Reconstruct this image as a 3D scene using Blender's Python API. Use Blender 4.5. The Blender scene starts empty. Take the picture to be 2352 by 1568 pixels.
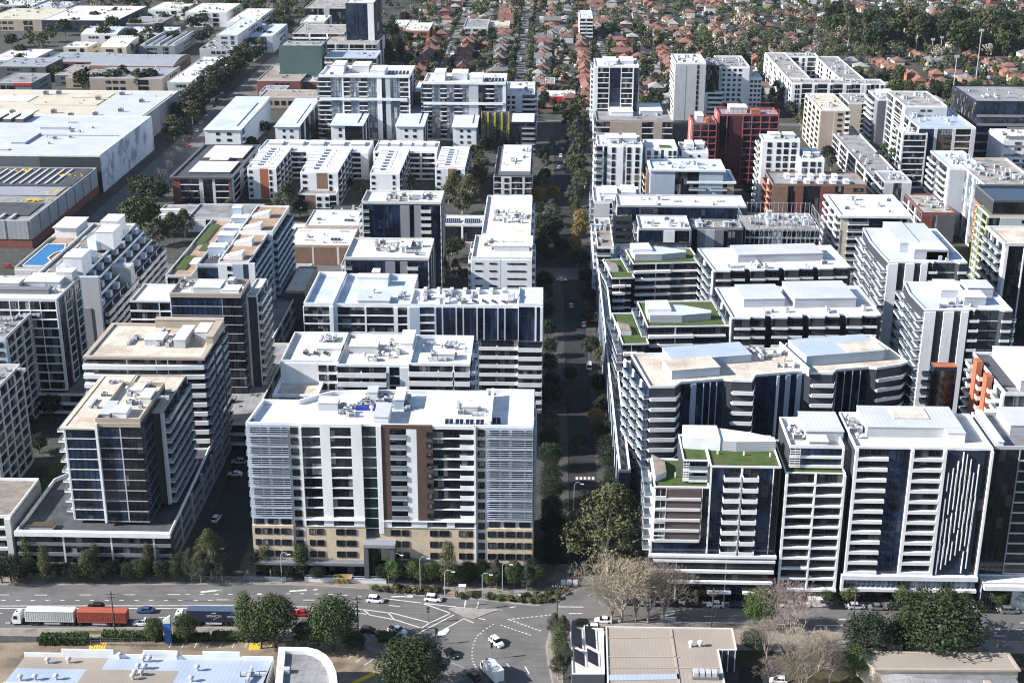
import bpy, math, random
from mathutils import Vector, Matrix
R = math.radians
C = bpy.context.scene.collection
# ---------------------------------------------------------------- camera model (pixel <-> world), pixels of a 2352 x 1568 view
S = 2352/3741.
F = 5100*S; TH = R(20.7); YAW = R(1.37); ROLL = R(0.2); CAMH = 188.
CX, CY = 1176., 784.
def ray(x, y):
    u = (x-CX)/F; v = -(y-CY)/F
    c, s = math.cos(ROLL), math.sin(ROLL)
    u, v = u*c-v*s, u*s+v*c
    d = (u, math.cos(TH)+v*math.sin(TH), -math.sin(TH)+v*math.cos(TH))
    c, s = math.cos(YAW), math.sin(YAW)
    return (d[0]*c-d[1]*s, d[0]*s+d[1]*c, d[2])
def G(x, y, z=0.):
    d = ray(x, y); t = (z-CAMH)/d[2]
    return Vector((d[0]*t, d[1]*t, z))
def P(X, Y, Z):
    c, s = math.cos(YAW), math.sin(YAW)
    a = X*c+Y*s; b = -X*s+Y*c; w = Z-CAMH
    dep = b*math.cos(TH)-w*math.sin(TH); up = b*math.sin(TH)+w*math.cos(TH)
    u = a/dep; v = up/dep
    c, s = math.cos(ROLL), math.sin(ROLL)
    return (CX+(u*c+v*s)*F, CY-(-u*s+v*c)*F)
def XatY(x, Y, z):
    lo, hi = -3000., 3000.
    for _ in range(50):
        m = (lo+hi)/2
        if P(m, Y, z)[0] < x: lo = m
        else: hi = m
    return lo
def YatX(y, X, z, y0):
    lo, hi = y0, y0+900.
    for _ in range(50):
        m = (lo+hi)/2
        if P(X, m, z)[1] > y: lo = m
        else: hi = m
    return lo
# ---------------------------------------------------------------- materials
MATS = {}
def nodes(name):
    m = bpy.data.materials.new(name); m.use_nodes = True
    nt = m.node_tree
    return m, nt, nt.nodes['Principled BSDF']
def N(nt, t, **kw):
    n = nt.nodes.new(t)
    for k, v in kw.items(): setattr(n, k, v)
    return n
def link(nt, a, b): nt.links.new(a, b)
def mixc(nt, fac, a, b):
    m = N(nt, 'ShaderNodeMix', data_type='RGBA')
    if isinstance(fac, (int, float)): m.inputs[0].default_value = fac
    else: link(nt, fac, m.inputs[0])
    for i, c in ((6, a), (7, b)):
        if isinstance(c, tuple): m.inputs[i].default_value = (*c[:3], 1)
        else: link(nt, c, m.inputs[i])
    return m.outputs[2]
def ramp(nt, fac, lo, hi):
    r = N(nt, 'ShaderNodeMapRange'); r.inputs[1].default_value = lo; r.inputs[2].default_value = hi
    link(nt, fac, r.inputs[0]); return r.outputs[0]
def noise(nt, vec, sc, det=4, rough=.6):
    n = N(nt, 'ShaderNodeTexNoise'); n.inputs['Scale'].default_value = sc
    n.inputs['Detail'].default_value = det; n.inputs['Roughness'].default_value = rough
    link(nt, vec, n.inputs['Vector']); return n.outputs[0]
def pos(nt): return N(nt, 'ShaderNodeNewGeometry').outputs['Position']
def vmul(nt, v, s):
    m = N(nt, 'ShaderNodeVectorMath', operation='MULTIPLY'); link(nt, v, m.inputs[0]); m.inputs[1].default_value = s
    return m.outputs[0]
def worn(name, col, dirt=.25, rough=.75, scale=.35, streak=True, dcol=None, spec=.3):
    """painted / rendered surface with broad stains, fine grain and vertical runs"""
    m, nt, b = nodes(name); p = pos(nt)
    n1 = noise(nt, vmul(nt, p, (1, 1, .25 if streak else 1)), scale, 5)
    f = ramp(nt, n1, .42, .72)
    d = dcol or tuple(c*.62 for c in col)
    c1 = mixc(nt, f, col, tuple(c*(1-dirt)+dd*dirt for c, dd in zip(col, d)))
    n2 = noise(nt, p, 3.1, 3)
    g = ramp(nt, n2, .2, .8)
    c2 = mixc(nt, g, c1, mixc(nt, .10, c1, tuple(c*.5 for c in col)))
    link(nt, c2, b.inputs['Base Color']); b.inputs['Roughness'].default_value = rough
    b.inputs['Specular IOR Level'].default_value = spec
    MATS[name] = m; return m
def stained(name, col, col2, scale=.12, rough=.85, lo=.45, hi=.62, fine=.5):
    """flat roof: base colour with irregular darker water stains and grit"""
    m, nt, b = nodes(name); p = pos(nt)
    a = ramp(nt, noise(nt, p, scale, 7, .65), lo, hi)
    c = mixc(nt, a, col, col2)
    g = ramp(nt, noise(nt, p, 2.3, 4), .35, .75)
    gm = N(nt, 'ShaderNodeMath', operation='MULTIPLY'); link(nt, g, gm.inputs[0]); gm.inputs[1].default_value = fine
    c = mixc(nt, gm.outputs[0], c, tuple(x*.72 for x in col2))
    if name.startswith('roof'):
        sx = N(nt, 'ShaderNodeSeparateXYZ'); link(nt, p, sx.inputs[0]); sm = None
        for ax, per in ((0, 3.1), (1, 4.3)):
            w = N(nt, 'ShaderNodeMath', operation='MULTIPLY'); link(nt, sx.outputs[ax], w.inputs[0]); w.inputs[1].default_value = 1/per
            fr = N(nt, 'ShaderNodeMath', operation='FRACT'); link(nt, w.outputs[0], fr.inputs[0])
            o = ramp(nt, fr.outputs[0], .93, .95)
            if sm is None: sm = o
            else:
                mx = N(nt, 'ShaderNodeMath', operation='MAXIMUM'); link(nt, sm, mx.inputs[0]); link(nt, o, mx.inputs[1]); sm = mx.outputs[0]
        sf = N(nt, 'ShaderNodeMath', operation='MULTIPLY'); link(nt, sm, sf.inputs[0]); sf.inputs[1].default_value = .35
        c = mixc(nt, sf.outputs[0], c, tuple(x*.6 for x in col2))
    if name == 'asphalt':
        wv = ramp(nt, noise(nt, vmul(nt, p, (.03, 1, 1)), .9, 5), .4, .7); wf = N(nt, 'ShaderNodeMath', operation='MULTIPLY'); link(nt, wv, wf.inputs[0]); wf.inputs[1].default_value = .55
        c = mixc(nt, wf.outputs[0], c, (.10, .095, .09))
        vt = N(nt, 'ShaderNodeTexVoronoi'); vt.inputs['Scale'].default_value = .07; link(nt, p, vt.inputs['Vector']); sp = N(nt, 'ShaderNodeSeparateColor'); link(nt, vt.outputs['Color'], sp.inputs[0]); pf = ramp(nt, sp.outputs[0], .3, 1.2)
        c = mixc(nt, pf, c, (.12, .115, .11))
    if name == 'grass':
        pg = ramp(nt, noise(nt, p, .22, 5), .48, .66); c = mixc(nt, pg, c, (.095, .095, .04))
    link(nt, c, b.inputs['Base Color']); b.inputs['Roughness'].default_value = rough
    b.inputs['Specular IOR Level'].default_value = .2
    MATS[name] = m; return m
def ribbed(name, col, axis=0, period=.9, rough=.5, metal=0., depth=.6, patch=.25):
    """profiled metal sheet: ribs along one axis, panels of slightly different age"""
    m, nt, b = nodes(name); p = pos(nt)
    s = N(nt, 'ShaderNodeSeparateXYZ'); link(nt, p, s.inputs[0])
    w = N(nt, 'ShaderNodeMath', operation='MULTIPLY'); link(nt, s.outputs[axis], w.inputs[0]); w.inputs[1].default_value = 1/period
    fr = N(nt, 'ShaderNodeMath', operation='FRACT'); link(nt, w.outputs[0], fr.inputs[0])
    r = ramp(nt, fr.outputs[0], .78, .95)
    c = mixc(nt, r, col, tuple(x*(1-depth*.6) for x in col))
    n = ramp(nt, noise(nt, p, .09, 5), .4, .65)
    k = N(nt, 'ShaderNodeMath', operation='MULTIPLY'); link(nt, n, k.inputs[0]); k.inputs[1].default_value = patch
    c = mixc(nt, k.outputs[0], c, tuple(x*.45 for x in col))
    link(nt, c, b.inputs['Base Color']); b.inputs['Roughness'].default_value = rough
    b.inputs['Metallic'].default_value = metal; b.inputs['Specular IOR Level'].default_value = .25
    MATS[name] = m; return m
def brickm(name, c1, c2, mortar, sx=.9, rough=.9):
    m, nt, b = nodes(name); p = pos(nt)
    s = N(nt, 'ShaderNodeSeparateXYZ'); link(nt, p, s.inputs[0])
    ad = N(nt, 'ShaderNodeMath', operation='ADD'); link(nt, s.outputs[0], ad.inputs[0]); link(nt, s.outputs[1], ad.inputs[1])
    cb = N(nt, 'ShaderNodeCombineXYZ'); link(nt, ad.outputs[0], cb.inputs[0]); link(nt, s.outputs[2], cb.inputs[1])
    t = N(nt, 'ShaderNodeTexBrick'); link(nt, cb.outputs[0], t.inputs['Vector'])
    t.inputs['Scale'].default_value = 1.; t.inputs['Brick Width'].default_value = sx; t.inputs['Row Height'].default_value = sx*.4
    t.inputs['Mortar Size'].default_value = .02
    t.inputs['Color1'].default_value = (*c1, 1); t.inputs['Color2'].default_value = (*c2, 1); t.inputs['Mortar'].default_value = (*mortar, 1)
    a = ramp(nt, noise(nt, vmul(nt, p, (1, 1, .5)), .5, 5), .5, .75)
    k = N(nt, 'ShaderNodeMath', operation='MULTIPLY'); link(nt, a, k.inputs[0]); k.inputs[1].default_value = .5
    c = mixc(nt, k.outputs[0], t.outputs[0], tuple(x*.55 for x in c2))
    link(nt, c, b.inputs['Base Color']); b.inputs['Roughness'].default_value = rough
    MATS[name] = m; return m
def glassm(name, dark, painted_refl, curtain, frac=.22, rough=.1):
    """window glass seen from far: dark room behind, some bays with drawn blinds"""
    m, nt, b = nodes(name); p = pos(nt)
    s = N(nt, 'ShaderNodeVectorMath', operation='MULTIPLY_ADD'); link(nt, p, s.inputs[0])
    s.inputs[1].default_value = (1/1.53, 1/1.53, 1/3.1); s.inputs[2].default_value = (.317, .671, .43)
    fl = N(nt, 'ShaderNodeVectorMath', operation='FLOOR'); link(nt, s.outputs[0], fl.inputs[0])
    wn = N(nt, 'ShaderNodeTexWhiteNoise', noise_dimensions='3D'); link(nt, fl.outputs[0], wn.inputs['Vector'])
    a = ramp(nt, wn.outputs['Value'], 1-frac-.04, 1-frac+.04)
    s2 = vmul(nt, p, (.22, .22, .10)); big = ramp(nt, noise(nt, s2, 1., 3), .42, .66)
    c = mixc(nt, big, dark, painted_refl)  # broad reflection blotches painted into the glass base colour
    sp = N(nt, 'ShaderNodeSeparateColor'); link(nt, wn.outputs['Color'], sp.inputs[0])
    cur = mixc(nt, sp.outputs[1], curtain, tuple(x*.3 for x in curtain))
    c = mixc(nt, a, c, cur)
    link(nt, c, b.inputs['Base Color']); b.inputs['Roughness'].default_value = rough
    b.inputs['Specular IOR Level'].default_value = .5
    MATS[name] = m; return m
def flat(name, col, rough=.6, metal=0., spec=.4):
    m, nt, b = nodes(name); b.inputs['Base Color'].default_value = (*col, 1)
    b.inputs['Roughness'].default_value = rough; b.inputs['Metallic'].default_value = metal
    b.inputs['Specular IOR Level'].default_value = spec
    MATS[name] = m; return m
worn('white', (.83, .83, .83), .42); worn('offwhite', (.66, .65, .63), .3); worn('lgrey', (.50, .51, .53), .3); worn('grey', (.27, .28, .30), .3)
worn('dgrey', (.11, .115, .13), .3); worn('charcoal', (.045, .05, .06), .3); worn('cream', (.62, .54, .42), .3); worn('beige', (.43, .36, .29), .35)
worn('bluegrey', (.42, .48, .56), .25); worn('orange', (.42, .14, .07), .3); worn('pinkred', (.31, .085, .095), .3); worn('maroon', (.095, .028, .036), .3); worn('yellow', (.72, .52, .03), .2)
worn('lime', (.25, .29, .10), .25); worn('tile_grey', (.20, .205, .22), .3); worn('olive', (.20, .19, .10), .2); worn('navy', (.02, .03, .06), .2)
worn('teal', (.06, .12, .13), .3); worn('redpaint', (.55, .03, .04), .2); worn('timber', (.34, .20, .12), .4)
brickm('sandbrick', (.66, .53, .38), (.59, .46, .32), (.54, .45, .34), 1.3); brickm('brownbrick', (.115, .065, .05), (.085, .05, .04), (.10, .07, .06), .8)
brickm('redbrick', (.22, .075, .055), (.18, .06, .045), (.22, .12, .09), .8); brickm('terracotta', (.42, .17, .09), (.36, .13, .07), (.33, .16, .10), .8)
brickm('tanbrick', (.26, .16, .11), (.22, .13, .09), (.22, .15, .11), .8)
stained('roof_white', (.79, .785, .78), (.54, .50, .46), .13, lo=.48, hi=.7, fine=.4); stained('roof_tan', (.70, .62, .52), (.48, .395, .31), .11)
stained('roof_warm', (.77, .72, .65), (.52, .44, .36), .1, lo=.5, hi=.7); stained('roof_grey', (.33, .32, .32), (.20, .19, .19), .12)
stained('roof_dark', (.10, .10, .11), (.06, .06, .065), .15); stained('roof_bluewhite', (.58, .64, .72), (.44, .49, .57), .1, fine=.25)
stained('roof_mottled', (.42, .39, .36), (.20, .18, .17), .2); stained('grass', (.075, .118, .032), (.048, .08, .022), .5, .95)
stained('drygrass', (.12, .12, .045), (.08, .07, .035), .3, .95); stained('soil', (.10, .075, .05), (.06, .05, .035), .3, .95)
stained('asphalt', (.20, .187, .178), (.135, .128, .123), .10, .9); stained('asphalt_shade_tone', (.042, .041, .042), (.026, .026, .028), .08, .9)  # second asphalt: street shade darkened into its colour
stained('concrete', (.36, .33, .30), (.25, .23, .21), .25, .9); stained('paving', (.30, .26, .22), (.19, .16, .14), .3, .9)
stained('paving_shade_tone', (.085, .08, .075), (.05, .05, .05), .3, .9)  # copy of the paving with the street's shade put into its colour
worn('steelblue', (.40, .46, .54), .3); worn('crossing_red', (.20, .05, .045), .4); worn('mustard', (.42, .31, .12), .4); stained('scrub', (.085, .075, .04), (.05, .045, .03), .2, .95); stained('stainwall', (.52, .57, .66), (.24, .27, .33), .07, lo=.5, hi=.58, fine=.3)
stained('carpark', (.30, .24, .17), (.15, .12, .09), .12, .9); stained('deck', (.42, .30, .21), (.30, .20, .14), .3)
ribbed('metal_grey', (.33, .34, .37), 0, 1.0); ribbed('metal_white', (.56, .57, .60), 0, 1.1, depth=.3); ribbed('metal_cream', (.62, .55, .42), 0, 1.6, depth=.35)
ribbed('metal_tan', (.37, .31, .255), 0, .8, depth=.3); ribbed('metal_blue', (.42, .48, .57), 0, 1., depth=.3); ribbed('metal_dark', (.13, .14, .16), 0, 1.)
ribbed('louvre_grey', (.47, .48, .52), 2, .45, depth=.9); ribbed('louvre_dark', (.12, .12, .14), 2, .4, depth=.8); ribbed('rib_dark', (.05, .04, .037), 1, .5, depth=.9); ribbed('rib_brown', (.135, .10, .095), 0, .5, depth=.9)
ribbed('precast', (.36, .37, .39), 0, 2.2, depth=.5); ribbed('netting', (.10, .15, .15), 2, 1.55, depth=.5); ribbed('terrtile', (.33, .095, .045), 1, .5, depth=.35)
glassm('glass', (.006, .008, .013), (.024, .03, .045), (.27, .26, .25), .2); glassm('glass_blue', (.006, .011, .026), (.032, .055, .11), (.07, .08, .11), .08, .08)
glassm('glass_dark', (.005, .006, .009), (.02, .025, .036), (.10, .10, .11), .09); glassm('glass_pale', (.10, .13, .17), (.25, .30, .36), (.55, .56, .58), .3)
glassm('glass_louvre', (.02, .026, .036), (.10, .13, .17), (.34, .38, .43), .3)
glassm('glass_green', (.006, .014, .016), (.012, .03, .032), (.08, .09, .09), .08)
flat('alu', (.42, .44, .47), .4); flat('frame_dark', (.03, .03, .035), .5); flat('frame_white', (.78, .78, .78), .5); flat('steel', (.30, .31, .33), .4, .6)
flat('panel_solar', (.015, .022, .05), .15); stained('line', (.66, .66, .64), (.34, .33, .32), .9, .8, lo=.5, hi=.68, fine=.3); flat('line_yellow', (.75, .50, .03), .7); flat('rubber', (.02, .02, .02), .8)
flat('water', (.02, .16, .36), .08); flat('blueglass_rail', (.16, .22, .26), .12); flat('blue_tarp', (.02, .04, .30), .6); flat('fanblack', (.02, .02, .02), .6)
flat('balustrade', (.20, .24, .27), .12)
# ---------------------------------------------------------------- mesh builder
class MB:
    def __init__(s): s.v = []; s.f = []; s.m = []; s.k = []
    def mat(s, name):
        if name not in s.k: s.k.append(name)
        return s.k.index(name)
    def quad(s, a, b, c, d, mat):
        i = len(s.v); s.v += [a, b, c, d]; s.f.append((i, i+1, i+2, i+3)); s.m.append(s.mat(mat))
    def poly(s, pts, mat):
        i = len(s.v); s.v += list(pts); s.f.append(tuple(range(i, i+len(pts)))); s.m.append(s.mat(mat))
    def box(s, x0, x1, y0, y1, z0, z1, mat, top=None, nobottom=True, notop=False):
        i = len(s.v)
        s.v += [(x0, y0, z0), (x1, y0, z0), (x1, y1, z0), (x0, y1, z0), (x0, y0, z1), (x1, y0, z1), (x1, y1, z1), (x0, y1, z1)]
        fs = [(0, 1, 5, 4), (1, 2, 6, 5), (2, 3, 7, 6), (3, 0, 4, 7)]
        k = s.mat(mat)
        for q in fs: s.f.append(tuple(i+j for j in q)); s.m.append(k)
        if not notop: s.f.append((i+4, i+5, i+6, i+7)); s.m.append(s.mat(top or mat))
        if not nobottom: s.f.append((i+3, i+2, i+1, i)); s.m.append(k)
    def prism(s, poly, z0, z1, mat, top=None, notop=False):
        n = len(poly); i = len(s.v)
        zz = z1 if hasattr(z1, '__len__') else [z1]*n
        s.v += [(p[0], p[1], z0) for p in poly]+[(p[0], p[1], z) for p, z in zip(poly, zz)]
        for j in range(n):
            k = (j+1) % n; s.f.append((i+j, i+k, i+n+k, i+n+j)); s.m.append(s.mat(mat))
        if not notop: s.f.append(tuple(i+n+j for j in range(n))); s.m.append(s.mat(top or mat))
    def tube(s, pts, rad, mat, n=5, cap=True):
        rings = []
        for j, p in enumerate(pts):
            p = Vector(p); a = Vector(pts[max(0, j-1)]); b = Vector(pts[min(len(pts)-1, j+1)])
            d = (b-a).normalized(); u = d.orthogonal().normalized(); w = d.cross(u)
            r = rad[j] if hasattr(rad, '__len__') else rad
            i = len(s.v)
            for q in range(n):
                t = 2*math.pi*q/n; s.v.append(tuple(p+u*(r*math.cos(t))+w*(r*math.sin(t))))
            rings.append(i)
        k = s.mat(mat)
        for a, b in zip(rings, rings[1:]):
            for q in range(n):
                s.f.append((a+q, a+(q+1) % n, b+(q+1) % n, b+q)); s.m.append(k)
        if cap:
            s.f.append(tuple(rings[-1]+q for q in range(n))); s.m.append(k)
    def lathe(s, prof, mat, n=12, c=(0, 0, 0)):
        i = len(s.v)
        for r, z in prof:
            for q in range(n):
                t = 2*math.pi*q/n; s.v.append((c[0]+r*math.cos(t), c[1]+r*math.sin(t), c[2]+z))
        k = s.mat(mat)
        for j in range(len(prof)-1):
            for q in range(n):
                a = i+j*n; s.f.append((a+q, a+(q+1) % n, a+n+(q+1) % n, a+n+q)); s.m.append(k)
    def add(s, o, M=None):
        i = len(s.v)
        s.v += [tuple(M @ Vector(p)) for p in o.v] if M else list(o.v)
        mp = [s.mat(k) for k in o.k]
        s.f += [tuple(i+j for j in q) for q in o.f]; s.m += [mp[j] for j in o.m]
    def mesh(s, name):
        me = bpy.data.meshes.new(name); me.from_pydata([tuple(p) for p in s.v], [], s.f)
        for k in s.k: me.materials.append(MATS[k])
        me.polygons.foreach_set('material_index', s.m); me.update()
        return me
def tag(o, label=None, cat=None, group=None, kind=None):
    for k, v in (('label', label), ('category', cat), ('group', group), ('kind', kind)):
        if v: o[k] = v
    return o
def obj(name, mb, parent=None, loc=(0, 0, 0), rz=0., label=None):
    me = mb.mesh(name) if isinstance(mb, MB) else mb
    o = bpy.data.objects.new(name, me); C.objects.link(o)
    if parent: o.parent = parent
    o.location = loc
    if rz: o.rotation_euler[2] = rz
    if label: o['label'] = label
    return o
def thing(name, label, cat, loc, rz=0., group=None, kind=None):
    o = bpy.data.objects.new(name, None); C.objects.link(o); o.location = loc
    if rz: o.rotation_euler[2] = rz
    o.empty_display_size = .5
    return tag(o, label, cat, group, kind)
def copy_tree(o, parent=None):
    c = o.copy(); C.objects.link(c)
    if parent: c.parent = parent
    for ch in list(o.children): copy_tree(ch, c)
    return c
def struct(name, mb, mats=None):
    o = obj(name, mb); o['kind'] = 'structure'; return o
# ---------------------------------------------------------------- cached part meshes
CACHE = {}
def cached(key, fn):
    if key not in CACHE:
        mb = MB(); fn(mb); CACHE[key] = (mb, mb.mesh(key[0]))
    return CACHE[key]
def r2(x): return round(x, 2)
def m_window(w, h, fr='frame_dark', gl='glass'):
    def f(mb):
        t = .09
        mb.box(-w/2, w/2, -.03, 0, 0, h, gl, nobottom=False)
        for a, b, c, d in ((-w/2-t, -w/2+t, 0, h), (w/2-t, w/2+t, 0, h), (-w/2+t, w/2-t, h-t, h+t), (-w/2+t, w/2-t, -t, t)):
            mb.box(a, b, -.12, -.031, c, d, fr, nobottom=False)
        if w > 1.5: mb.box(-.05, .05, -.10, -.031, t, h-t, fr)
    return cached(('window', r2(w), r2(h), fr, gl), f)
def m_pane(w, h, gl='glass', fr='frame_dark', nm=None, th=.08):
    def f(mb):
        mb.box(-w/2, w/2, -th, 0, 0, h, gl, nobottom=False)
        k = nm if nm is not None else max(1, round(w/1.6))
        for j in range(1, k):
            x = -w/2+w*j/k; mb.box(x-.045, x+.045, -th-.07, -th-.002, 0, h, fr)
        mb.box(-w/2, w/2, -th-.06, -th-.002, h-.07, h, fr)
    return cached(('window', 'p', r2(w), r2(h), gl, fr, nm), f)
def m_balcony(w, pr, up, mat, th=.3, rail=None):
    key = ('balcony', r2(w), r2(pr), r2(up), mat, r2(th), rail)
    if key in CACHE: return CACHE[key]
    def g(mb):
        rm = rail or mat
        mb.box(-w/2, w/2, -pr, -pr+.14, th+.002, th+up, rm)
        mb.box(-w/2, -w/2+.14, -pr+.142, 0, th+.002, th+up, rm); mb.box(w/2-.14, w/2, -pr+.142, 0, th+.002, th+up, rm)
    a = cached(('balcony', 's', r2(w), r2(pr), mat, r2(th)), lambda mb: mb.box(-w/2, w/2, -pr, 0, 0, th, mat, nobottom=False))
    CACHE[key] = a+(cached(('balustrade', r2(w), r2(pr), r2(up), mat, r2(th), rail), g),)
    return CACHE[key]
def m_slab(w, pr, th, mat):
    def f(mb): mb.box(-w/2, w/2, -pr, 0, 0, th, mat, nobottom=False)
    return cached(('floor_slab', r2(w), r2(pr), r2(th), mat), f)
def m_louvres(w, h, mat, n=4, pr=.5):
    def f(mb):
        for j in range(n):
            z = h*(j+.5)/n
            mb.box(-w/2, w/2, -pr, -pr+.22, z-(.07 if n < 5 else .035), z+(.07 if n < 5 else .035), mat, nobottom=False)
        for x in (-w/2+.05, 0, w/2-.05): mb.box(x-.04, x+.04, -pr+.3, -pr+.38, 0, h, mat)
    return cached(('louvre_screen', r2(w), r2(h), mat, n, r2(pr)), f)
def m_ac(a=1.6, b=1.2, c=1.3):
    def f(mb):
        mb.box(-a/2, a/2, -b/2, b/2, .12, c, 'lgrey'); mb.box(-a/2+.1, a/2-.1, -b/2+.1, b/2-.1, 0, .12, 'frame_dark')
        mb.lathe([(min(a, b)*.38, c+.01), (min(a, b)*.38, c+.12), (min(a, b)*.30, c+.12), (min(a, b)*.3, c+.03)], 'steel', 10)
        mb.lathe([(min(a, b)*.29, c+.02), (.01, c+.02)], 'fanblack', 10)
        for k in range(4): mb.box(-a/2+.1+k*(a-.2)/4, -a/2+.02+(k+1)*(a-.2)/4, -b/2-.03, -b/2-.001, .3, c-.15, 'dgrey')
    return cached(('air_conditioner', a, b, c), f)
def m_vent():
    def f(mb):
        mb.lathe([(.3, 0), (.3, .9), (.62, .95), (.66, 1.2), (.45, 1.5), (.02, 1.6)], 'lgrey', 10)
    return cached(('roof_vent',), f)
def m_duct(l=5.):
    def f(mb):
        mb.box(0, l, -.35, .35, .35, 1.0, 'lgrey', nobottom=False)
        for k in range(int(l/1.5)+1): mb.box(k*1.5*.95+.02, k*1.5*.95+.1, -.4, .4, 0, 1.05, 'steel')
        mb.box(l+.002, l+.7, -.35, .35, 0, 1.0, 'lgrey')
    return cached(('air_duct', r2(l)), f)
def m_solar(w=3.2, d=1.7, n=2, tilt=.55):
    def f(mb):
        z0, z1 = .3, .3+tilt
        mb.poly([(0, 0, z0), (w, 0, z0), (w, d, z1), (0, d, z1)], 'panel_solar')
        mb.poly([(0, d, z1-.06), (w, d, z1-.06), (w, 0, z0-.06), (0, 0, z0-.06)], 'alu')
        for k in range(n+1):
            x = w*k/n; x = min(max(x, .03), w-.03)
            mb.poly([(x-.07, 0, z0+.01), (x+.07, 0, z0+.01), (x+.07, d, z1+.01), (x-.07, d, z1+.01)], 'alu')
        for y, z in ((0, z0), (d, z1)): mb.box(0, w, y-.03, y+.03, z-.07, z+.012, 'alu')
        for x in (.3, w-.3): mb.box(x-.04, x+.04, d-.1, d-.02, 0, z1-.07, 'alu')
    return cached(('solar_panel', r2(w), r2(d), n, tilt), f)
def m_hutch(a=2.4, b=2., c=2.2):
    def f(mb):
        mb.box(-a/2, a/2, -b/2, b/2, 0, c, 'white'); mb.box(-a/2-.12, a/2+.12, -b/2-.12, b/2+.12, c+.002, c+.14, 'lgrey', nobottom=False)
        mb.box(-.45, .45, -b/2-.05, -b/2-.002, 0, 2., 'grey')
    return cached(('roof_access', a, b, c), f)
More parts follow.
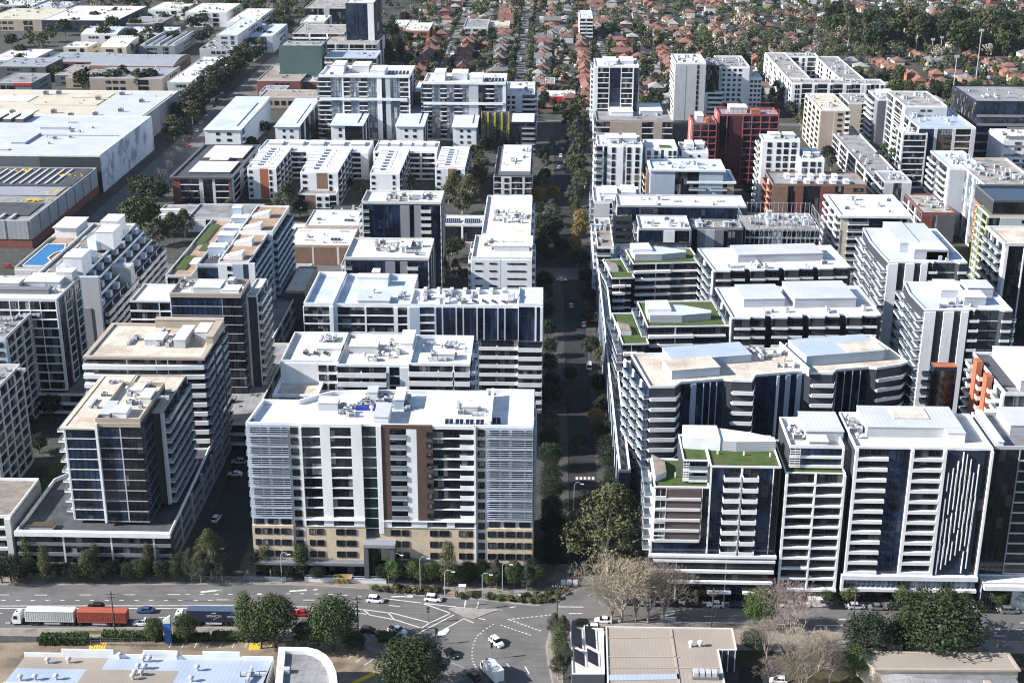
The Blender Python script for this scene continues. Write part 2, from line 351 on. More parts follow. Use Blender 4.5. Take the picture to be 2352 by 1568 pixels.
# ---------------------------------------------------------------- buildings
BOXES = []      # world boxes of every mass, for deciding which repeats the picture shows
BLDS = []
class Bld:
    def __init__(s, name, label, px=None, wd=None, h=10, rz=0., cat='building', group=None):
        if px:
            xl, xr, yf, yb = px
            a = G(xl, yf, h); X1 = XatY(xr, a.y, h); Y1 = YatX(yb, (a.x+X1)/2, h, a.y)
            s.x, s.y, s.w, s.d = a.x, a.y, X1-a.x, Y1-a.y
        else: s.x, s.y, s.w, s.d = wd
        s.h = h; s.rz = rz; s.name = name
        s.root = thing(name, label, cat, (s.x, s.y, 0), rz, group)
        s.items = {}; s.M = Matrix.Translation((s.x, s.y, 0)) @ Matrix.Rotation(rz, 4, 'Z'); s.Mi = s.M.inverted()
        BLDS.append(s)
    def loc(s, x, y, z):                    # local point under a pixel at height z
        return s.Mi @ G(x, y, z)
    def mass(s, x0=0, x1=None, y0=0, y1=None, z0=0, z1=None, mat='white', roof='roof_white', par=.9, pt=.3, pmat=None, over=0., poly=None):
        x1 = s.w if x1 is None else x1; y1 = s.d if y1 is None else y1; z1 = s.h if z1 is None else z1
        pm = pmat or mat
        zb = z1-par
        pl = poly or [(x0, y0), (x1, y0), (x1, y1), (x0, y1)]
        mb = MB(); mb.prism(pl, z0, zb-.004, mat); obj('wall', mb, s.root)
        rb = MB(); ro = [(p[0], p[1], zb) for p in pl]; rb.poly(ro, roof); obj('roof', rb, s.root)
        if par > .05:
            pb = MB(); n = len(pl); cx = sum(p[0] for p in pl)/n; cy = sum(p[1] for p in pl)/n
            A = sum(pl[i][0]*pl[(i+1) % n][1]-pl[(i+1) % n][0]*pl[i][1] for i in range(n))
            inn = inset(pl, pt if A > 0 else -pt); out = inset(pl, -over if A > 0 else over)
            for i in range(n):
                j = (i+1) % n; a, b, c, d = out[i], out[j], inn[j], inn[i]
                k = len(pb.v); zl = zb-.003 if over < .01 else zb-.25
                pb.v += [(*a, zl), (*b, zl), (*b, z1), (*a, z1), (*d, zb+.002), (*c, zb+.002), (*c, z1), (*d, z1)]
                for q in ((0, 1, 2, 3), (3, 2, 6, 7), (7, 6, 5, 4)): pb.f.append(tuple(k+t for t in q)); pb.m.append(pb.mat(pm))
                if over >= .01: pb.f.append((k+1, k, k+4, k+5)); pb.m.append(pb.mat(pm))
            obj('parapet', pb, s.root)
        m = (x0, x1, y0, y1, z0, z1)
        pts = [s.M @ Vector((p[0], p[1], 0)) for p in pl]
        if abs(s.rz) < .03: BOXES.append((min(p.x for p in pts)+.8, max(p.x for p in pts)-.8, min(p.y for p in pts)+.8, max(p.y for p in pts)-.8, z0, zb-.5, s))
        s.last = m
        return m
    def put(s, name, mm, x, y, z, rz=0., area=1., face=None, label=None):
        s.items.setdefault(name, []).append((mm, (x, y, z), rz, area, face, label))
    def fbox(s, name, side, m, u0, u1, z0, z1, n0, n1, mat, label=None):
        """a box standing proud of a facade, as a part of its own"""
        x, y, rz = fpos(side, m, (u0+u1)/2)
        w = u1-u0
        key = (name, 'fb', r2(w), r2(z1-z0), r2(n0), r2(n1), mat)
        mm = cached(key, lambda mb: mb.box(-w/2, w/2, -n1, -n0, 0, z1-z0, mat, nobottom=False))
        s.put(name, mm, x, y, z0, rz, w*(z1-z0), side, label)
    def fac(s, side, m, pat, nf, z0=None, z1=None, d=.5, wall='white', gl='glass', slab='white', st=.35, u0=0., u1=None, bal='white', pr=1.3, up=1., fr='frame_dark', gh=None, strips=True):
        L = (m[1]-m[0]) if side in 'FB' else (m[3]-m[2])
        u1 = L if u1 is None else u1
        z0 = m[4] if z0 is None else z0; z1 = (m[5]-.2) if z1 is None else z1
        fh = (z1-z0)/nf
        toks = pat.split(); ws = []
        for t in toks:
            t = t.split(':'); ws.append(float(t[0][1:] or 1))
        tot = sum(ws); u = u0
        for t, wd in zip(toks, ws):
            w = wd*(u1-u0)/tot; a, b = u, u+w; u += w; uc = (a+b)/2
            q = t.split(':'); k = q[0][0]; opt = q[1:] if len(q) > 1 else []
            x, y, rz = fpos(side, m, uc)
            ox, oy = FN[side]
            if k == 'W':
                s.fbox('wall_panel', side, m, a, b, z0, z1, .002, d, opt[0] if opt else wall)
            elif k == 'w':      # wall with one or more windows per floor: w:count:height:mat
                n = int(opt[0]) if opt else 1; hh = float(opt[1]) if len(opt) > 1 else .5
                wm = opt[2] if len(opt) > 2 else wall; fill = float(opt[3]) if len(opt) > 3 else .6
                if strips and wm != '-': s.fbox('wall_panel', side, m, a, b, z0, z1, .002, d, wm)
                dd = d if (strips and wm != '-') else 0
                ww = w/n*fill
                for i in range(nf):
                    for j in range(n):
                        xx, yy, _ = fpos(side, m, a+w*(j+.5)/n)
                        s.put('window', m_window(r2(ww), r2(fh*hh), fr, gl), xx+ox*(dd+.004), yy+oy*(dd+.004), z0+fh*i+fh*(1-hh)*.5, rz, ww*fh*hh, side)
            elif k in 'gbkcl':
                g2 = opt[0] if opt and opt[0] in MATS and opt[0].startswith('glass') else gl
                bm = opt[0] if opt and not opt[0].startswith('glass') else (opt[1] if len(opt) > 1 else None)
                ph = fh-(st if k != 'c' else .04)
                for i in range(nf):
                    zz = z0+fh*i
                    fw = w if k != 'c' else w-.06
                    s.put('window', m_pane(r2(fw), r2(ph), g2, 'frame_dark'), x+ox*.003, y+oy*.003, zz+(fh-ph), rz, w*ph, side)
                    if k == 'g':
                        s.put('floor_slab', m_slab(r2(w), r2(d), st, bm or slab), x+ox*.002, y+oy*.002, zz, rz, w*st, side)
                    elif k in 'bk':
                        s.put('balcony', m_balcony(r2(w-.05), r2(pr+d), up, bm or bal, st, 'balustrade' if k == 'k' else None), x+ox*.002, y+oy*.002, zz, rz, w*(st+up), side)
                    elif k == 'l':
                        s.put('louvre_screen', m_louvres(r2(w), r2(fh), bm or slab, 4, r2(d+.4)), x, y, zz, rz, w*fh*.3, side)
                        s.put('floor_slab', m_slab(r2(w), .1, st, bm or slab), x+ox*.002, y+oy*.002, zz, rz, w*st*.5, side)
            # 'd' leaves the recess bare
    def bands(s, side, m, zs, u0=0., u1=None, pr=.6, th=.9, mat='white', name='balcony'):
        L = (m[1]-m[0]) if side in 'FB' else (m[3]-m[2]); u1 = L if u1 is None else u1
        for z in zs: s.fbox(name, side, m, u0, u1, z, z+th, .002, pr, mat)
    def top(s, name, m, fx0, fx1, fy0, fy1, zh, mat='louvre_grey', cap='roof_white', z=None, par=.9, over=0.):
        """a box on the roof, in fractions of a mass"""
        x0 = m[0]+(m[1]-m[0])*fx0; x1 = m[0]+(m[1]-m[0])*fx1; y0 = m[2]+(m[3]-m[2])*fy0; y1 = m[2]+(m[3]-m[2])*fy1
        zb = (m[5]-par) if z is None else z
        mb = MB(); mb.box(x0, x1, y0, y1, zb+.003, zb+zh, mat, top=mat); o = obj(name, mb, s.root)
        mb = MB(); mb.box(x0-.15-over, x1+.15+over, y0-.15-over, y1+.15+over, zb+zh+.002, zb+zh+.2, cap, nobottom=False)
        obj('cap', mb, o)
        return (x0, x1, y0, y1, zb, zb+zh+.2)
    def on(s, kind, m, fx, fy, rz=0., z=None, par=.9, arg=None):
        x = m[0]+(m[1]-m[0])*fx; y = m[2]+(m[3]-m[2])*fy; zb = ((m[5]-par) if z is None else z)+.003
        mm = {'air_conditioner': m_ac, 'roof_vent': m_vent, 'air_duct': m_duct, 'solar_panel': m_solar, 'roof_access': m_hutch}[kind](*(arg or ()))
        s.put(kind, mm, x, y, zb, rz, 2.)
    def clutter(s, m, n, seed, x0=.1, x1=.9, y0=.15, y1=.85, par=.9, z=None, big=True):
        rnd = random.Random(seed); n = int(n*1.7)+2
        for i in range(n):
            k = rnd.random(); fx = rnd.uniform(x0, x1); fy = rnd.uniform(y0, y1)
            if k < .5: s.on('air_conditioner', m, fx, fy, rnd.choice((0, 1.571)), z, par, rnd.choice(((1.6, 1.2, 1.3), (2.2, 1.1, 1.6), (1.1, 1., 1.))))
            elif k < .7: s.on('roof_vent', m, fx, fy, 0, z, par)
            elif k < .9: s.on('air_duct', m, fx, fy, rnd.choice((0, 1.571)), z, par, (rnd.choice((3., 5.)),))
            elif big: s.on('roof_access', m, fx, fy, 0, z, par)
    def finish(s):
        for name, L in s.items.items():
            sc = []
            for it in L:
                mm, l, rz, area, face, lab = it
                nx, ny = FN[face][0], FN[face][1]
                fn = Matrix.Rotation(s.rz, 3, 'Z') @ Vector((nx, ny, 0))
                p = s.M @ (Vector(l)+Vector((nx*.6, ny*.6, .8)))
                d = Vector((-p.x, -p.y, CAMH-p.z)); D = d.length; d /= D
                cosf = max(fn.dot(d), 0) if face else .7
                px, py = P(*p)
                vis = cosf > .02 and -20 < px < 2372 and -20 < py < 1588 and not occluded(p, d)
                sc.append((area*cosf/D/D if vis else 0., it))
            sc.sort(key=lambda t: -t[0])
            own = [it for v, it in sc if v > 0][:100]
            rest = [it for v, it in sc][len(own):]
            for mm, l, rz, area, face, lab in own:
                o = obj(name, mm[1], s.root, l, rz, lab)
                if len(mm) > 2: obj('balustrade', mm[2][1], o)
            if rest:
                mb = MB()
                for mm, l, rz, *_ in rest:
                    T = Matrix.Translation(l) @ Matrix.Rotation(rz, 4, 'Z'); mb.add(mm[0], T)
                    if len(mm) > 2: mb.add(mm[2][0], T)
                o = obj(name, mb, s.root)
                if len(rest) > 1: o['kind'] = 'stuff'
FN = {'F': (0, -1), 'B': (0, 1), 'L': (-1, 0), 'R': (1, 0), None: (0, 0)}
def fpos(side, m, u):
    if side == 'F': return (m[0]+u, m[2], 0.)
    if side == 'B': return (m[1]-u, m[3], math.pi)
    if side == 'R': return (m[1], m[2]+u, math.pi/2)
    return (m[0], m[3]-u, -math.pi/2)
def inset(pl, d):
    n = len(pl); out = []
    for i in range(n):
        a, b, c = Vector(pl[i-1]), Vector(pl[i]), Vector(pl[(i+1) % n])
        e1 = (b-a).normalized(); e2 = (c-b).normalized()
        n1 = Vector((-e1.y, e1.x)); n2 = Vector((-e2.y, e2.x))
        k = n1+n2; k = k/max(.2, k.length_squared/2)
        out.append((b.x+k.x*d, b.y+k.y*d))
    return out
def occluded(p, d):
    for x0, x1, y0, y1, z0, z1, o in BOXES:
        t0, t1 = 0., 1e9
        for pp, dd, a, b in ((p.x, d.x, x0, x1), (p.y, d.y, y0, y1), (p.z, d.z, z0, z1)):
            if abs(dd) < 1e-9:
                if pp < a or pp > b: t0 = 1.; t1 = 0.; break
                continue
            q, r = (a-pp)/dd, (b-pp)/dd
            if q > r: q, r = r, q
            if q > t0: t0 = q
            if r < t1: t1 = r
            if t0 > t1: break
        if t0 <= t1 and t1 > .01: return True
    return False
# ---------------------------------------------------------------- foliage
def leafm(name, c1, c2, trans=.25):
    m, nt, b = nodes(name)
    g = N(nt, 'ShaderNodeNewGeometry'); oi = N(nt, 'ShaderNodeObjectInfo')
    c = mixc(nt, g.outputs['Random Per Island'], c1, c2)
    hs = N(nt, 'ShaderNodeHueSaturation'); link(nt, c, hs.inputs['Color'])
    mr = N(nt, 'ShaderNodeMapRange'); mr.inputs[3].default_value = .7; mr.inputs[4].default_value = 1.35; link(nt, oi.outputs['Random'], mr.inputs[0])
    link(nt, mr.outputs[0], hs.inputs['Value'])
    link(nt, hs.outputs[0], b.inputs['Base Color']); b.inputs['Roughness'].default_value = .75; b.inputs['Specular IOR Level'].default_value = .2
    MATS[name] = m
leafm('leaf_dark', (.024, .040, .016), (.052, .074, .027)); leafm('leaf_mid', (.040, .062, .022), (.078, .102, .036))
leafm('leaf_olive', (.054, .060, .028), (.100, .098, .047)); leafm('leaf_grey', (.050, .058, .040), (.095, .10, .068))
leafm('leaf_gold', (.16, .11, .035), (.22, .16, .06)); leafm('leaf_bright', (.045, .080, .022), (.085, .125, .038)); leafm('leaf_pine', (.017, .028, .017), (.034, .048, .026))
worn('bark', (.12, .09, .065), .4); worn('bark_pale', (.48, .42, .35), .4); worn('twig', (.33, .275, .22), .3); worn('twig_pink', (.36, .28, .24), .3)
worn('twig_gold', (.36, .295, .21), .3)
def leaf_cloud(mb, rnd, c, r, n, size, mat, flat=.75):
    k = mb.mat(mat)
    for _ in range(n):
        while True:
            q = Vector((rnd.uniform(-1, 1), rnd.uniform(-1, 1), rnd.uniform(-1, 1)))
            if .05 < q.length <= 1: break
        q = q.normalized()*(rnd.uniform(.5, 1.)**.6)
        p = Vector(c)+Vector((q.x*r, q.y*r, q.z*r*flat))
        nn = (q.normalized()+Vector((rnd.gauss(0, .55), rnd.gauss(0, .55), rnd.gauss(.15, .5)))).normalized()
        u = nn.orthogonal().normalized(); a = rnd.uniform(0, 6.283)
        w = nn.cross(u); u2 = u*math.cos(a)+w*math.sin(a); w2 = nn.cross(u2)
        s1 = size*rnd.uniform(.6, 1.3); s2 = s1*rnd.uniform(.45, .85)
        i = len(mb.v)
        mb.v += [tuple(p-u2*s1), tuple(p+w2*s2-u2*s1*.2), tuple(p+u2*s1), tuple(p-w2*s2+u2*s1*.25)]
        mb.f.append((i, i+1, i+2, i+3)); mb.m.append(k)
def limbs(mb, rnd, h, rad, base, tips, mat):
    top = Vector((rnd.uniform(-.3, .3), rnd.uniform(-.3, .3), base))
    mb.tube([(0, 0, -.3), (top.x*.4, top.y*.4, base*.5), tuple(top)], [rad*1.25, rad, rad*.8], mat, 7)
    for t in tips:
        t = Vector(t); mid = top.lerp(t, .5)+Vector((rnd.uniform(-.3, .3), rnd.uniform(-.3, .3), -(t-top).length*.08))
        mb.tube([tuple(top-Vector((0, 0, base*.12))), tuple(mid), tuple(t)], [rad*.55, rad*.35, rad*.12], mat, 5)
TREES = {}
def tree_proto(key, kind, h, w, seed, detail):
    """crown and trunk meshes for one tree, metres, foot at the origin"""
    rnd = random.Random(seed); cb = MB(); tb = MB()
    if kind == 'round':
        base = h*.20; n = int(40*detail)+12; tips = []
        for i in range(n):
            a = i*2.39996+rnd.uniform(-.3, .3); q = (i+.5)/n; ph = math.acos(1-1.75*q)
            rr = w/2*.64*(.75+.4*rnd.random()); hh = (h-base)/2
            c = (rr*math.sin(ph)*math.cos(a), rr*math.sin(ph)*math.sin(a), base+hh*.92+hh*.70*(.85+.3*rnd.random())*math.cos(ph))
            r = w*rnd.uniform(.12, .20); leaf_cloud(cb, rnd, c, r, int(120*detail)+14, (.17 if detail > .6 else .30 if detail > .4 else .5)*w/9, key[1], .8)
            if i % 4 == 0: tips.append(c)
        limbs(tb, rnd, h, w*.028, base+h*.12, tips, 'bark')
    elif kind == 'gum':
        base = h*.27; n = int(105*detail)+14; tips = []
        for i in range(n):
            a = rnd.uniform(0, 6.283); z = base+(h-base)*rnd.random()**.8; e = math.sin(math.pi*min(1, (z-base)/(h-base)*.8+.22))
            rr = w/2*e*math.sqrt(rnd.uniform(.1, 1))*.82
            c = (rr*math.cos(a), rr*math.sin(a), z); r = w*rnd.uniform(.085, .14)
            leaf_cloud(cb, rnd, c, r, int(90*detail)+16, (.15 if detail > .6 else .28 if detail > .4 else .45)*w/10, key[1], .75)
            if i % 6 == 0: tips.append(c)
        limbs(tb, rnd, h, w*.024, base, tips, 'bark_pale')
    elif kind == 'slim':
        base = h*.2; n = int(22*detail)+8; tips = []
        for i in range(n):
            q = (i+.5)/n; z = base+(h-base)*q; rr = w/2*math.sin(math.pi*(q*.82+.14))*.7; a = i*2.4
            c = (rr*math.cos(a)*.7, rr*math.sin(a)*.7, z); r = w*rnd.uniform(.2, .3)
            leaf_cloud(cb, rnd, c, r, int(110*detail)+12, (.15 if detail > .6 else .3)*w/4.5, key[1], 1.1)
            if i % 5 == 0: tips.append(c)
        limbs(tb, rnd, h, w*.03, base+h*.2, tips, 'bark')
    elif kind == 'cone':
        n = int(30*detail)+10; tips = []
        for i in range(n):
            q = (i+.5)/n; z = h*(.1+.88*q); rr = w/2*(1-q)**.8*.6; a = i*2.4
            leaf_cloud(cb, rnd, (rr*math.cos(a), rr*math.sin(a), z), w*.26*(1.05-q), int(40*detail)+10, .35*w/5, key[1], 1.1)
        tb.tube([(0, 0, -.3), (0, 0, h*.9)], [w*.05, .03], 'bark', 6)
    elif kind == 'bare':
        base = h*.2
        def grow(mbx, p, d, l, r, lev):
            q = p+d*l; mid = p+d*(l*.5)+Vector((rnd.gauss(0, .04), rnd.gauss(0, .04), 0))*l
            mbx.tube([tuple(p), tuple(mid), tuple(q)] if lev < 4 else [tuple(p), tuple(q)], [r, r*.8, r*.6] if lev < 4 else [r, r*.6], key[1], 4 if lev < 2 else 3, False)
            if lev >= (7 if detail > .6 else 5): return
            k = 3 if lev < 3 else rnd.choice((2, 3))
            for j in range(k):
                a = j*6.283/k+rnd.uniform(-.6, .6); u = d.orthogonal().normalized(); v = d.cross(u)
                sp = rnd.uniform(.28, .62)*(w/h*1.15)
                nd = (d+(u*math.cos(a)+v*math.sin(a))*sp+Vector((0, 0, .10))).normalized()
                grow(cb, q if j else q, nd, l*rnd.uniform(.62, .82), max(r*.56, .024), lev+1)
        for j in range(5 if detail > .6 else 3):
            a = j*1.257+rnd.uniform(-.3, .3); sp = rnd.uniform(.25, .62)*w/h
            grow(tb, Vector((0, 0, base*.8)), Vector((math.cos(a)*sp, math.sin(a)*sp, 1)).normalized(), h*.24, h*.013, 1)
        tb.tube([(0, 0, -.3), (0, 0, base*.5), (0, 0, base)], [h*.022, h*.018, h*.015], key[1], 7)
    elif kind == 'shrub':
        for i in range(int(9*detail)+5):
            a = rnd.uniform(0, 6.283); rr = w/2*.6*rnd.random()
            leaf_cloud(cb, rnd, (rr*math.cos(a), rr*math.sin(a), h*rnd.uniform(.35, .7)), w*rnd.uniform(.2, .32), int(40*detail)+10, .2 if detail > .6 else .32, key[1], h/w)
        for i in range(4): tb.tube([(0, 0, -.1), (rnd.uniform(-.3, .3)*w, rnd.uniform(-.3, .3)*w, h*.6)], [.07, .02], 'bark', 4)
    return cb.mesh('crown'), tb.mesh('trunk')
def proto(kind, leaf, h, w, seed, detail):
    key = (kind, leaf, h, w, seed, detail)
    if key not in TREES:
        cm, tm = tree_proto(key, kind, h, w, seed, detail); TREES[key] = (cm, tm)
    return TREES[key]
KIND = {  # kind: (builder, leaf, nominal height, nominal width)
 'fig': ('round', 'leaf_dark', 11, 11), 'dark': ('round', 'leaf_pine', 12, 10), 'round': ('round', 'leaf_mid', 9, 8), 'bright': ('round', 'leaf_bright', 8, 7.5),
 'gum': ('gum', 'leaf_olive', 14, 11), 'greygum': ('gum', 'leaf_grey', 12, 9), 'gold': ('round', 'leaf_gold', 9, 8), 'slim': ('slim', 'leaf_mid', 9, 4.6), 'slimolive': ('slim', 'leaf_olive', 9, 4.2),
 'cone': ('cone', 'leaf_pine', 14, 5), 'bare': ('bare', 'twig', 11, 10), 'barepink': ('bare', 'twig_pink', 13, 13), 'baregold': ('bare', 'twig_gold', 12, 13), 'shrub': ('shrub', 'leaf_mid', 2.2, 3.2), 'shrubolive': ('shrub', 'leaf_olive', 1.6, 2.6)}
LOOK = {'fig': 'dense dark green fig tree', 'dark': 'very dark rounded tree', 'round': 'green round-crowned tree', 'bright': 'fresh green leafy tree', 'gum': 'olive green gum tree',
 'greygum': 'grey green gum tree', 'gold': 'golden autumn tree', 'slim': 'slender green tree', 'slimolive': 'slender olive tree', 'cone': 'pointed dark conifer', 'bare': 'bare winter tree',
 'barepink': 'bare pinkish spreading tree', 'baregold': 'bare golden brown tree', 'shrub': 'low green shrub', 'shrubolive': 'low olive shrub'}
NAMES = {'fig': 'fig_tree', 'dark': 'broadleaf_tree', 'round': 'broadleaf_tree', 'bright': 'broadleaf_tree', 'gum': 'gum_tree', 'greygum': 'gum_tree', 'gold': 'autumn_tree', 'slim': 'slender_tree',
 'slimolive': 'slender_tree', 'cone': 'conifer_tree', 'bare': 'bare_tree', 'barepink': 'bare_tree', 'baregold': 'bare_tree', 'shrub': 'garden_shrub', 'shrubolive': 'garden_shrub'}
TR = random.Random(77)
def plant(kind, x, y, h, label, w=None, group=None, seed=None, detail=None, z=0.):
    b, leaf, nh, nw = KIND[kind]
    D = math.sqrt(x*x+y*y+(CAMH-z)**2)
    det = detail if detail else (1. if D < 460 else (.5 if D < 800 else .25))
    sd = seed if seed is not None else TR.randrange(3 if det < 1 else 4)
    cm, tm = proto(b, leaf, nh, nw, sd, det)
    t = thing(NAMES[kind], label, 'shrub' if 'shrub' in kind else 'tree', (x, y, z), TR.uniform(0, 6.28), group)
    sz = h/nh; sw = (w/nw if w else sz*TR.uniform(.9, 1.1)); t.scale = (sw, sw, sz)
    obj('crown', cm, t); obj('trunk', tm, t)
    return t
# ---------------------------------------------------------------- vehicles
def paint(name, col, metal=.0):
    m = flat('paint_'+name, col, .28, metal, .5); m.node_tree.nodes['Principled BSDF'].inputs['Coat Weight'].default_value = .6
for nm, c in dict(white=(.78, .78, .78), black=(.012, .012, .014), grey=(.16, .165, .17), silver=(.45, .46, .47), red=(.42, .02, .02), blue=(.03, .08, .18), navy=(.015, .025, .06), green=(.03, .09, .06)).items(): paint(nm, c)
flat('car_glass', (.012, .015, .018), .05); flat('lamp_white', (.7, .7, .68), .15); flat('lamp_red', (.35, .01, .01), .2); flat('rim', (.35, .35, .36), .3, .8)
worn('container_red', (.40, .095, .06), .3); worn('container_white', (.62, .61, .58), .45); worn('container_navy', (.018, .026, .05), .2); worn('chassis', (.035, .035, .04), .3)
def loft(mb, secs, mat):
    """closed rings (same count) -> skin"""
    i0 = len(mb.v); n = len(secs[0]); k = mb.mat(mat)
    for s in secs: mb.v += [tuple(p) for p in s]
    for a in range(len(secs)-1):
        for q in range(n):
            r = (q+1) % n; mb.f.append((i0+a*n+q, i0+a*n+r, i0+(a+1)*n+r, i0+(a+1)*n+q)); mb.m.append(k)
    mb.f.append(tuple(i0+q for q in reversed(range(n)))); mb.m.append(k)
    mb.f.append(tuple(i0+(len(secs)-1)*n+q for q in range(n))); mb.m.append(k)
SHAPES = {  # length, width, bonnet z, roof z, (x of bonnet end, windscreen top, roof end, tail glass foot), boot z
 'sedan': (4.6, 1.8, .92, 1.45, (-1.0, -.35, .95, 1.55), 1.0), 'hatch': (4.2, 1.76, .95, 1.50, (-1.05, -.4, 1.35, 1.85), 1.0), 'suv': (4.6, 1.88, 1.05, 1.70, (-1.1, -.45, 1.6, 2.1), 1.1),
 'ute': (5.2, 1.9, 1.08, 1.75, (-1.2, -.6, .55, .7), 1.08), 'van': (5.1, 2.0, 1.15, 2.2, (-1.9, -1.25, 2.3, 2.5), 1.2)}
def car_meshes(shape, col):
    key = ('car', shape, col)
    if key in CACHE: return CACHE[key]
    L, W, bz, rz_, (xa, xb, xc, xd), tz = SHAPES[shape]; p = 'paint_'+col; h = L/2; w = W/2
    body = MB()
    prof = [(-h, .38, .78), (-h+.08, .62, .86), (-h+.45, bz-.13, .95), (xa, bz, 1.), (0, bz+.03, 1.), (xd, tz, 1.), (h-.25, tz-.04, .95), (h-.05, .7, .9), (h, .42, .82)]
    secs = [[(x, -w*f, .28), (x, w*f, .28), (x, w*f*1.0, z*.72), (x, w*f*.92, z), (x, -w*f*.92, z), (x, -w*f, z*.72)] for x, z, f in prof]
    loft(body, secs, p)
    g = MB()
    ins = .12; rw = w*.76; bw = w*.9
    b = [(xa, bz), (xb, rz_), (xc, rz_), (xd, tz)]
    secs = [[(xa, -bw, bz-.02), (xa, bw, bz-.02), (xa+.02, bw*.97, bz+.03), (xa+.02, -bw*.97, bz+.03)], [(xb, -bw, bz-.02), (xb, bw, bz-.02), (xb, rw, rz_-.05), (xb, -rw, rz_-.05)],
            [(xc, -bw, tz-.06), (xc, bw, tz-.06), (xc, rw, rz_-.05), (xc, -rw, rz_-.05)], [(xd, -bw, tz-.03), (xd, bw, tz-.03), (xd-.02, bw*.97, tz+.03), (xd-.02, -bw*.97, tz+.03)]]
    loft(g, secs, 'car_glass')
    body.box(xb-.04, xc+.04, -rw-.02, rw+.02, rz_-.06, rz_, p)
    for x in ((xb+xc)/2, xc-.12) if shape != 'van' else (-.6,):       # door pillars
        for sg in (-1, 1): body.poly([(x-.06, sg*(bw+.012), bz-.02), (x+.06, sg*(bw+.012), bz-.02), (x+.06, sg*(rw+.012), rz_-.05), (x-.06, sg*(rw+.012), rz_-.05)], p)
    if shape == 'van':
        body.box(-.5, xc+.03, -bw-.01, bw+.01, bz-.05, rz_-.3, p); body.box(-.5, xc+.03, -rw-.04, rw+.04, rz_-.31, rz_-.05, p)
    if shape == 'ute': body.box(.95, h-.15, -w*.78, w*.78, bz-.02, bz+.012, 'rubber')
    ri = MB(); ri.lathe([(.02, -.1), (.10, -.1), (.20, -.11), (.21, -.1)], 'rim', 10); wh = MB(); wh.lathe([(.21, -.10), (.31, -.09), (.33, 0), (.31, .09), (.2, .1), (.01, .1)], 'rubber', 12)
    hl = MB(); hl.box(-.06, .06, -.2, .2, -.07, .07, 'lamp_white', nobottom=False); tl = MB(); tl.box(-.05, .05, -.17, .17, -.09, .09, 'lamp_red', nobottom=False)
    CACHE[key] = (body.mesh('body'), g.mesh('glazing'), wh.mesh('wheel'), hl.mesh('headlight'), tl.mesh('tail_light'), L, W, bz, tz, ri.mesh('rim'))
    return CACHE[key]
def car(shape, col, x, y, rz, label, group='cars on the streets', name=None, detail=True, z=0.012):
    bm, gm, wm, hm, tm, L, W, bz, tz, rm = car_meshes(shape, col)
    nm = {'suv': 'parked_car', 'van': 'delivery_van', 'ute': 'utility_truck'}.get(shape, 'passenger_car')
    t = thing(name or nm, label, 'van' if shape == 'van' else 'car', (x, y, z), rz, group)
    obj('body', bm, t); obj('windows', gm, t)
    if detail:
        for sx in (-1, 1):
            for sy in (-1, 1):
                o = obj('wheel', wm, t, (sx*L*.3, sy*(W/2-.09), .33)); o.rotation_euler = (math.pi/2*(1 if sy < 0 else -1), 0, 0); obj('rim', rm, o)
        for sy in (-1, 1):
            obj('headlight', hm, t, (-L/2+.09, sy*W*.31, bz*.68)); obj('tail_light', tm, t, (L/2-.05, sy*W*.35, tz*.7))
    return t
# ---------------------------------------------------------------- ground, roads, markings
EXPOSURE = .92
def px(pts, z=0.): return [tuple(G(x, y, z)) for x, y in pts]
def sheet(name, pts, z, mat, kind='structure'):
    mb = MB(); mb.poly([(p[0], p[1], z) for p in pts], mat); o = obj(name, mb); o['kind'] = kind; return o
def kerbed(name, pts, z0, z1, mat, kmat='concrete'):
    """raised pavement with a stone kerb line round it"""
    a = sum(pts[i][0]*pts[(i+1) % len(pts)][1]-pts[(i+1) % len(pts)][0]*pts[i][1] for i in range(len(pts)))
    if a < 0: pts = pts[::-1]
    mb = MB(); mb.prism([(p[0], p[1]) for p in pts], z0, z1, kmat, notop=True)
    inn = inset([(p[0], p[1]) for p in pts], .35); n = len(pts)
    for i in range(n):
        j = (i+1) % n; mb.quad((pts[i][0], pts[i][1], z1), (pts[j][0], pts[j][1], z1), (*inn[j], z1), (*inn[i], z1), kmat)
    mb.poly([(*p, z1) for p in inn], mat); o = obj(name, mb); o['kind'] = 'structure'; return o
gm, nt, bsd = nodes('ground_mix'); p_ = pos(nt)
c_ = mixc(nt, ramp(nt, noise(nt, p_, .03, 6), .42, .6), (.05, .048, .045), (.038, .042, .028))
c_ = mixc(nt, ramp(nt, noise(nt, p_, .3, 5), .5, .7), c_, (.085, .08, .068)); link(nt, c_, bsd.inputs['Base Color']); bsd.inputs['Roughness'].default_value = .95; MATS['ground_mix'] = gm
gm, nt, bsd = nodes('suburb_mix'); p_ = pos(nt)
c_ = mixc(nt, ramp(nt, noise(nt, p_, .05, 6), .4, .62), (.022, .028, .016), (.06, .057, .047))
c_ = mixc(nt, ramp(nt, noise(nt, p_, .4, 5), .55, .7), c_, (.022, .028, .015)); link(nt, c_, bsd.inputs['Base Color']); bsd.inputs['Roughness'].default_value = .95; MATS['suburb_mix'] = gm
sheet('ground', [(-2500, 100), (2500, 100), (2500, 7000), (-2500, 7000)], 0, 'ground_mix')
sheet('suburb_ground', [(-60, 880), (900, 880), (1400, 2600), (-600, 2600), (-150, 985)], .004, 'suburb_mix')
NK = px([(-60, 1343), (300, 1344), (560, 1341), (726, 1345), (850, 1353), (978, 1370), (1111, 1378), (1190, 1388), (1238, 1391), (1279, 1385), (1298, 1364), (1305, 1348)])
SK = px([(1045, 1568), (1017, 1532), (1002, 1513), (978, 1489), (954, 1474), (920, 1457), (892, 1448), (812, 1438), (500, 1440), (-60, 1442)])
SE = px([(1268, 1568), (1257, 1520), (1253, 1482), (1262, 1448), (1290, 1429), (1720, 1431), (1960, 1456), (2420, 1476)])
